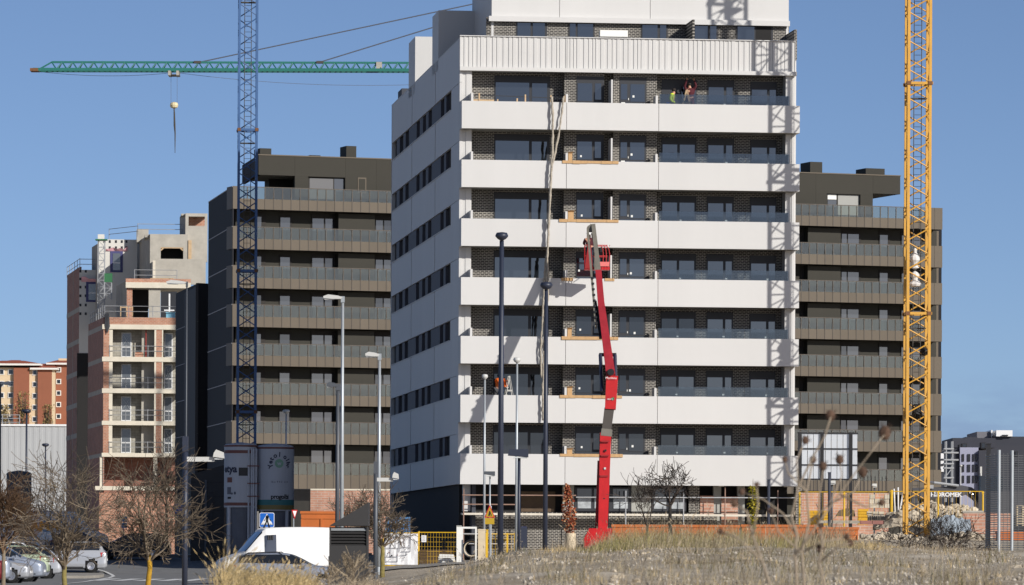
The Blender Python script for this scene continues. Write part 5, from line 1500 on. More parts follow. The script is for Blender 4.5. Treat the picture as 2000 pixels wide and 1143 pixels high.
# ------------------------------------------------------------------ silos
M_SILO = mat('weathered_pale_silo_paint', rgb(176, 180, 188), .6, var=.16, vscale=.9, streak=True)
M_STRIPE = mat('brown_red_stripe', rgb(112, 72, 66), .6, var=.1, vscale=2)
M_TEALB = mat('teal_band', rgb(54, 112, 116), .6)
M_OLIVEB = mat('olive_band', rgb(122, 108, 62), .6)
M_INK = mat('dark_lettering', rgb(38, 42, 66), .6)
M_BLOCKP = mat('grey_print', rgb(96, 98, 108), .6)
M_GRNP = mat('soft_green_print', rgb(120, 160, 138), .6)
M_BLK2 = mat('ink_black', rgb(26, 26, 30), .6)
SZ = 272.0
def silo(label, pxl, pxr, ytop, ybody, yfoot):
    k = SZ / F; cx = (pxl + pxr) / 2; r = (pxr - pxl) / 2 * k
    P_ = W(cx, 1090, SZ); t = thing('silo', label, 'silo', (P_.x, SZ, g1(P_.x, SZ)), 0, 'construction silos')
    zz = lambda y: W(cx, y, SZ).z - t.location.z
    zb, zs, ztop = zz(yfoot), zz(ybody), zz(ytop)
    MB().lathe([(r * .96, zb - .02), (r, zb), (r, zs), (r * .99, zs + .03)], 32).build('shell', M_SILO, t, smooth=False)
    MB().lathe([(r * 1.02, zs + .03), (r * .9, zs + (ztop - zs) * .55), (r * .55, ztop - .06), (.05, ztop)], 32).build('dome', M_SILO, t, smooth=True)
    MB().lathe([(r * 1.0, zs - .04), (r * 1.025, zs - .02), (r * 1.025, zs + .05), (r, zs + .06)], 32).build('rim', M_STRIPE, t)
    MB().lathe([(r * .86, .05), (r * .86, zb - .02)], 24).build('skirt', mat('silo_skirt_sheet', rgb(92, 96, 106), .6, var=.2, vscale=1.2), t)
    for a in (45, 135, 225, 315):
        x, y = r * .93 * math.cos(R(a)), r * .93 * math.sin(R(a))
        rod('leg', M_SILO, t, (x, y, 0), (x, y, zb + .05), .09, 8)
    for a in (225, 315, 45, 135):
        x, y = r * .8 * math.cos(R(a)), r * .8 * math.sin(R(a)); a2 = a + 90; x2, y2 = r * .8 * math.cos(R(a2)), r * .8 * math.sin(R(a2))
        rod('brace', M_SILO, t, (x, y, .1), (x2, y2, zb - .1), .035, 6)
        rod('brace', M_SILO, t, (x2, y2, .1), (x, y, zb - .1), .035, 6)
    return t, r, zz, cx, k
def on(t, r, cx, k, px, z, s, m, size, name='lettering', tilt=0.0, lift=.012):
    f = max(-.98, min(.98, (px - cx) * k / r)); a = math.asin(f)
    o = text_part(s, m, t, (0, 0, 0), (0, 0, 0), size, .003, name=name, bold=size * .03)
    o.matrix_local = Matrix.Translation((r * math.sin(a), -r * math.cos(a), z)) @ Matrix.Rotation(a, 4, 'Z') @ Matrix.Translation((0, -lift, 0)) @ Matrix.Rotation(R(90), 4, 'X') @ Matrix.Rotation(tilt, 4, 'Z')
    return o
def band(t, r, m, z0, z1, a0=-178, a1=-2, name='band', off=.008):
    mb = MB(); n = 22; rr = r + off
    for i in range(n + 1):
        a = R(a0 + (a1 - a0) * i / n)
        mb.v += [(rr * math.cos(a), rr * math.sin(a), z0), (rr * math.cos(a), rr * math.sin(a), z1)]
    for i in range(n): mb.f.append((2 * i, 2 * i + 2, 2 * i + 3, 2 * i + 1))
    return mb.build(name, m, t)
t, r, zz, cx, k = silo('pale silo with brown stripes, partly behind the grey site cabin', 437, 502, 864, 872, 991)
band(t, r, M_STRIPE, zz(886), zz(880)); band(t, r, M_STRIPE, zz(988), zz(982))
for s_, px in (('e', 441.5), ('t', 446.5), ('y', 452.5), ('a', 460)): on(t, r, cx, k, px, zz(917), s_, M_INK, .55)
for s_, px in (('o', 454), ('8', 460)): on(t, r, cx, k, px, zz(964), s_, M_INK, .20)
band(t, r, M_GREYBOX, zz(930), zz(914), -94, -60, 'hatch')
band(t, r, M_STRIPE, zz(943), zz(933), -140, -118, 'emblem')
band(t, r, M_BLOCKP, zz(966), zz(952), -140, -122, 'emblem'); band(t, r, M_BLK2, zz(975), zz(971), -138, -122, 'emblem')
t, r, zz, cx, k = silo('pale silo with an arc of letters and a teal band at its foot', 500, 573.5, 866, 876, 998)
band(t, r, M_TEALB, zz(987), zz(976.5)); band(t, r, M_OLIVEB, zz(996), zz(987))
cxl, cyl, ra = 546, 906.0, 17.0
for s_, a in zip('Yetol olbr', (198, 172, 149, 118, 87, 66, 48, 24, 2, -20)):
    if s_ == ' ': continue
    on(t, r, cx, k, cxl + ra * math.cos(R(a)), zz(cyl - ra * math.sin(R(a))), s_, M_INK, .36, tilt=R(a - 90))
pts = []
o = bpy.data.objects.new('emblem', MB().lathe([(.01, 0), (.24, 0), (.24, .004), (.01, .004)], 20).mesh('emblem', M_GRNP))
a = math.asin((cxl - cx) * k / r)
o.matrix_local = Matrix.Translation((r * math.sin(a), -r * math.cos(a), zz(cyl))) @ Matrix.Rotation(a, 4, 'Z') @ Matrix.Translation((0, -.008, 0)) @ Matrix.Rotation(R(90), 4, 'X')
put(o, t)
on(t, r, cx, k, cxl, zz(cyl), 'w', M_SILO, .3, lift=.03)
for s_, px in zip('prog olbi', (533, 538, 543, 548, 0, 553, 557, 560.5, 563)):
    if s_ != ' ': on(t, r, cx, k, px, zz(971), s_, M_BLK2, .34)
for s_, px in zip('lbo 943 60', (531, 534, 538, 0, 543, 547, 551, 0, 557, 561)):
    if s_ != ' ': on(t, r, cx, k, px, zz(942), s_, M_BLOCKP, .13)
for px in (486, 492.5, 496, 501):
    x = (px - cx) * k
    rod('standpipe', M_SILO, t, (x, -r * .75, .0), (x, -r * .75, zz(877)), .055, 6)
for y in (911, 945, 970):
    bx('pipe_bracket', M_STRIPE, t, (484 - cx) * k, (507 - cx) * k, -r * .75 - .07, -r * .75 + .07, zz(y) - .03, zz(y) + .03)
# dark tank at the far left
SZ_ = SZ; SZ = 300.0
t, r, zz, cx, k = silo('dark weathered tank among trees before the warehouse', 12, 61, 919, 927, 1030)
for c_ in t.children:
    if c_.name.split('.')[0] in ('shell', 'dome', 'rim', 'leg', 'brace'):
        c_.data.materials.clear() if c_.name.split('.')[0] in ('shell', 'dome', 'rim') else None
        if c_.name.split('.')[0] in ('shell', 'dome', 'rim'): c_.data.materials.append(mat('dark_tank_paint', rgb(86, 88, 94), .6, var=.25, vscale=1))
# grey site cabin beside the silos
q0, q1 = W(372, 1085, 282), W(437, 1085, 282)
t = thing('site_cabin', 'dark grey ribbed site cabin standing left of the silos', 'cabin', (q0.x, 282, g1(q0.x, 282)))
wd = q1.x - q0.x; zc = W(400, 927, 282).z - t.location.z
MB().prism([(0, 0, 0), (wd, 0, 0), (wd, 0, zc + .55), (0, 0, zc)], (0, 3, 0)).build('body', M_GREYBOX, t)
for i in range(6):
    z = .5 + i * zc / 6.2; bx('siding_joint', M_BLK, t, .0, wd, -.02, -.002, z, z + .03)
bx('corner_post', M_DGALV, t, wd * .42, wd * .48, -.05, -.022, 0, zc - .3); bx('window', M_BLK, t, wd * .55, wd * .68, -.04, -.022, zc * .35, zc * .8)

# ------------------------------------------------------------------ orange skips and barriers
def skip(label, pa, pb, yt, yb, Z, name='orange_barrier', cat='barrier', dep=1.2, ang=0):
    a, b = W(pa, yt, Z), W(pb, yt, Z)
    zb = W((pa + pb) / 2, yb, Z).z
    t = thing(name, label, cat, (a.x, a.y, zb), ang)
    w_ = b.x - a.x; h = a.z - zb
    MB().box(0, w_, 0, dep, -.4, h - .06).build('body', M_ORG, t)
    bx('top_rim', M_ORG, t, -.04, w_ + .04, -.05, dep + .04, h - .06, h + .06)
    bx('stiffener', M_ORG, t, .02, w_ - .02, -.035, -.002, h * .58, h * .66)
    n = max(2, int(w_ / 1.9))
    for i in range(n + 1):
        x = w_ * i / n
        bx('post', M_ORG, t, max(0, x - .05), min(w_, x + .05), -.055, -.003, -.4, h * .57)
    return t
skip('orange steel skip standing beyond the white van', 588, 668, 1001, 1031, 240, 'skip', 'skip', 2.0)
skip('long orange barrier left of the dark gap below the bare tree', 1196, 1444, 1027, 1064, 236)
skip('orange barrier below the yellow leaved sapling, right of the dark gap', 1449, 1594, 1027, 1064, 236)
skip('short orange barrier end beside the pale gravel heap on the right', 1596, 1676, 1032, 1064, 234)
skip('orange barrier behind the tall mesh fence at the right edge', 1950, 2030, 1040, 1075, 240)

# dark louvred kiosk
KZ = 172.0; k = KZ / F
a = W(643, 1090, KZ); b = W(719, 1090, KZ); w_ = b.x - a.x
t = thing('ventilation_kiosk', 'dark louvred ventilation kiosk with a steep wedge roof beside the van', 'kiosk', (a.x, KZ, g1(a.x, KZ)))
zk = lambda y: W(680, y, KZ).z - t.location.z
MB().box(.03, w_ - .03, .12, 1.8, 0, zk(1030)).build('body', M_BLK, t)
MB().prism([(0, 0, zk(1027)), (w_, 0, zk(1027)), (w_, 0, zk(982)), (w_ * .97, 0, zk(983))], (0, 1.8, 0)).build('wedge_roof', M_GREYBOX, t)
for i in range(13):
    z = zk(1030) - (i + 1) * .105
    MB().prism([(.0, .0, z), (w_, .0, z), (w_, .09, z + .07), (.0, .09, z + .07)], (0, .012, -.02)).build('slat', M_GALV if i < 1 else M_GREYBOX, t)
for x in (0, w_ - .06): bx('corner_post', M_GREYBOX, t, x, x + .06, -.03, .1, 0, zk(1029))
MB().box(.02, w_ - .02, -.02, .115, 0, zk(1066)).build('base_panel', M_GREYBOX, t)

# blue shipping container behind the fence
CZ = 251.0
a, b = W(753, 1090, CZ), W(801, 1090, CZ)
t = thing('container', 'small blue corrugated container behind the yellow mesh fence', 'container', (a.x, CZ, g1(a.x, CZ)))
w_ = b.x - a.x; h = W(780, 1010, CZ).z - t.location.z
M_CBLUE = mat('container_blue', rgb(74, 128, 178), .55, var=.12, vscale=2)
MB().box(.04, w_ - .04, .05, 2.2, .1, h - .05).build('body', M_CBLUE, t)
for i in range(8): bx('corrugation', M_CBLUE, t, .1 + i * (w_ - .2) / 8, .1 + (i + .55) * (w_ - .2) / 8, .0, .049, .15, h - .12)
for x in (0, w_ - .09): bx('corner_post', M_CBLUE, t, x, x + .09, -.03, .06, 0, h)
bx('top_rail', M_CBLUE, t, .09, w_ - .09, -.02, .06, h - .1, h)
bx('sticker', M_PAPER, t, w_ * .55, w_ * .8, -.012, -.001, h - .34, h - .22)

# ------------------------------------------------------------------ yellow mesh fence with the plan banner
FZ = 243.0
def fence_panel(label, pa, pb, yt, yb, wires=True, Z=FZ, name='mesh_fence', wm=M_YELP, nv=None, post_m=M_YELP, grp=None):
    a, b = W(pa, yb, Z), W(pb, yb, Z); t = thing(name, label, 'fence', a, 0, grp)
    w_ = b.x - a.x; h = W(pa, yt, Z).z - a.z
    for x in (0, w_): rod('post', post_m, t, (x, 0, -.25), (x, 0, h + .06), .03, 8)
    for z in (0, h): rod('rail', post_m, t, (0, 0, z), (w_, 0, z), .025, 6)
    if wires:
        n = nv or int(w_ / .14)
        for i in range(1, n): rod('wire', wm, t, (w_ * i / n, .012, 0), (w_ * i / n, .012, h), .007, 4)
        m = int(h / .22)
        for i in range(1, m): rod('wire', wm, t, (0, -.006, h * i / m), (w_, -.006, h * i / m), .008, 4)
    bx('foot_block', M_BLK, t, -.3, .3, -.12, .12, -.26, -.08)
    return t, w_, h
t, w_, h = fence_panel('yellow mesh fence panel hung with a white floor plan banner', 748, 816.5, 1041, 1105)
bn = thing('plan_banner', 'white banner printed with a floor plan, hung on the yellow fence', 'banner', W(750, 1103, FZ) + Vector((0, -.05, 0)))
bw, bh_ = 66 * FZ / F, 61 * FZ / F
mb = MB(); nx = 10
for j in range(7):
    for i in range(nx + 1):
        mb.v.append((bw * i / nx, -.02 * math.sin(i * 1.9 + j) - (.03 if (i > 7 and j > 4) else 0), bh_ * j / 6))
for j in range(6):
    for i in range(nx): mb.f.append((j * (nx + 1) + i, j * (nx + 1) + i + 1, (j + 1) * (nx + 1) + i + 1, (j + 1) * (nx + 1) + i))
cl = mb.build('cloth', M_SWHITE, bn)
def ln(x0, z0, x1, z1, m=M_BLOCKP, w=.022):
    bx('plan_line', m, cl, min(x0, x1) * bw - (w / 2 if x0 == x1 else 0), max(x0, x1) * bw + (w / 2 if x0 == x1 else 0), -.062, -.056, min(z0, z1) * bh_ - (w / 2 if z0 == z1 else 0), max(z0, z1) * bh_ + (w / 2 if z0 == z1 else 0))
for (x0, z0, x1, z1) in ((.05, .9, .78, .9), (.05, .53, .46, .53), (.05, .25, .4, .25), (.05, .05, .05, .9), (.78, .42, .78, .9), (.46, .42, .46, .9), (.5, .55, .78, .55), (.5, .42, .78, .42), (.34, .53, .34, .9), (.4, .1, .4, .53), (.05, .1, .4, .1), (.2, .53, .2, .78), (.62, .55, .62, .9), (.46, .3, .66, .3), (.66, .3, .66, .42), (.2, .25, .2, .5)):
    ln(x0, z0, x1, z1)
rs = random.Random(5)
for i in range(26):
    x, z = rs.uniform(.07, .74), rs.uniform(.1, .86); bx('plan_mark', M_BLK if i % 3 else M_STRIPE, cl, x * bw, x * bw + rs.uniform(.02, .07), -.064, -.0625, z * bh_, z * bh_ + rs.uniform(.02, .08))
t, w_, h = fence_panel('open yellow mesh fence panel with a small white notice', 818, 892, 1040, 1105)
q = W(823, 1059, FZ - .05)
nt_ = thing('paper_notice', 'white paper notice tied to the open yellow fence panel', 'notice', q)
MB().box(0, .24, 0, .008, 0, .33).build('sheet', M_SWHITE, nt_)
for i in range(4): bx('text_line', M_BLOCKP, nt_, .04, .19 - .03 * (i % 2), -.004, -.001, .08 + i * .06, .095 + i * .06)
fence_panel('short yellow mesh fence piece beside the chipboard post', 949, 1005, 1043, 1092, Z=245)
# things standing behind the fence panel, in the building's shade
for (px, py, w1, h1, lab) in ((872, 1090, .42, .14, 'small white bag lying low behind the yellow fence'),):
    t = thing('cement_bag', lab, 'bag', gpos(px, FZ + 2))
    MB().prism([(-.4, 0, .25), (.4, 0, .25), (.36, 0, .42), (-.34, 0, .44)], (0, .5, 0)).build('sack', M_PAPER, t)
    MB().prism([(-.42, 0, .02), (.44, 0, .02), (.40, 0, .23), (-.38, 0, .22)], (0, .5, 0)).build('sack', M_PAPER, t)
pallet_of('timber_stack', 'dark timber stack lying in shade behind the yellow fence', 'timber', gpos(852, FZ + 4), mat('dark_old_timber', rgb(92, 72, 48), .9, var=.3, vscale=4), (1.6, 1, .7), 5)
# gate posts and boards at the corner
for (pa, pb, yt, yb, m_, nm, lab, cat) in ((891.5, 901, 1029, 1103, M_PAPER, 'gate_pillar', 'white painted gate pillar where the yellow fence ends', 'pillar'),
                                     (933.5, 948, 1036, 1098, M_BEIGE, 'chipboard_post', 'beige chipboard boxed post right of the white doorway frame', 'post'),
                                     (949.5, 953, 1037, 1095, M_YELP, 'yellow_post', 'yellow site post beside the chipboard boxed post', 'post'),
                                     (989, 992, 1044, 1092, M_YELP, 'yellow_post', 'thin yellow site post right of the tallest dark lamp', 'post')):
    a, b = W(pa, yb, 241), W(pb, yb, 241); h = W(pa, yt, 241).z - a.z
    t = thing(nm, lab, cat, a)
    MB().box(0, b.x - a.x, 0, .2, -.2, h).build('shaft', m_, t)
    bx('cap', m_ if nm != 'gate_pillar' else M_SOFF, t, -.012, b.x - a.x + .012, -.012, .212, h, h + .06)
a, b = W(901, 1095, 242), W(931, 1095, 242); h = W(901, 1029, 242).z - a.z
t = thing('door_frame', 'white empty doorway frame standing at the site corner', 'doorway', a)
w_ = b.x - a.x
for x in (0, w_ - .08): bx('jamb', M_PAPER, t, x, x + .08, 0, .1, -.2, h)
bx('lintel', M_PAPER, t, .081, w_ - .081, 0, .1, h - .09, h)
t = thing('cable_reel', 'tangled cable reel lying inside the white doorway frame', 'cable reel', W(921, 1090, 243.5))
for j in range(3):
    MB().path([(.42 * math.cos(2 * math.pi * i / 16) * (1 - .1 * j), .1 * j, .45 + .42 * math.sin(2 * math.pi * i / 16) * (1 - .1 * j)) for i in range(17)], .05, 5).build('loop', [M_BLK, M_BEIGE, M_BLK][j], t)
# tube planter with the red sapling is built with the trees
# ------------------------------------------------------------------ right hand building site
PZ_ = 268.0
def pt(px, py, Z): return W(px, py, Z)
# billboard seen from its sheeted side
a, b = W(1559, 936, 262), W(1674.5, 936, 262)
BBW = b.x - a.x; BBH = W(1560, 846, 262).z - a.z
M_SHEEN = glass_mat('grey_polished_sheet', (.60, .62, .64), refl=.25, rough=.25)
gzb = g1(a.x + BBW / 2, 262)
t = thing('billboard', 'pale metallic billboard panels framed in dark steel beside the white block', 'billboard', (a.x, 262, gzb))
z0 = a.z - gzb
cols = [0, .055, .155, .255, .36, .455, .555, .655, .755, .88, 1.0]
rows = [0, .31, .66, 1.0]
for i in range(len(cols) - 1):
    for j in range(3):
        bx('sheet_panel', M_SHEEN, t, cols[i] * BBW + .015, cols[i + 1] * BBW - .015, 0, .03, z0 + rows[j] * BBH + .015, z0 + rows[j + 1] * BBH - .015)
for j in range(4): bx('cross_rail', M_BLK, t, -.05, BBW + .02, -.05, -.002, z0 + rows[j] * BBH - .035, z0 + rows[j] * BBH + .035)
for x in (.02, .40, .885):
    bx('upright', M_BLK, t, x * BBW - .09, x * BBW + .09, -.12, -.052, -.3, z0 + BBH + .05)
# pink brick garden wall and its yellow fence
a, b = W(1563, 1040, 292), W(1735, 1040, 292)
gw = thing('brick_wall', 'low pink brick wall beneath the billboard, right of the white block', 'wall', (a.x, 292, g1(a.x, 292)))
h = W(1600, 962, 292).z - gw.location.z
MB().box(0, b.x - a.x, 0, .3, -.3, h).build('brickwork', M_PINK, gw)
bx('coping', M_BLK, gw, 0, b.x - a.x, -.03, .33, h, h + .1)
for i in range(24): bx('railing_bar', M_BLK, gw, .15 + i * (b.x - a.x - .3) / 23 - .02, .15 + i * (b.x - a.x - .3) / 23 + .02, .1, .14, h + .1, h + .95)
a, b = W(606, 1030, 345), W(795, 1030, 345)
gw = thing('brick_wall', 'low pink brick wall at the foot of the left olive brown block', 'wall', (a.x, 345, g1(a.x, 345)))
h = W(700, 958, 345).z - gw.location.z
MB().box(0, b.x - a.x, 0, .3, -.5, h).build('brickwork', M_PINK, gw)
bx('coping', M_SLABC, gw, 0, b.x - a.x, -.03, .33, h, h + .1)
a, b = W(574, 1030, 344), W(606, 1030, 344)
rl = thing('railing', 'dark upright railing beside the pink wall behind the silo', 'railing', (a.x, 344, g1(a.x, 344)))
h = W(590, 957, 344).z - rl.location.z
for i in range(14): bx('bar', M_BLK, rl, i * (b.x - a.x) / 14, i * (b.x - a.x) / 14 + .035, 0, .04, 0, h)
bx('rail', M_BLK, rl, 0, b.x - a.x, -.02, -.002, h, h + .06)
FG = 'yellow site fence posts'
for (px, yt, yb, lab) in ((1561.5, 961, 1024, 'yellow site post at the right corner of the white block'), (1648.5, 962, 1010, 'yellow site post in front of the low pink brick wall'), (1741, 957, 1012, 'thick yellow site post left of the yellow crane mast'), (1832.5, 959, 1012, 'yellow site post rising before the excavator lettering'), (1919.5, 960, 1010, 'yellow site post at the right end of the rubble')):
    p = W(px, yb, 258); t = thing('fence_post', lab, 'post', (p.x, p.y, p.z - .5)); h = W(px, yt, 258).z - p.z + .5
    MB().tube((0, 0, 0), (0, 0, h), .045 if px != 1741 else .07, None, 8).build('shaft', M_YELP, t)
    bx('collar', M_YELP, t, -.06, .06, -.06, .06, h - .1, h - .04)
for (pa, pb, y, lab) in ((1562, 1741, 961, 'thin yellow fence rail above the pink brick wall'), (1741, 1920, 960, 'thin yellow fence rail above the rubble heaps')):
    q0, q1 = W(pa, y, 258.2), W(pb, y, 258.2)
    t = thing('fence_rail', lab, 'fence rail', q0); rod('tube', M_YELP, t, (0, 0, 0), q1 - q0, .022, 6)
    n = 12
    for i in range(1, n * 2): rod('wire', M_YELP, t, ((q1.x - q0.x) * i / (n * 2), .01, -1.6), ((q1.x - q0.x) * i / (n * 2), .01, 0), .006, 4)
# yellow crates
for (pa, pb, yt, yb, Z, lab) in ((1579, 1605, 997, 1012, 270, 'brown and yellow crate at the left by the pink wall'), (1606, 1620, 997, 1012, 269, 'yellow crate beside the dark steel post'), (1676, 1696, 994, 1010, 266, 'yellow crate beside the stacked pale blocks')):
    a, b = W(pa, yb, Z), W(pb, yb, Z); h = W(pa, yt, Z).z - a.z
    t = thing('crate', lab, 'crate', a); m_ = mat('crate_yellow', rgb(214, 164, 32), .6, var=.15, vscale=3)
    for i in range(3): bx('board', m_, t, 0, b.x - a.x, -.02, .03, i * h / 3 + .01, (i + 1) * h / 3 - .01)
    MB().box(.02, b.x - a.x - .02, .031, .6, -.4, h - .02).build('box', m_, t)
# dark shovel-like timber spade at 1640
t = thing('loader_bucket', 'brown loader bucket resting behind the orange barrier', 'bucket', W(1652, 1008, 264))
MB().prism([(-.5, 0, .0), (.5, 0, -.02), (.45, 0, .3), (.1, 0, .42), (-.3, 0, .3)], (0, .8, 0)).build('scoop', mat('brown_steel', rgb(110, 92, 70), .6, var=.2, vscale=3), t)
beam('handle', MATS['brown_steel'], t, (.1, .3, .3), (.12, .3, 1.3), .09)
# stacked concrete blocks
rs = random.Random(77)
def block_stack(label, px0, px1, yt, yb, Z, m, bw_, bh_, holes=True, skip_p=.1):
    a, b = W(px0, yb, Z), W(px1, yb, Z); h = W(px0, yt, Z).z - a.z
    t = thing('block_stack', label, 'block stack', a)
    nx, nz = max(1, int((b.x - a.x) / bw_)), max(1, int(h / bh_))
    for j in range(nz):
        for i in range(nx):
            if nz > 1 and j == nz - 1 and rs.random() < skip_p * 4: continue
            x = i * bw_ + rs.uniform(-.02, .02); y = rs.uniform(-.05, .05)
            o = bx('block', m, t, x, x + bw_ - .02, y, y + .4, j * bh_, (j + 1) * bh_ - .015)
    if holes:
        for i in range(nx * 2): bx('core_hole', M_DARK, t, i * bw_ / 2 + .05, i * bw_ / 2 + .13, -.062, -.052, .06, bh_ - .06)
    return t
M_PBLK = mat('pale_concrete_block', rgb(206, 196, 176), .9, var=.2, vscale=2, obj_var=.1)
M_GBLK = mat('grey_hollow_block', rgb(168, 160, 146), .9, var=.2, vscale=2, obj_var=.1)
block_stack('tall stack of pale concrete blocks left of the yellow crane foot', 1699, 1738, 965, 992, 264, M_PBLK, .26, .24, False)
block_stack('long low stack of pale concrete blocks in front of the yellow crate', 1694, 1738, 992, 1006, 260, M_PBLK, .3, .2, False)
block_stack('grey hollow blocks with dark core holes at the front of the stacks', 1696, 1732, 1005, 1018, 256, M_GBLK, .22, .32)
block_stack('low row of grey slabs between the barrier and the crane foot', 1600, 1690, 1010, 1022, 258, M_GBLK, .7, .16, False)
block_stack('reddish stained slabs lying behind the orange barrier end', 1680, 1735, 1016, 1024, 252, mat('red_stained_slab', rgb(150, 104, 96), .9, var=.3, vscale=2), .6, .2, False)
for i, (pa, ya, pb, yb_, lab) in enumerate(((1746, 955, 1749, 1000, 'leftmost of the upright white pipes by the crane mast'), (1754, 952, 1755, 1000, 'middle of the upright white pipes by the crane mast'), (1765, 955, 1756, 988, 'leaning white pipe closest to the crane mast'))):
    p0, p1 = W(pa, ya, 262), W(pb, yb_, 262)
    t = thing('pipe', lab, 'pipe', p1, 0, 'white pipes by the crane mast'); MB().tube((0, 0, -.5), p0 - p1, .04, None, 8).build('tube', M_SWHITE, t)
# rubble chunks: every large one its own thing-free piece of one heap
def chunk(r, sx, sy, sz):
    mb = MB(); n = 7; mb_pts = []
    for i in range(3):
        z = (-.5, .05, .5)[i] * sz; rr = (.5, .56, .34)[i]
        for j in range(n):
            a = 2 * math.pi * (j + .4 * i) / n; q = rr * r.uniform(.75, 1.15)
            mb.v.append((q * sx * math.cos(a), q * sy * math.sin(a), z + r.uniform(-.1, .1) * sz))
    for i in range(2):
        for j in range(n): mb.f.append((i * n + j, i * n + (j + 1) % n, (i + 1) * n + (j + 1) % n, (i + 1) * n + j))
    mb.f += [tuple(range(n - 1, -1, -1)), tuple(2 * n + j for j in range(n))]
    return mb
M_RUB = mat('pale_rubble', rgb(190, 178, 158), .95, var=.25, vscale=1.5, obj_var=.2)
rk = [chunk(random.Random(i), 1, 1, .8).mesh('rubble_chunk', M_RUB, False) for i in range(6)]
def heap(label, pxc, yb, wd, hgt, Z, n, seed, smax=.5, dep=2.5):
    r = random.Random(seed); P_ = W(pxc, yb, Z)
    t = thing('rubble_heap', label, 'rubble heap', P_, 0, 'rubble heaps around the crane foot')
    for i in range(n):
        x = r.gauss(0, .42) * wd / 2; x = max(-wd / 2, min(wd / 2, x)); y = r.uniform(-dep / 2, dep / 2)
        zt = hgt * max(0, 1 - abs(x / (wd / 2)) ** 1.5) * max(0, 1 - abs(y / (dep * .7)) ** 2)
        o = bpy.data.objects.new('chunk', r.choice(rk)); s = r.uniform(.2, 1) ** 1.5 * smax + .08
        o.location = (x, y, zt * r.uniform(.7, 1.0)); o.rotation_euler = (r.uniform(-.5, .5), r.uniform(-.5, .5), r.uniform(0, 6)); o.scale = (s, s * r.uniform(.7, 1.1), s * r.uniform(.6, 1))
        put(o, t)
    mb = MB(); nx, ny = 14, 8
    for j in range(ny + 1):
        for i in range(nx + 1):
            x = wd * (i / nx - .5) * 1.1; y = dep * (j / ny - .5) * 1.3
            z = hgt * max(0, 1 - abs(x / (wd / 2)) ** 1.5) * max(0, 1 - abs(y / (dep * .7)) ** 2) * .92 + r.uniform(-.06, .06) - .1
            mb.v.append((x, y, z))
    for j in range(ny):
        for i in range(nx): mb.f.append((j * (nx + 1) + i, j * (nx + 1) + i + 1, (j + 1) * (nx + 1) + i + 1, (j + 1) * (nx + 1) + i))
    mb.build('spoil', M_GROUND, t)
heap('pale rubble heap left of the crane foot, in front of the pipes', 1766, 1030, 2.8, 1.15, 257, 60, 1)
heap('high rubble heap with big lumps right of the crane foot', 1816, 1016, 2.6, 1.0, 260, 90, 2, .4)
heap('broad rubble heap under the excavator boom at the right', 1870, 1020, 3.4, .95, 261, 90, 3, .4)
heap('white chalky rubble strip in front of the crane foot', 1725, 1062, 5.5, .5, 246, 90, 4, .35, 1.5)
heap('white chalky rubble strip on the right beneath the dark shrub', 1890, 1060, 4.0, .5, 246, 80, 5, .35, 1.5)
t = thing('plastic_sheet', 'crumpled blue grey plastic sheet over the rubble beneath the excavator', 'sheet', W(1820, 1046, 250))
mb = MB(); r = random.Random(3); nx, ny = 14, 5
for j in range(ny + 1):
    for i in range(nx + 1): mb.v.append((2.0 * i / nx, j * .2, .15 + .85 * (j / ny) + r.uniform(-.09, .09) - .3 * abs(i / nx - .5)))
for j in range(ny):
    for i in range(nx): mb.f.append((j * (nx + 1) + i, j * (nx + 1) + i + 1, (j + 1) * (nx + 1) + i + 1, (j + 1) * (nx + 1) + i))
mb.build('film', mat('blue_grey_plastic', rgb(150, 160, 168), .35, var=.2, vscale=3), t)
mb = MB(); mb.box(0, 2.4, 0, .3, -.3, 1.15)
p = W(1881, 1046, 252); t = thing('brick_wall', 'short stub of pink brick wall by the right rubble', 'wall', p); mb.build('brickwork', M_PINK, t); bx('coping', M_CONC, t, -.02, 1.02 * 1.0, -.03, .33, 1.152, 1.25)
# excavator
XZ = 266.0
eo = W(1850, 1040, XZ); ez = eo.z
ex = thing('excavator', 'grey excavator with white lettering along its boom, parked behind the rubble', 'excavator', eo)
ep = lambda px, py, dy=0: (W(px, py, XZ).x - eo.x, dy, W(px, py, XZ).z - ez)
M_EXG = mat('excavator_grey', rgb(74, 74, 78), .5, var=.08, vscale=1)
MB().prism([ep(1782, 962), ep(1784, 953), ep(1842, 951), ep(1878, 948), ep(1898, 952), ep(1915, 965), ep(1926, 995), ep(1918, 999), ep(1903, 978), ep(1888, 966), ep(1870, 972), ep(1800, 974)], (0, .6, 0)).build('boom', M_EXG, ex)
rod('hydraulic_ram', mat('chrome_rod', (.7, .7, .7), .2, metal=.9), ex, ep(1782, 938, -.15), ep(1824, 943, -.15), .055, 8)
rod('hydraulic_ram', M_PIPE, ex, ep(1824, 943, -.15), ep(1872, 949, -.15), .075, 8)
rod('hydraulic_ram', MATS['chrome_rod'], ex, ep(1898, 966, -.2), ep(1920, 1002, -.2), .07, 8)
bx('ram_joint', M_PIPE, ex, ep(1820, 0)[0], ep(1827, 0)[0], -.25, -.05, ep(0, 946)[2], ep(0, 939)[2])
for q in (1830, 1835, 1899, 1903): bx('work_lamp', M_SWHITE, ex, ep(q - 1, 0)[0], ep(q + 1, 0)[0], -.1, .0, ep(0, 956 if q < 1850 else 955)[2], ep(0, 951 if q < 1850 else 950)[2])
text_part('HIDROMEK', M_SWHITE, ex, ep(1848, 966.5, -.012), (R(90), 0, 0), .30, .004, bold=.012, sx=1.08)
MB().prism([ep(1778, 965), ep(1790, 960), ep(1800, 1020), ep(1792, 1024)], (0, .5, 0)).build('stick', M_EXG, ex)
MB().prism([ep(1786, 1018), ep(1802, 1016), ep(1806, 1034), ep(1790, 1038)], (0, 1.0, 0)).build('bucket', M_BLK, ex)
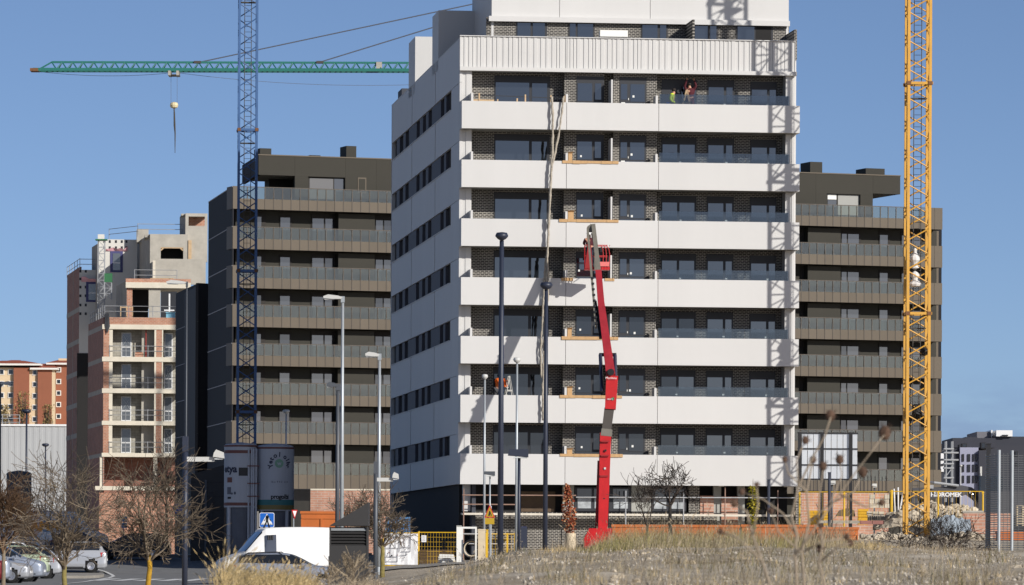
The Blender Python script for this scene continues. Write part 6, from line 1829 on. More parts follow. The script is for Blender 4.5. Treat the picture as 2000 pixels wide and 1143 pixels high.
MB().box(1.6, 4.2, -.6, 2.2, .9, 2.2).build('house', M_EXG, ex)
MB().box(1.7, 2.9, -.62, .4, 2.2, 3.0).build('cab', M_GLASS_D, ex)
for y in (-.7, 1.6):
    MB().prism([(1.0, y, .1), (1.2, y, -.1), (4.2, y, -.1), (4.5, y, .1), (4.5, y, .6), (4.2, y, .8), (1.2, y, .8), (1.0, y, .6)], (0, .5, 0)).build('track', M_BLK, ex)

# ------------------------------------------------------------------ tall mesh fence on the right
MZ = 124.0
M_WIRE = mat('grey_mesh_wire', rgb(92, 94, 96), .5, metal=.3)
tf = thing('mesh_fence', 'tall grey welded mesh fence with two pale posts at the right edge', 'fence', (W(1951, 1085, MZ).x, MZ, g1(W(1951, 1085, MZ).x, MZ)))
fx = lambda px: W(px, 1000, MZ).x - tf.location.x
zt = W(1950, 885, MZ).z - tf.location.z
for (px, yt) in ((1951, 879), (1976.5, 880), (2012, 884)):
    MB().tube((fx(px), 0, -.2), (fx(px), 0, W(px, yt, MZ).z - tf.location.z), .038, None, 8).build('post', M_GALV, tf)
def mesh_panel(pa, pb, y0, y1, d0, d1):
    mb = MB(); n = 44
    for i in range(n):
        z = .06 + (zt - .12) * i / (n - 1)
        mb.beam((fx(pa), d0, z), (fx(pb), d1, z), .012, .02)
    m_ = max(3, int(abs(fx(pb) - fx(pa)) / .12))
    for i in range(m_ + 1):
        f_ = i / m_; mb.beam((fx(pa) + (fx(pb) - fx(pa)) * f_, d0 + (d1 - d0) * f_ - .014, .03), (fx(pa) + (fx(pb) - fx(pa)) * f_, d0 + (d1 - d0) * f_ - .014, zt), .012, .012)
    o = mb.build('mesh_panel', M_WIRE, tf); o['kind'] = 'stuff'
mesh_panel(1936, 1950, 0, 0, 1.5, .03)
mesh_panel(1951.6, 1976, 0, 0, .03, .03)
mesh_panel(1977, 2012, 0, 0, .03, .03)
t = thing('gate_pier', 'black steel gate pier at the left end of the tall mesh fence', 'pier', W(1926, 1060, 190))
h = W(1926, 868, 190).z - t.location.z; MB().box(0, .16, 0, .16, -.5, h).build('shaft', M_BLK, t); bx('cap', M_BLK, t, -.02, .18, -.02, .18, h, h + .04)
for j, (px, yb) in enumerate(((1986, 1027), (2001, 1027))):
    t = thing('pallet_stack', ['stack of pale timber pallets behind the tall mesh fence', 'stack of pallets cut off by the right picture edge'][j], 'pallets', W(px, yb, 255))
    for i in range(8):
        for y in (0, .45): bx('board', M_BEIGE, t, 0, .36 if j == 0 else .8, y, y + .12, i * .13 + .09, i * .13 + .12)
        for x in (0, .28): bx('bearer', M_BEIGE, t, x, x + .08, 0, .57, i * .13, i * .13 + .088)

# ------------------------------------------------------------------ far blocks at the right
RZ = 560.0
M_LAV = mat('lavender_grey_render', rgb(150, 152, 172), .8, var=.04, vscale=.3)
M_SL2 = mat('far_slate_cladding', rgb(48, 50, 60), .7)
M_SL3 = mat('far_grey_render', rgb(112, 112, 118), .8)
def fb(px, py, Z=RZ): return W(px, py, Z)
def block(label, secs, Z, wins=(), rz=0.0, dep=14, extra=()):
    a = fb(secs[0][0], 1060, Z); t = thing('apartment_block', label, 'building', (a.x, Z, 0), 0, 'far apartment blocks on the right')
    for (pa, pb, yt, yb, m_, v) in secs:
        p, q = fb(pa, yt, Z), fb(pb, yt, Z); zb = 0 if yb is None else fb(pa, yb, Z).z
        bx('wall', m_, t, p.x - a.x, q.x - a.x, v, dep + v, zb, p.z)
    for (pa, pb, yt, yb, v) in wins:
        p, q = fb(pa, yt, Z), fb(pb, yb, Z)
        f = MB().box(p.x - a.x, q.x - a.x, v - .12, v - .004, q.z, p.z).build('window', M_BLK, t)
        bx('pane', M_GLASS_D, f, p.x - a.x + .12, q.x - a.x - .12, v - .14, v - .121, q.z + .1, p.z - .1)
    return t
wn = []
for yt in (887, 907.5, 929):
    for pa, pb in ((1879, 1883), (1889.5, 1895), (1899.5, 1903), (1905, 1908.5)): wn.append((pa, pb, yt, yt + 14.5, 0))
t = block('slate and lavender grey apartment block at the far right', [(1875, 1911, 874, None, M_LAV, 0), (1862, 1875, 876, None, M_SL2, .5), (1862, 1946, 855, 874, M_SL2, 1.0), (1911, 1940, 880, None, M_SL2, -.5), (1888, 1911, 853, 856, M_SL2, 1.2)], RZ, wn + [(1874, 1879, 868, 874, 1.0), (1880, 1890, 866, 874, 1.0), (1917, 1927, 864, 876, 1.0)])
block('dark slate block with a lit white roof box at the far right', [(1926, 2030, 868, None, M_SL2, 5), (1920, 1946, 840, 869, M_SL3, 8), (1955, 1987, 838, 850, M_SWHITE, 6), (1947, 1950, 837, 852, M_SWHITE, 7.5), (1946, 2030, 850, 869, M_SL2, 6.5)], RZ + 60, [(1990, 1996, 880, 890, 5), (1992, 1999, 900, 910, 5), (1966, 1978, 847, 849.5, 5.9)])
block('pale block end with dark vents just right of the olive brown block', [(1830, 1843.5, 885.5, 921.5, M_SWHITE, 0), (1825, 1844, 921.5, None, M_SL2, .3)], RZ - 60, [(1838.5, 1843, 896, 899, 0), (1838.5, 1843, 906, 910, 0), (1833, 1838, 916, 919, 0)])
block('grey concrete block half built behind the tube tower', [(1845, 1862, 865, 935, M_SL3, 3), (1843, 1878, 880, None, M_SL2, 5)], RZ + 20)
sct = thing('scaffold_tower', 'pale tube scaffold tower before the far slate block', 'scaffold', fb(1847, 960, 480))
sx = lambda px: fb(px, 900, 480).x - sct.location.x; sz_ = lambda py: fb(1847, py, 480).z - sct.location.z
for px in (1848, 1860.5):
    for y in (0, 1.2): rod('standard', M_PIPE, sct, (sx(px), y, -1), (sx(px), y, sz_(862)), .07, 6)
for py in (876.5, 884, 898, 905.5, 914, 933):
    bx('platform', M_PIPE, sct, sx(1844), sx(1872 if py in (884, 898) else 1863), -.1, 1.3, sz_(py) - .08, sz_(py) + .06)
beam('diagonal', M_PIPE, sct, (sx(1848), 0, sz_(930)), (sx(1860), 0, sz_(914)), .07)
# ------------------------------------------------------------------ vehicles
M_TYRE = mat('tyre_rubber', rgb(28, 28, 28), .85)
M_RIM = mat('alloy_rim', (.6, .6, .62), .3, metal=.7)
M_CGLASS = glass_mat('car_glass', (.015, .017, .019), refl=.17)
M_TAIL = mat('tail_lamp_red', rgb(170, 18, 22), .25)
M_HEADL = mat('headlamp_glass', (.5, .52, .54), .12)
M_TRIM = mat('black_trim', rgb(34, 34, 36), .6)
def paint(name, c, metal=.45, rough=.32):
    return mat(name, c, rough, metal=metal)
P_SILVER = paint('silver_car_paint', rgb(188, 190, 194)); P_SILV2 = paint('cool_silver_car_paint', rgb(168, 176, 190))
P_GREEN = paint('pale_green_car_paint', rgb(176, 188, 160), .25); P_RED = paint('dark_red_car_paint', rgb(110, 24, 30), .2)
P_WHITE = paint('white_car_paint', (.72, .72, .71), 0, .35); P_DARK = paint('black_car_paint', rgb(30, 30, 36), .2); P_NIGHT = paint('dark_blue_car_paint', rgb(40, 44, 62), .3)

def cr(p, t):
    """Catmull-Rom through rows p at parameter t"""
    k = len(p); i = min(int(t), k - 2); f = t - i
    a, b, c, d = p[max(i - 1, 0)], p[i], p[i + 1], p[min(i + 2, k - 1)]
    return .5 * (2 * b + (c - a) * f + (2 * a - 5 * b + 4 * c - d) * f * f + (3 * b - a - 3 * c + d) * f ** 3)
STY = {   # stations: x, half width, bottom, mid, belt, roof, roof half width ; glass limits
    'hatch': ([(2.05, .62, .34, .52, .60, .64, .50), (1.92, .80, .24, .55, .72, .78, .62), (1.2, .86, .2, .60, .88, .95, .70), (.86, .87, .2, .60, .92, 1.02, .68), (.05, .87, .2, .60, .93, 1.44, .58), (-.7, .87, .2, .60, .95, 1.49, .58), (-1.35, .86, .2, .62, .98, 1.44, .56), (-1.85, .82, .24, .62, 1.0, 1.06, .60), (-2.02, .72, .32, .6, .86, .90, .56)], (.86, .05, -1.35, -1.85), (1.28, -1.27), .31),
    'estate': ([(2.3, .62, .34, .52, .60, .64, .5), (2.15, .82, .24, .55, .74, .80, .64), (1.35, .88, .2, .6, .90, .97, .72), (.95, .89, .2, .6, .94, 1.03, .70), (.1, .89, .2, .6, .95, 1.42, .60), (-.8, .89, .2, .6, .96, 1.46, .60), (-1.75, .88, .2, .62, .98, 1.42, .58), (-2.15, .84, .24, .62, 1.0, 1.05, .62), (-2.28, .74, .32, .6, .86, .90, .58)], (.95, .1, -1.75, -2.15), (1.42, -1.35), .32),
    'mpv': ([(2.1, .62, .34, .52, .64, .70, .5), (1.98, .82, .24, .58, .80, .88, .62), (1.35, .88, .2, .62, .98, 1.05, .70), (1.1, .89, .2, .62, 1.0, 1.12, .69), (.3, .89, .2, .62, 1.0, 1.56, .60), (-.6, .89, .2, .62, 1.02, 1.62, .60), (-1.6, .88, .2, .62, 1.04, 1.58, .59), (-1.98, .86, .24, .62, 1.05, 1.14, .64), (-2.1, .78, .32, .6, .9, .94, .6)], (1.1, .3, -1.6, -1.98), (1.35, -1.25), .33),
    'van': ([(2.75, .70, .36, .6, .85, .92, .6), (2.6, .88, .28, .66, 1.02, 1.12, .72), (2.05, .95, .24, .7, 1.20, 1.32, .80), (1.75, .97, .24, .7, 1.25, 1.46, .80), (1.0, .98, .24, .7, 1.28, 2.28, .80), (.6, .98, .24, .7, 1.28, 2.42, .82), (-1.0, .98, .24, .7, 1.28, 2.46, .82), (-2.5, .98, .24, .7, 1.28, 2.42, .82), (-2.72, .96, .30, .7, 1.28, 2.36, .80)], (1.75, 1.0, -9, -9.5), (1.75, -1.75), .36),
}
def loft(style):
    st, gl, wh, wr = STY[style]
    rows = []
    for (x, w_, zb, zm, zbt, zr, rw) in st:
        rows.append([(x, 0, zb), (x, w_ * .86, zb), (x, w_, zb + .14), (x, w_ * 1.01, zm), (x, w_ * .975, zbt), (x, rw, zr - .05), (x, rw * .72, zr), (x, 0, zr + .015)])
    A = np.array(rows)
    ns, nr = (len(st) - 1) * 6 + 1, 7 * 4 + 1
    G = np.zeros((ns, nr, 3))
    for i in range(ns):
        row = np.array([cr(A[:, j, :], i / 6) for j in range(8)])
        for j in range(nr): G[i, j] = cr(row, j / 4)
    return st, gl, wh, wr, G
def car(label, style, pm, px_ref, ref_local, Z, flip, rz=0.0, cat='car', name='parked_car', group='parked cars', dz=0.0, glassy=True, rails=False):
    """flip=+1 puts the nose to the right of the picture; ref_local is the local x that shows at px_ref"""
    st, gl, wh, wr, G = loft(style)
    X = (px_ref - 1000) / F * Z - flip * ref_local
    t = thing(name, label, cat, (X, Z, g1(X, Z) + .04 + dz), (0 if flip > 0 else math.pi) + rz, group)
    ns, nr, _ = G.shape
    sets = {'body': ([], []), 'windscreen': ([], []), 'rear_window': ([], [])}
    body = MB(); wsc = MB(); rwin = MB(); sides = {1: MB(), -1: MB()}
    for s in (1, -1):
        base = {}
        for i in range(ns - 1):
            for j in range(nr - 1):
                q = [G[i, j], G[i + 1, j], G[i + 1, j + 1], G[i, j + 1]]
                c = sum(q) / 4
                ring = (j + .5) / 4
                if ring < 4.05 and ring > .9 and any((c[0] - x) ** 2 + (c[2] - wr) ** 2 < (wr + .055) ** 2 for x in wh):
                    continue
                tgt = body
                if glassy:
                    if style == 'van':
                        if 4.1 < ring < 4.8 and .28 < c[0] < .92: tgt = sides[s]
                        elif ring > 5.1 and gl[1] + .05 < c[0] < gl[0] - .04: tgt = wsc
                    elif 4.15 < ring < 4.95 and gl[3] + .30 < c[0] < gl[0] - .22 and c[2] > 0 and not (abs(c[0] - (gl[1] - .75)) < .05):
                        tgt = sides[s]
                    elif ring > 5.1 and gl[1] + .05 < c[0] < gl[0] - .04: tgt = wsc
                    elif ring > 5.15 and gl[3] + .05 < c[0] < gl[2] - .02: tgt = rwin
                vs = [(v[0], s * v[1], v[2]) for v in q]
                if s < 0: vs.reverse()
                tgt.add(vs, [(0, 1, 2, 3)])
    def weld(mb, nm, m):
        if not mb.v: return None
        d = {}; vm = []; nv = []
        for v in mb.v:
            kk = (round(v[0], 4), round(v[1], 4), round(v[2], 4))
            if kk not in d: d[kk] = len(nv); nv.append(v)
            vm.append(d[kk])
        o = MB(); o.v = nv; o.f = [tuple(dict.fromkeys(vm[i] for i in f)) for f in mb.f]; o.f = [f for f in o.f if len(f) > 2]
        return o.build(nm, m, t, smooth=True)
    weld(body, 'body', pm); weld(wsc, 'windscreen', M_CGLASS); weld(rwin, 'rear_window', M_CGLASS)
    weld(sides[1], 'side_window', M_CGLASS); weld(sides[-1], 'side_window', M_CGLASS)
    # caps front and rear
    for i, nm in ((0, 'front_bumper'), (ns - 1, 'rear_bumper')):
        mb = MB(); pts = [tuple(G[i, j]) for j in range(nr)] + [(G[i, j][0], -G[i, j][1], G[i, j][2]) for j in range(nr - 2, 0, -1)]
        mb.quad(*pts); mb.build(nm, pm, t)
    MB().box(wh[1] - .2, wh[0] + .2, -.7, .7, .16, .5).build('underbody', M_TRIM, t)
    for x in wh:
        for s in (-1, 1):
            y = s * (st[3][1] - .11)
            ty = MB().lathe([(wr * .62, -.10), (wr * .93, -.10), (wr, -.06), (wr, .06), (wr * .93, .10), (wr * .62, .10)], 24, cap=False).build('tyre', M_TYRE, t, smooth=True)
            ty.matrix_local = Matrix.Translation((x, y, wr)) @ Matrix.Rotation(R(90), 4, 'X')
            rm = MB().lathe([(wr * .60, -.09), (wr * .63, .09), (wr * .56, .095), (wr * .54, .04), (.02, .02)], 22)
            for a in range(0, 360, 36):
                ca, sa = math.cos(R(a)), math.sin(R(a))
                rm.prism([(ca * .05 - sa * .02, sa * .05 + ca * .02, .05), (ca * .05 + sa * .02, sa * .05 - ca * .02, .05), (ca * wr * .58 + sa * .03, sa * wr * .58 - ca * .03, .075), (ca * wr * .58 - sa * .03, sa * wr * .58 + ca * .03, .075)], (0, 0, .02))
            o = rm.build('rim', M_RIM, ty)
            if s > 0: o.matrix_local = Matrix.Rotation(math.pi, 4, 'X')
            if s < 0: pass
            MB().lathe([(wr + .01, -.06), (wr + .07, -.07), (wr + .07, .03), (wr + .01, .02)], 24, cap=False).build('wheel_arch', M_TRIM, t).matrix_local = Matrix.Translation((x, s * (st[3][1] - .26), wr)) @ Matrix.Rotation(R(90), 4, 'X')
    xf, xr = st[1][0], st[-2][0]; zl = st[1][4]; zt = st[-2][4]
    for s in (-1, 1):
        MB().prism([(xf - .30, s * st[1][1] * .99, zl - .10), (xf + .03, s * st[1][1] * .80, zl - .16), (xf + .0, s * st[1][1] * .80, zl + .0), (xf - .34, s * st[1][1] * .97, zl + .04)], (.01, s * .03, .0)).build('headlamp', M_HEADL, t)
        MB().prism([(xr + .22, s * st[-2][1] * 1.01, zt - .24), (xr - .05, s * st[-2][1] * .92, zt - .26), (xr - .02, s * st[-2][1] * .92, zt + .02), (xr + .24, s * st[-2][1] * 1.0, zt + .0)], (-.02, s * .03, .0)).build('tail_lamp', M_TAIL, t)
        MB().prism([(gl[0] - .32, s * .9, st[4][4] + .02), (gl[0] - .22, s * .92, st[4][4] + .03), (gl[0] - .24, s * 1.03, st[4][4] + .16), (gl[0] - .36, s * 1.02, st[4][4] + .14)], (.0, s * .04, -.1)).build('door_mirror', pm, t)
        for xx in (gl[1] - .55, gl[1] - 1.45):
            if xx > wh[1]: bx('door_handle', pm, t, xx, xx + .16, s * (st[4][1] * .985) - .015, s * (st[4][1] * .985) + .02, st[4][4] - .10, st[4][4] - .07)
        bx('sill_trim', M_TRIM, t, wh[1] + wr + .08, wh[0] - wr - .08, s * st[4][1] * .97 - .02, s * st[4][1] * .97 + .03, .22, .30)
        if rails:
            y = s * st[5][6] * .98
            MB().path([(gl[1] - .3, y, st[5][5] - .05), (gl[1] - .45, y, st[5][5] + .05), (gl[2] + .25, y, st[6][5] + .05), (gl[2] + .1, y, st[6][5] - .05)], .02, 6).build('roof_rail', M_TRIM, t)
    bx('number_plate', M_SWHITE, t, st[-1][0] - .02, st[-1][0] + .02, -.26, .26, .62, .73)
    bx('number_plate', M_SWHITE, t, st[0][0] - .02, st[0][0] + .02, -.26, .26, .42, .53)
    return t
car('dark red car cut by the left picture edge, nearest of the parked row', 'hatch', P_RED, 8, -2.05, 206, -1, R(4))
car('pale blue silver car with a red tail lamp beside the dark red one', 'hatch', P_SILV2, 22, -2.05, 212, -1, R(2))
car('silver car with its nose and front wheel at the lower left corner', 'hatch', P_SILVER, 62, 2.05, 219, 1, R(-3))
car('silver car with a bulging wing and long bonnet before the green one', 'mpv', P_SILV2, 88, 2.1, 226, 1, R(-2))
car('pale green hatchback parked with its red tail lamp to the right', 'hatch', P_GREEN, 97, -2.05, 234, -1, R(2), dz=.1)
car('silver hatchback with bright alloy wheels right behind the green one', 'hatch', P_SILVER, 123, -2.05, 242, -1, R(1))
car('white estate car showing only its roof over the green hatchback', 'estate', P_WHITE, 66, -2.28, 254, -1, 0, dz=.25)
car('silver people carrier parked alone by the paved refuge', 'mpv', P_SILVER, 209, -2.1, 267, -1, R(4))
car('black car parked along the far kerb behind the yellow trunked tree', 'estate', P_DARK, 333, -2.28, 283.5, -1, 0)
car('dark blue car on the far kerb behind the silver people carrier', 'hatch', P_NIGHT, 236, 2.05, 284, 1, 0)
v = car('silver estate car with roof rails standing behind the tall dry grass', 'estate', P_SILV2, 448, -2.28, 192, 1, R(-4), rails=True, dz=-.14)
v = car('white panel van parked nose left behind the silver estate car', 'van', P_WHITE, 424, 2.75, 216, -1, R(15), cat='van', name='parked_van', group='parked vans', dz=-.12)
for x in (.98, -.15, -1.9):
    for s_ in (-1, 1): bx('door_seam', M_TRIM, v, x, x + .018, s_ * .985 - .01, s_ * .985 + .012, .45, 1.26)
for s_ in (-1, 1): bx('side_moulding', M_TRIM, v, -1.3, 1.3, s_ * .985 - .01, s_ * .985 + .02, .72, .80)
for x in (.55, .64, .73): bx('vent_slot', M_TRIM, v, x, x + .05, .985 - .16, .985 - .02, 1.95, 2.14)
v2 = car('white van with orange lettering parked along the far kerb', 'van', P_WHITE, 166, 2.75, 289, 1, 0, cat='van', name='parked_van', group='parked vans', dz=.1)
M_OLET = mat('orange_lettering', rgb(236, 156, 30), .5)
text_part('GAMA', M_OLET, v2, (.2, -1.0, 1.62), (R(90), 0, 0), .78, .01, bold=.03)
text_part('reformas', M_BLOCKP, v2, (-1.5, -1.0, 1.6), (R(90), 0, 0), .42, .01)
v3 = car('white van front with dark windows parked right of the lettered van', 'van', P_WHITE, 211, 2.75, 293, 1, R(3), cat='van', name='parked_van', group='parked vans', dz=.1)

# ------------------------------------------------------------------ people
M_SKIN = mat('skin', rgb(196, 146, 118), .6)
M_HAIR = mat('dark_hair', rgb(40, 32, 28), .8)
def blob(mb, c, rx, ry, rz, n=10):
    m = 6; o = len(mb.v); c = Vector(c)
    for i in range(m + 1):
        a = math.pi * i / m
        for j in range(n):
            b = 2 * math.pi * j / n
            mb.v.append((c.x + rx * math.sin(a) * math.cos(b), c.y + ry * math.sin(a) * math.sin(b), c.z + rz * math.cos(a)))
    for i in range(m):
        for j in range(n): mb.f.append((o + i * n + j, o + (i + 1) * n + j, o + (i + 1) * n + (j + 1) % n, o + i * n + (j + 1) % n))
def person(label, loc, rz, J, top, legs, helmet=None, vest=None):
    """J: dict of joints; body is one skinned surface, clothes are skinned shells over it"""
    t = thing('person', label, 'person', loc, rz)
    names = ['pelvis', 'chest', 'neck', 'head', 'hl', 'kl', 'al', 'fl', 'hr', 'kr', 'ar', 'fr', 'sl', 'el', 'wl', 'gl', 'sr', 'er', 'wr', 'gr']
    ed = [(0, 1), (1, 2), (2, 3), (0, 4), (4, 5), (5, 6), (6, 7), (0, 8), (8, 9), (9, 10), (10, 11), (1, 12), (12, 13), (13, 14), (14, 15), (1, 16), (16, 17), (17, 18), (18, 19)]
    rad = [.15, .17, .06, .10, .10, .07, .05, .045, .10, .07, .05, .045, .07, .05, .035, .04, .07, .05, .035, .04]
    person_mesh('body', [J[n] for n in names], ed, rad, M_SKIN, t)
    # jacket and trousers: shells a little larger
    nj = ['pelvis', 'chest', 'neck', 'sl', 'el', 'wl', 'sr', 'er', 'wr']
    idx = {n: i for i, n in enumerate(nj)}
    person_mesh('jacket', [J[n] for n in nj], [(0, 1), (1, 2), (1, 3), (3, 4), (4, 5), (1, 6), (6, 7), (7, 8)], [.175, .20, .085, .09, .07, .055, .09, .07, .055], top, t)
    nl = ['pelvis', 'hl', 'kl', 'al', 'hr', 'kr', 'ar']
    person_mesh('trousers', [J[n] for n in nl], [(0, 1), (1, 2), (2, 3), (0, 4), (4, 5), (5, 6)], [.17, .125, .09, .07, .125, .09, .07], legs, t)
    h = Vector(J['head'])
    mb = MB(); blob(mb, h + Vector((0, .015, .05)), .105, .115, .10); mb.build('hair', M_HAIR, t, smooth=True)
    if helmet:
        mb = MB(); blob(mb, h + Vector((0, 0, .075)), .125, .14, .10); mb.build('helmet', helmet, t, smooth=True)
    for f in ('fl', 'fr'):
        p = Vector(J[f]); mb = MB(); mb.prism([(p.x - .05, p.y - .14, p.z - .05), (p.x + .05, p.y - .14, p.z - .05), (p.x + .05, p.y + .12, p.z - .05), (p.x - .05, p.y + .12, p.z - .05)], (0, 0, .10)); mb.build('boot', M_BLK, t)
    return t
def pose(hip=.95, lean=(0, 0), armL=((.24, -.05, 1.15), (.26, -.22, .95)), armR=((-.24, -.05, 1.15), (-.26, -.22, .95)), knee=0.0):
    lx, ly = lean
    c = (lx * .6, ly * .6, hip + .38 - abs(ly) * .12); n = (lx * .85, ly * .9, hip + .55 - abs(ly) * .22); hd = (lx, ly * 1.1, hip + .70 - abs(ly) * .3)
    J = {'pelvis': (0, 0, hip), 'chest': c, 'neck': n, 'head': hd}
    for s, k in ((1, 'l'), (-1, 'r')):
        J['h' + k] = (s * .10, 0, hip - .06); J['k' + k] = (s * .12, -.05 - knee, hip * .53); J['a' + k] = (s * .12, .03, .10); J['f' + k] = (s * .12, -.05, .05)
        J['s' + k] = (c[0] + s * .20, c[1], c[2] + .08)
    for k, (e, w_) in (('l', armL), ('r', armR)):
        J['e' + k] = e; J['w' + k] = w_; g = Vector(w_) + (Vector(w_) - Vector(e)).normalized() * .09; J['g' + k] = tuple(g)
    return J
M_HIVIS_O = mat('orange_hi_vis', rgb(238, 110, 30), .7); M_HIVIS_Y = mat('yellow_hi_vis', rgb(206, 226, 50), .7)
M_NAVYW = mat('navy_workwear', rgb(34, 38, 56), .8); M_BLUEW = mat('blue_workwear', rgb(62, 98, 176), .8); M_MAROON = mat('maroon_workwear', rgb(78, 24, 34), .85); M_GREYW = mat('grey_workwear', rgb(70, 70, 74), .8)
def fl(k): return BOT[k] + .31                       # balcony floor level
def at(px, v, k, up=0.0):
    u = U(px, v, 500); return (X0 + u * CT - v * ST, Z0 + u * ST + v * CT, fl(k) + up)
person('person in an orange hi-vis jacket leaning over a stepladder on a lower balcony', at(973.5, 1.3, 5, .52), TH, pose(.95, (.22, -.12), ((.34, -.2, 1.22), (.46, -.3, 1.02)), ((.1, -.3, 1.2), (.36, -.4, 1.02))), M_HIVIS_O, M_GREYW)
person('person with a yellow hi-vis band and blue trousers bending on the top balcony', at(1308, 1.0, 0, .25), TH + R(70), pose(.95, (0, -.18)), M_HIVIS_Y, M_BLUEW)
person('person in maroon workwear reaching up from a trestle on the top balcony', at(1347, 1.5, 0, .62), TH, pose(.9, (-.06, -.05), ((.28, -.1, 1.55), (.16, -.15, 1.85)), ((-.32, -.1, 1.5), (-.22, -.2, 1.85))), M_MAROON, M_MAROON, helmet=None)
person('person in dark clothes standing in the red lift basket', tuple(lb + Vector((lq(1152, 500).x, (BY0 + BY1) / 2, zf_ + .17))), 0, pose(.95, (-.05, .1), ((.25, .1, 1.2), (.2, .35, 1.15)), ((-.3, .1, 1.2), (-.25, .35, 1.15))), M_MAROON, M_NAVYW, helmet=M_SWHITE)
# ladders and trestles the workers use
M_LALU = mat('ladder_aluminium', rgb(170, 168, 162), .4, metal=.3)
def stepladder(label, loc, rz, h, w_, m, steps=5, spread=.55):
    t = thing('stepladder', label, 'stepladder', loc, rz)
    for s in (-1, 1):
        beam('stile', m, t, (-spread, s * w_ / 2, 0), (0, s * w_ / 2 * .8, h), .04, .035)
        beam('stile', m, t, (spread, s * w_ / 2, 0), (.02, s * w_ / 2 * .8, h), .035, .03)
    for i in range(1, steps + 1):
        f_ = i / (steps + .6); x = -spread * (1 - f_); bx('tread', m, t, x - .06, x + .06, -w_ / 2 * .95, w_ / 2 * .95, h * f_ - .02, h * f_ + .02)
    bx('brace', m, t, -spread * .35, spread * .35, -w_ / 2, -w_ / 2 + .03, h * .62, h * .66)
    return t
stepladder('pale aluminium stepladder beside the orange worker', at(995, .8, 5, 0), TH + R(6), 2.1, .4, M_LALU, 5, .38)
stepladder('timber and white trestle the maroon worker stands on', at(1339.5, .75, 0, 0), TH, 1.9, .4, MATS['raw_timber'], 3, .45)
t = thing('work_platform', 'low plank platform under the orange worker', 'platform', at(973.5, 1.3, 5), TH); bx('plank', M_BOARD, t, -.5, .5, -.25, .25, .45, .5)
for x in (-.45, .42): bx('leg', M_BOARD, t, x, x + .05, -.2, .2, 0, .448)
t = thing('work_platform', 'low plank platform under the maroon worker', 'platform', at(1347, 1.55, 0), TH); bx('plank', M_BOARD, t, -.5, .5, -.2, .25, .55, .6)
for x in (-.45, .42): bx('leg', M_BOARD, t, x, x + .05, -.15, .2, 0, .548)
t = thing('work_platform', 'low plank platform under the yellow banded worker', 'platform', at(1308, 1.0, 0), TH); bx('plank', M_BOARD, t, -.4, .4, -.25, .25, .2, .24)
for x in (-.35, .32): bx('leg', M_BOARD, t, x, x + .05, -.2, .2, 0, .198)
# ------------------------------------------------------------------ trees and shrubs
def leafy(name, cols, rough=.7, trans=.0):
    m = bpy.data.materials.new(name); m.use_nodes = True
    n, l = m.node_tree.nodes, m.node_tree.links; b = n['Principled BSDF']; b.inputs['Roughness'].default_value = rough; b.inputs['Specular IOR Level'].default_value = .2
    g = n.new('ShaderNodeNewGeometry'); r = n.new('ShaderNodeValToRGB')
    while len(r.color_ramp.elements) < len(cols): r.color_ramp.elements.new(.5)
    for i, c in enumerate(cols): r.color_ramp.elements[i].position = i / (len(cols) - 1); r.color_ramp.elements[i].color = c
    l.new(g.outputs['Random Per Island'], r.inputs[0]); l.new(r.outputs[0], b.inputs['Base Color'])
    MATS[name] = m; return m
M_BARK = mat('grey_brown_bark', rgb(128, 116, 98), .9, var=.25, vscale=8)
M_LICH = mat('yellow_lichen_bark', rgb(178, 138, 40), .95, var=.4, vscale=9)
M_OLIVB = mat('olive_lichen_bark', rgb(134, 122, 70), .95, var=.4, vscale=9)
M_DBARK = mat('black_bark', rgb(40, 36, 34), .9, var=.2, vscale=8)  # near-black bark tone with mild noise
M_TWIG = leafy('grey_twigs', [rgb(78, 69, 60), rgb(110, 98, 84), rgb(140, 126, 106)])
M_RTWIG = leafy('reddish_twigs', [rgb(84, 66, 52), rgb(112, 88, 66), rgb(98, 80, 64)])
M_DTWIG = leafy('black_twigs', [rgb(44, 39, 36), rgb(62, 55, 50), rgb(84, 74, 66)])
MINR = .004
def grow(mb, r, p, d, L_, rad, lev, maxlev, up, spread, nch, jit):
    k = 4 if lev < 2 else 3
    pts = [Vector(p)]; dd = Vector(d)
    for i in range(k):
        dd = (dd + Vector((r.uniform(-jit, jit), r.uniform(-jit, jit), r.uniform(-jit, jit) + up))).normalized()
        pts.append(pts[-1] + dd * (L_ / k))
    rr = [max(MINR, rad * (1 - .6 * i / k)) for i in range(k + 1)]
    mb.path(pts, rr, 5 if lev == 0 else (4 if lev == 1 else 3), cap=False)
    if lev >= maxlev: return
    for c in range(nch[lev]):
        t = r.uniform(.3, 1.0) * k; i = min(int(t), k - 1); q = pts[i].lerp(pts[i + 1], t - i)
        base = (pts[i + 1] - pts[i]).normalized(); side = base.orthogonal().normalized(); side.rotate(Quaternion(base, r.uniform(0, 6.283)))
        a = r.uniform(.55, 1.15) * spread
        nd = base * math.cos(a) + side * math.sin(a)
        grow(mb, r, q, nd, L_ * r.uniform(.5, .8), rr[i] * .62, lev + 1, maxlev, up, spread, nch, jit)
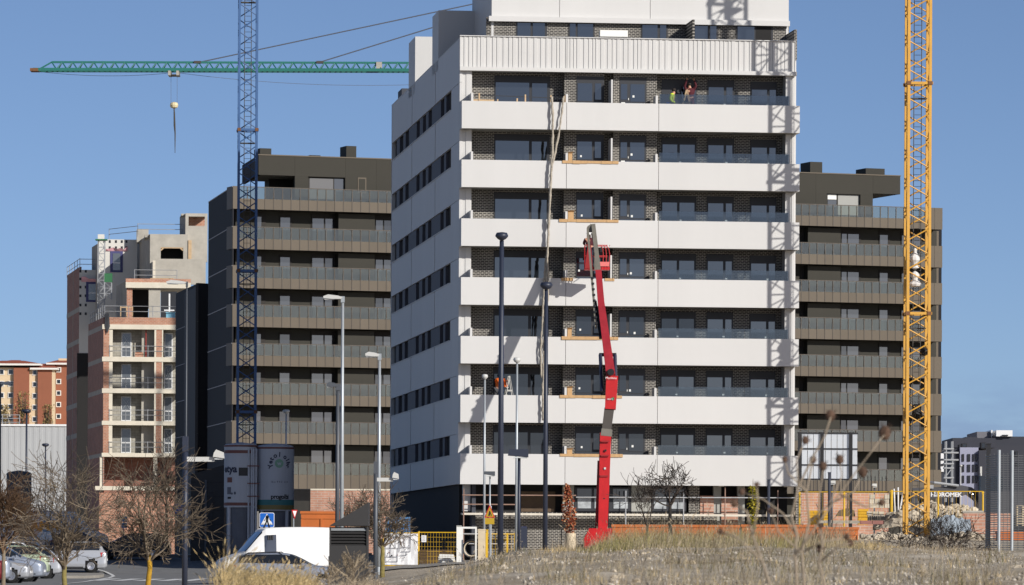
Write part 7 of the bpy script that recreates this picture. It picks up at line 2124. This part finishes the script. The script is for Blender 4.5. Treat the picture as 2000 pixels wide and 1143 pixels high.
def tree(label, px, yb, Z, ytrunk, ytop, wpx, tr, mt, mtw, seed, nlimb=7, nch=(5, 5, 4), maxlev=3, up=.06, spread=.65, name='bare_tree', lean=0.0, vase=.55, ground=True, twigr=.004, jit=.16, lf=1.0):
    global MINR
    MINR = twigr
    k = Z / F; b = gpos(px, Z)
    if not ground: b = W(px, yb, Z)
    t = thing(name, label, 'tree' if 'shrub' not in name else 'shrub', b)
    r = random.Random(seed)
    zt, zc = W(px, ytop, Z).z - b.z, W(px, ytrunk, Z).z - b.z
    pts = [(0, 0, -.1)]
    for i in range(1, 6): pts.append((lean * i / 5 + r.uniform(-.02, .02), r.uniform(-.02, .02), zc * i / 5))
    MB().path(pts, [tr * 1.15, tr, tr * .95, tr * .9, tr * .85, tr * .75], 9).build('trunk', mt, t, smooth=True)
    H = zt - zc; wd = wpx * k / 2; mb = MB()
    for i in range(nlimb):
        a = 2 * math.pi * (i + r.uniform(-.3, .3)) / nlimb
        tilt = vase * r.uniform(.35, 1.25) if i else .08
        d = Vector((math.cos(a) * math.sin(tilt), math.sin(a) * math.sin(tilt), math.cos(tilt)))
        L_ = min(H, wd / max(.25, math.sin(tilt))) * r.uniform(.40, .54) * lf
        grow(mb, r, Vector(pts[-1]) - Vector((0, 0, r.uniform(0, zc * .12))), d, L_, tr * r.uniform(.35, .5), 0, maxlev, up, spread, nch, jit)
    mb.build('crown', mtw, t)
    return t
KW = dict(up=.055, spread=.95, jit=.26, twigr=.0055)
tree('bare young tree with an olive trunk rising before the parked cars', 127, 1143, 105, 1100, 828, 200, .062, M_OLIVB, M_TWIG, 3, 11, (5, 5, 4), vase=.80, **KW)
tree('bare young tree with a bright yellow lichened trunk beside the zebra crossing', 291, 1143, 112, 1084, 842, 230, .068, M_LICH, M_TWIG, 8, 12, (5, 5, 4), vase=.85, **KW)
tree('reddish twiggy tree at the left picture edge before the dark tank', 6, 1143, 150, 1075, 892, 150, .07, M_BARK, M_RTWIG, 15, 10, (6, 5, 5), vase=.6, up=.05, spread=.7, jit=.2, twigr=.008)
tree('bare tree with a mossy stem behind the banner fence and grey kiosk', 747, 1110, 200, 1066, 922, 150, .10, M_OLIVB, M_TWIG, 21, 10, (6, 5, 4), vase=.75, up=.03, spread=.85, jit=.22, twigr=.009)
tree('bare shrubby tree behind the orange skip and silver lamps', 690, 1080, 262, 1055, 950, 140, .08, M_BARK, M_TWIG, 23, 9, (5, 5, 3), vase=.75, up=.03, spread=.8, jit=.2, twigr=.010)
tree('thin bare tree in front of the white framed shell columns', 325, 1080, 292, 985, 835, 100, .09, M_BARK, M_TWIG, 31, 8, (5, 4, 3), vase=.7, up=.03, spread=.8, jit=.2, twigr=.011)
tree('black bare tree with wide twigs before the lowest white balcony', 1309, 1068, 168, 985, 893, 190, .07, M_DBARK, M_DTWIG, 44, 7, (4, 3, 3), vase=1.0, up=.03, spread=.8, jit=.3, twigr=.009, lf=1.3)
tree('smaller black bare tree left of the wide black one', 1265, 1068, 172, 1030, 930, 110, .055, M_DBARK, M_DTWIG, 47, 4, (3, 3, 3), vase=.6, up=.03, spread=.7, jit=.3, twigr=.008, lf=1.3)
tree('low black leafless shrub sprawling before the yellow crane foot', 1852, 1070, 138, 1079, 962, 250, .05, M_DBARK, M_DTWIG, 52, 11, (4, 4, 3), vase=1.15, up=.02, spread=.8, jit=.25, twigr=.006, name='bare_shrub')
tree('dark leafless shrub left of the sprawling one by the crane foot', 1778, 1070, 141, 1078, 985, 150, .04, M_DBARK, M_DTWIG, 55, 9, (4, 4, 2), vase=1.1, up=.02, spread=.8, jit=.25, twigr=.006, name='bare_shrub')
# leaves
def leaves(name, m, parent, n, fn, s0, s1, seed):
    r = random.Random(seed); mb = MB()
    for i in range(n):
        c = Vector(fn(r)); s = r.uniform(s0, s1)
        a = Vector((r.uniform(-1, 1), r.uniform(-1, 1), r.uniform(-1, .6))).normalized(); b = a.orthogonal().normalized(); b.rotate(Quaternion(a, r.uniform(0, 6.28)))
        mb.quad(c, c + a * s * .5 + b * s * .3, c + a * s, c + a * s * .5 - b * s * .3)
    return mb.build(name, m, parent)
M_REDL = leafy('red_autumn_leaves', [rgb(92, 40, 30), rgb(140, 62, 40), rgb(172, 104, 66), rgb(200, 160, 120)])
M_YELL = leafy('yellow_green_leaves', [rgb(92, 96, 30), rgb(138, 130, 36), rgb(176, 156, 44)])
M_POPL = leafy('faded_poplar_leaves', [rgb(112, 98, 62), rgb(142, 124, 78), rgb(168, 146, 96)])
b = W(1114, 1076, 205); k = 205 / F
t = thing('planter', 'pale cylindrical planter standing in the grass beneath the red leaved sapling', 'planter', b)
MB().lathe([(.01, -.3), (.22, -.3), (.225, .7), (.2, .72), (.19, .66), (.01, .64)], 20).build('tub', M_BEIGE, t)
t = thing('sapling', 'columnar sapling with red brown leaves above the pale planter', 'sapling', b + Vector((0, 0, .66)))
H = W(1113, 946, 205).z - b.z - .66
MB().path([(0, 0, 0), (.03, 0, H * .5), (-.14, 0, H)], [.035, .025, .01], 6).build('trunk', M_BARK, t)
def redf(r):
    z = r.uniform(.02, 1); w_ = .27 * (1 - .75 * max(0, z - .55) / .45) * (.55 + .45 * min(1, z / .3)); a = r.uniform(0, 6.28); q_ = math.sqrt(r.random()) * w_
    return (q_ * math.cos(a) - .14 * z, q_ * math.sin(a), z * H)
leaves('foliage', M_REDL, t, 900, redf, .07, .15, 4)
b = gpos(1471, 190)
t = thing('sapling', 'slender sapling with yellow green leaves before the orange barrier', 'sapling', b)
H = W(1471, 935, 190).z - b.z; zl = W(1471, 1032, 190).z - b.z
MB().path([(0, 0, -.1), (.02, 0, H * .4), (-.03, 0, H * .75), (-.02, 0, H)], [.03, .026, .018, .006], 6).build('trunk', M_BARK, t)
leaves('foliage', M_YELL, t, 520, lambda r: ((lambda z, a: ((.07 + .14 * math.sin(3.1 * (z - zl) / (H - zl))) * math.sqrt(r.random()) * math.cos(a), .15 * r.uniform(-1, 1), z))(zl + (H * .9 - zl) * r.random() ** 1.2, r.uniform(0, 6.28))), .06, .12, 6)
for i, (px, yt, w_, lab) in enumerate(((43, 765, 34, 'tall faded poplar before the red brick houses'), (93, 790, 22, 'smaller faded poplar by the plain red brick house'), (8, 790, 24, 'faded poplar at the left edge before the cream wall'))):
    Z = 700.0; kk = Z / F; b = W(px, 870, Z); t = thing('poplar', lab, 'tree', (b.x, Z, 0)); H = W(px, yt, Z).z; hb = H - (832 - yt) * kk
    MB().path([(0, 0, 0), (0, 0, H * .6), (.1, 0, H)], [.3, .2, .03], 6).build('trunk', M_BARK, t)
    mb = MB(); r = random.Random(i)
    for j in range(60):
        z = r.uniform(hb * .8, H * .9); a = r.uniform(0, 6.28); L_ = w_ * kk * .5 * (1.1 - (z - hb) / (H - hb) * .8)
        mb.path([(0, 0, z), (L_ * .4 * math.cos(a), L_ * .4 * math.sin(a), z + .9), (L_ * .6 * math.cos(a), L_ * .6 * math.sin(a), z + 2.4)], [.06, .04, .015], 3, cap=False)
    mb.build('crown', M_TWIG, t)
    leaves('foliage', M_POPL, t, 900, lambda r: ((lambda z, a, q_: (q_ * math.cos(a), q_ * math.sin(a), z))(r.uniform(hb * .7, H), r.uniform(0, 6.28), w_ * kk * .5 * math.sqrt(r.random()) * (1 if r.random() < .6 else .6))), .15, .4, i)
# ------------------------------------------------------------------ grasses
M_STRAW = leafy('dry_straw_grass', [rgb(150, 128, 88), rgb(184, 160, 114), rgb(206, 184, 138), rgb(132, 118, 76)])
M_OLIVG = leafy('olive_tinged_grass', [rgb(112, 112, 66), rgb(146, 138, 88), rgb(176, 158, 108), rgb(96, 104, 58)])
M_GREYS2 = leafy('grey_dead_stems', [rgb(120, 106, 90), rgb(150, 136, 114), rgb(176, 160, 136)])
M_TAN = leafy('tan_dead_grass', [rgb(116, 104, 84), rgb(146, 134, 110), rgb(170, 158, 134), rgb(126, 118, 88)])
def grass(name, label, m, n, samp, h0, h1, wd, lean, seed, cat='grass', head=0.0):
    r = np.random.default_rng(seed)
    X, Z, hs = samp(r, n); n = len(X)
    G = gh(X, Z) - .02
    h = (h0 + (h1 - h0) * r.random(n) ** 1.6) * hs
    a = r.uniform(0, 2 * np.pi, n); lx = lean[0] + r.normal(0, .36, n); ly = lean[1] + r.normal(0, .3, n)
    wx, wy = np.cos(a) * wd * .5, np.sin(a) * wd * .5
    P = np.zeros((n, 5, 3))
    base = np.stack([X, Z, G], -1)
    mid = base + np.stack([lx * h * .3, ly * h * .3, h * .55], -1)
    tip = base + np.stack([lx * h, ly * h, h * (1 - .25 * np.minimum(1, lx ** 2 + ly ** 2))], -1)
    wv = np.stack([wx, wy, np.zeros(n)], -1)
    P[:, 0] = base - wv; P[:, 1] = base + wv; P[:, 2] = mid + wv * .8; P[:, 3] = mid - wv * .8; P[:, 4] = tip
    V_ = P.reshape(-1, 3); o = np.arange(n) * 5
    F4 = np.stack([o, o + 1, o + 2, o + 3], -1); F3 = np.stack([o + 3, o + 2, o + 4], -1)
    faces = F4.tolist() + F3.tolist(); V_ = V_.tolist()
    if head > 0:                 # seed heads as small drooping spikes
        sel = np.nonzero(r.random(n) < head)[0]; b0 = len(V_)
        for q_, i in enumerate(sel):
            t_ = tip[i]; d = (tip[i] - mid[i]); d = d / np.linalg.norm(d); s = h[i] * .16; w2 = wd * 1.05
            sx_ = np.array([np.cos(a[i]), np.sin(a[i]), 0]) * w2
            V_ += [(t_ - d * s * .2).tolist(), (t_ + d * s * .35 + sx_).tolist(), (t_ + d * s).tolist(), (t_ + d * s * .35 - sx_).tolist()]
            faces.append((b0, b0 + 1, b0 + 2, b0 + 3)); b0 += 4
    me = bpy.data.meshes.new(name); me.from_pydata(V_, [], faces); me.materials.append(m); me.update()
    return tag(put(bpy.data.objects.new(name, me)), label, cat, kind='stuff')
def patchy(X, Z, f, seed):
    return np.sin(X * f + seed) * np.sin(Z * f * .35 + seed * 1.7) + .6 * np.sin(X * f * 2.3 + Z * .3 + seed * 3)
def samp(s0, s1, z0, z1, dens=None, seed=0, f=1.2, thr=-9):
    def fn(r, n):
        Z = z0 + (z1 - z0) * r.random(n); s = s0 + (s1 - s0) * r.random(n); X = s * Z / F
        m = patchy(X, Z, f, seed); keep = m > thr
        edge = np.clip(np.minimum(s - s0, s1 - s) / 60.0, .25, 1)
        hs = edge * (.42 + .58 * np.clip(m * .7 + .35, 0, 1))
        return X[keep], Z[keep], hs[keep]
    return fn
def shaped(fn, table):
    """blade height follows a table over the bearing"""
    def g(r, n):
        X, Z, hs = fn(r, n); return X, Z, hs * np.interp(X / Z * F, table[0], table[1])
    return g
grass('tall_dry_grass', 'tall dry grass with seed heads at the lower left centre', M_STRAW, 15000, shaped(samp(-660, -350, 41, 60, seed=2), ([-650, -590, -540, -500, -350], [.75, 1.0, .62, .45, .5])), .20, .68, .0065, (.32, 0), 1, head=.30)
grass('tall_dry_grass', 'greyer dry stalks mixed among the tall dry grass', M_GREYS2, 3000, shaped(samp(-665, -350, 44, 62, seed=3), ([-650, -590, -540, -500, -350], [.8, 1.05, .7, .55, .6])), .25, .72, .006, (.28, 0), 21, head=.5)
grass('tall_dry_grass', 'thinner dry grass in front of the dark kiosk', M_GREYS2, 3600, samp(-380, -225, 45, 62, seed=4), .10, .36, .006, (.12, 0), 2, head=.25)
grass('bank_grass', 'olive and straw grass along the crest of the bank', M_OLIVG, 24000, samp(128, 600, 92, 124, seed=5, thr=-.1, f=1.3), .06, .66, .007, (.16, 0), 3)
grass('bank_grass', 'pale straw grass mixed along the crest of the bank', M_TAN, 18000, samp(126, 700, 90, 124, seed=15, thr=.0, f=1.8), .05, .78, .006, (.18, 0), 31, head=.1)
grass('bank_grass', 'tan dry grass along the bottom of the near slope', M_TAN, 13000, samp(-215, 1010, 41, 60, seed=22, thr=.45, f=2.6), .03, .30, .0055, (.16, 0), 41, head=.08)
grass('bank_grass', 'tan dry grass thinning out over the middle of the slope', M_TAN, 8000, samp(-160, 1010, 60, 96, seed=23, thr=.55, f=2.0), .03, .24, .006, (.14, 0), 42, head=.08)
grass('bank_grass', 'straw grass along the crest of the bank towards the right', M_STRAW, 11000, samp(430, 760, 95, 124, seed=6, thr=-.25), .06, .34, .009, (.08, 0), 4)
grass('bank_stalks', 'scattered tall grey stalks standing along the crest of the bank', M_GREYS2, 900, samp(60, 700, 95, 122, seed=16, thr=-.3), .4, 1.0, .010, (.05, 0), 32, head=.7)
grass('bank_grass', 'low straw tufts scattered over the near slope of the bank', M_STRAW, 9000, samp(-230, 1010, 44, 92, seed=7, f=2.3, thr=.35), .03, .15, .006, (.14, 0), 5)
grass('bank_grass', 'grey dead stems scattered over the near slope of the bank', M_GREYS2, 4200, samp(-150, 1010, 42, 105, seed=9, f=1.7, thr=.0), .08, .42, .006, (.08, 0), 6, head=.4)
grass('bank_grass', 'dry grass around the pale planter and boom lift foot', M_STRAW, 4500, samp(30, 230, 95, 125, seed=11, thr=-.2), .04, .22, .009, (.08, 0), 7)
grass('bank_grass', 'thin grass at the foot of the sprawling black shrub', M_GREYS2, 4500, samp(640, 1000, 105, 128, seed=12, thr=-.2), .05, .26, .009, (.0, 0), 8)
grass('bank_grass', 'dark dry weed clumps scattered over the near slope of the bank', leafy('brown_weeds', [rgb(84, 74, 54), rgb(110, 100, 72), rgb(92, 94, 60)]), 15000, samp(-120, 1010, 44, 110, seed=18, f=1.1, thr=.6), .05, .30, .007, (.05, 0), 33)
grass('bank_grass', 'green weeds low beside the banner fence', leafy('green_weeds', [rgb(84, 96, 50), rgb(116, 122, 70), rgb(140, 140, 88)]), 1500, samp(-262, -222, 56, 66, seed=14), .08, .22, .012, (0, 0), 9)
# stones on the bank
r = np.random.default_rng(4)
n = 30000
Z = 42 + 82 * r.random(n) ** .8; s = -220 + 1240 * r.random(n); X = s * Z / F
keep = patchy(X, Z, 1.9, 3.3) > -.2; X, Z = X[keep], Z[keep]; n = len(X)
H_ = gh(X, Z); sz = .006 + .026 * r.random(n) ** 4
oc = np.array([(1, 0, 0), (-1, 0, 0), (0, 1, 0), (0, -1, 0), (0, 0, 1), (0, 0, -1)], float)
of = np.array([(0, 2, 4), (2, 1, 4), (1, 3, 4), (3, 0, 4), (2, 0, 5), (1, 2, 5), (3, 1, 5), (0, 3, 5)])
V_ = np.stack([X, Z, H_], -1)[:, None, :] + oc[None] * sz[:, None, None] * r.uniform(.5, 1.3, (n, 6, 1))
me = bpy.data.meshes.new('gravel'); me.from_pydata(V_.reshape(-1, 3).tolist(), [], (of[None] + (np.arange(n) * 6)[:, None, None]).reshape(-1, 3).tolist())
me.materials.append(leafy('gravel_stones', [rgb(140, 132, 118), rgb(176, 168, 154), rgb(198, 190, 178), rgb(120, 110, 96)])); me.update()
tag(put(bpy.data.objects.new('gravel', me)), 'loose pale gravel stones over the bank', 'gravel', kind='stuff')
r = random.Random(12)
CL = [chunk(random.Random(50 + i), 1, 1, .7) for i in range(4)]
mb = MB()
for i in range(420):
    Z = r.uniform(46, 122); s_ = r.uniform(-160, 1010); X = s_ * Z / F
    if patchy(X, Z, .8, 1.1) < .0: continue
    c = CL[i % 4]; q_ = r.uniform(.03, .10) * (1 if r.random() < .9 else 1.6); a = r.uniform(0, 6.28); ca, sa = math.cos(a), math.sin(a); g = g1(X, Z)
    mb.add([(X + q_ * (v[0] * ca - v[1] * sa), Z + q_ * (v[0] * sa + v[1] * ca), g + q_ * .7 * v[2] + .01) for v in c.v], c.f)
tag(mb.build('soil_clods', M_GROUND), 'dry soil clods and lumps over the bank', 'soil', kind='stuff')
# foreground thistles, close to the lens and soft
M_THIS = mat('dry_thistle_stem', rgb(150, 136, 118), .9, var=.15, vscale=20); M_THH = mat('dry_thistle_head', rgb(92, 70, 56), .95, var=.3, vscale=30)
def thistle(label, Z, stems, heads):
    b0 = stems[0][0]; P_ = W(b0[0], b0[1], Z); gz = g1(P_.x, Z); t = thing('dry_thistle', label, 'thistle', (P_.x, Z, gz), 0, 'dry thistles near the camera')
    O = Vector(t.location)
    for i, st in enumerate(stems):
        r = random.Random(int(b0[0]) + i)
        pts = [W(x, y, Z) - O + Vector((0, r.uniform(-.04, .04), 0)) for x, y in st]
        if i == 0: pts = [Vector((pts[0].x, 0, -.05))] + pts
        k = len(pts); w0 = .0085 if i == 0 else .0055
        MB().path(pts, [w0 * (1 - .5 * j / k) for j in range(k)], 6).build('stem', M_THIS, t, smooth=True)
    for (x, y, s) in heads:
        mb = MB(); c = W(x, y, Z) - O; blob(mb, c, s * Z / F * .5, s * Z / F * .5, s * Z / F * .62, 8)
        r = random.Random(int(x))
        for j in range(14):
            a = r.uniform(0, 6.28); e = r.uniform(-.3, 1.2); d = Vector((math.cos(a) * math.cos(e), math.sin(a) * math.cos(e), math.sin(e))); mb.path([c, c + d * s * Z / F * .95], [.004, .001], 3)
        mb.build('flower_head', M_THH, t)
thistle('largest soft dry thistle near the camera, forking before the billboard', 27, [[(1556, 1143), (1553, 1085), (1556, 1045), (1546, 1010), (1560, 950), (1590, 890), (1612, 850), (1622, 815)], [(1553, 1085), (1598, 1022), (1640, 965), (1692, 895), (1726, 850)], [(1556, 1045), (1528, 1003), (1490, 975), (1450, 962)], [(1560, 950), (1556, 900), (1572, 862)], [(1640, 965), (1690, 990), (1722, 982)], [(1598, 1022), (1602, 960), (1608, 915)]],
        [(1622, 812, 19), (1728, 846, 24), (1449, 961, 11), (1573, 860, 14), (1722, 982, 12), (1608, 911, 15)])
thistle('thin many branched dry thistle near the camera behind the largest', 29, [[(1570, 1143), (1566, 1080), (1580, 1020), (1576, 960), (1588, 900)], [(1566, 1080), (1520, 1040), (1506, 1000)], [(1580, 1020), (1620, 985), (1644, 930), (1640, 900)], [(1576, 960), (1540, 925), (1534, 900)], [(1620, 985), (1668, 960), (1684, 925)], [(1566, 1080), (1600, 1060), (1652, 1050)]],
        [(1588, 898, 13), (1506, 998, 11), (1640, 898, 16), (1533, 898, 10), (1685, 922, 18), (1654, 1049, 10)])
thistle('soft dry thistle near the camera leaning left of the largest', 25, [[(1504, 1143), (1488, 1095), (1470, 1045), (1458, 1000), (1436, 985)], [(1470, 1045), (1480, 985), (1478, 950)], [(1488, 1095), (1440, 1050), (1410, 1040)]], [(1434, 984, 13), (1478, 947, 9), (1408, 1039, 10)])
thistle('low soft dry thistle near the camera right of the largest', 26, [[(1610, 1143), (1600, 1100), (1606, 1060), (1602, 1030)], [(1600, 1100), (1640, 1065), (1660, 1062)]], [(1602, 1072, 14), (1661, 1061, 12), (1602, 1028, 9)])
tree('twiggy dry shrub in the lower centre before the dark kiosk', 690, 1143, 56, 1138, 1052, 170, .014, M_BARK, M_GREYS2, 61, 12, (3, 3, 2), maxlev=2, vase=.95, name='dry_shrub')
tree('small twiggy dry shrub at the lower right of the kiosk', 645, 1143, 52, 1140, 1085, 90, .012, M_BARK, M_GREYS2, 63, 9, (3, 3, 2), maxlev=2, vase=.9, name='dry_shrub')
tree('low bush of dry stems beside the short orange barrier end', 1592, 1064, 128, 1062, 1030, 60, .02, M_BARK, M_RTWIG, 66, 10, (3, 3, 2), maxlev=2, vase=.8, name='dry_shrub')
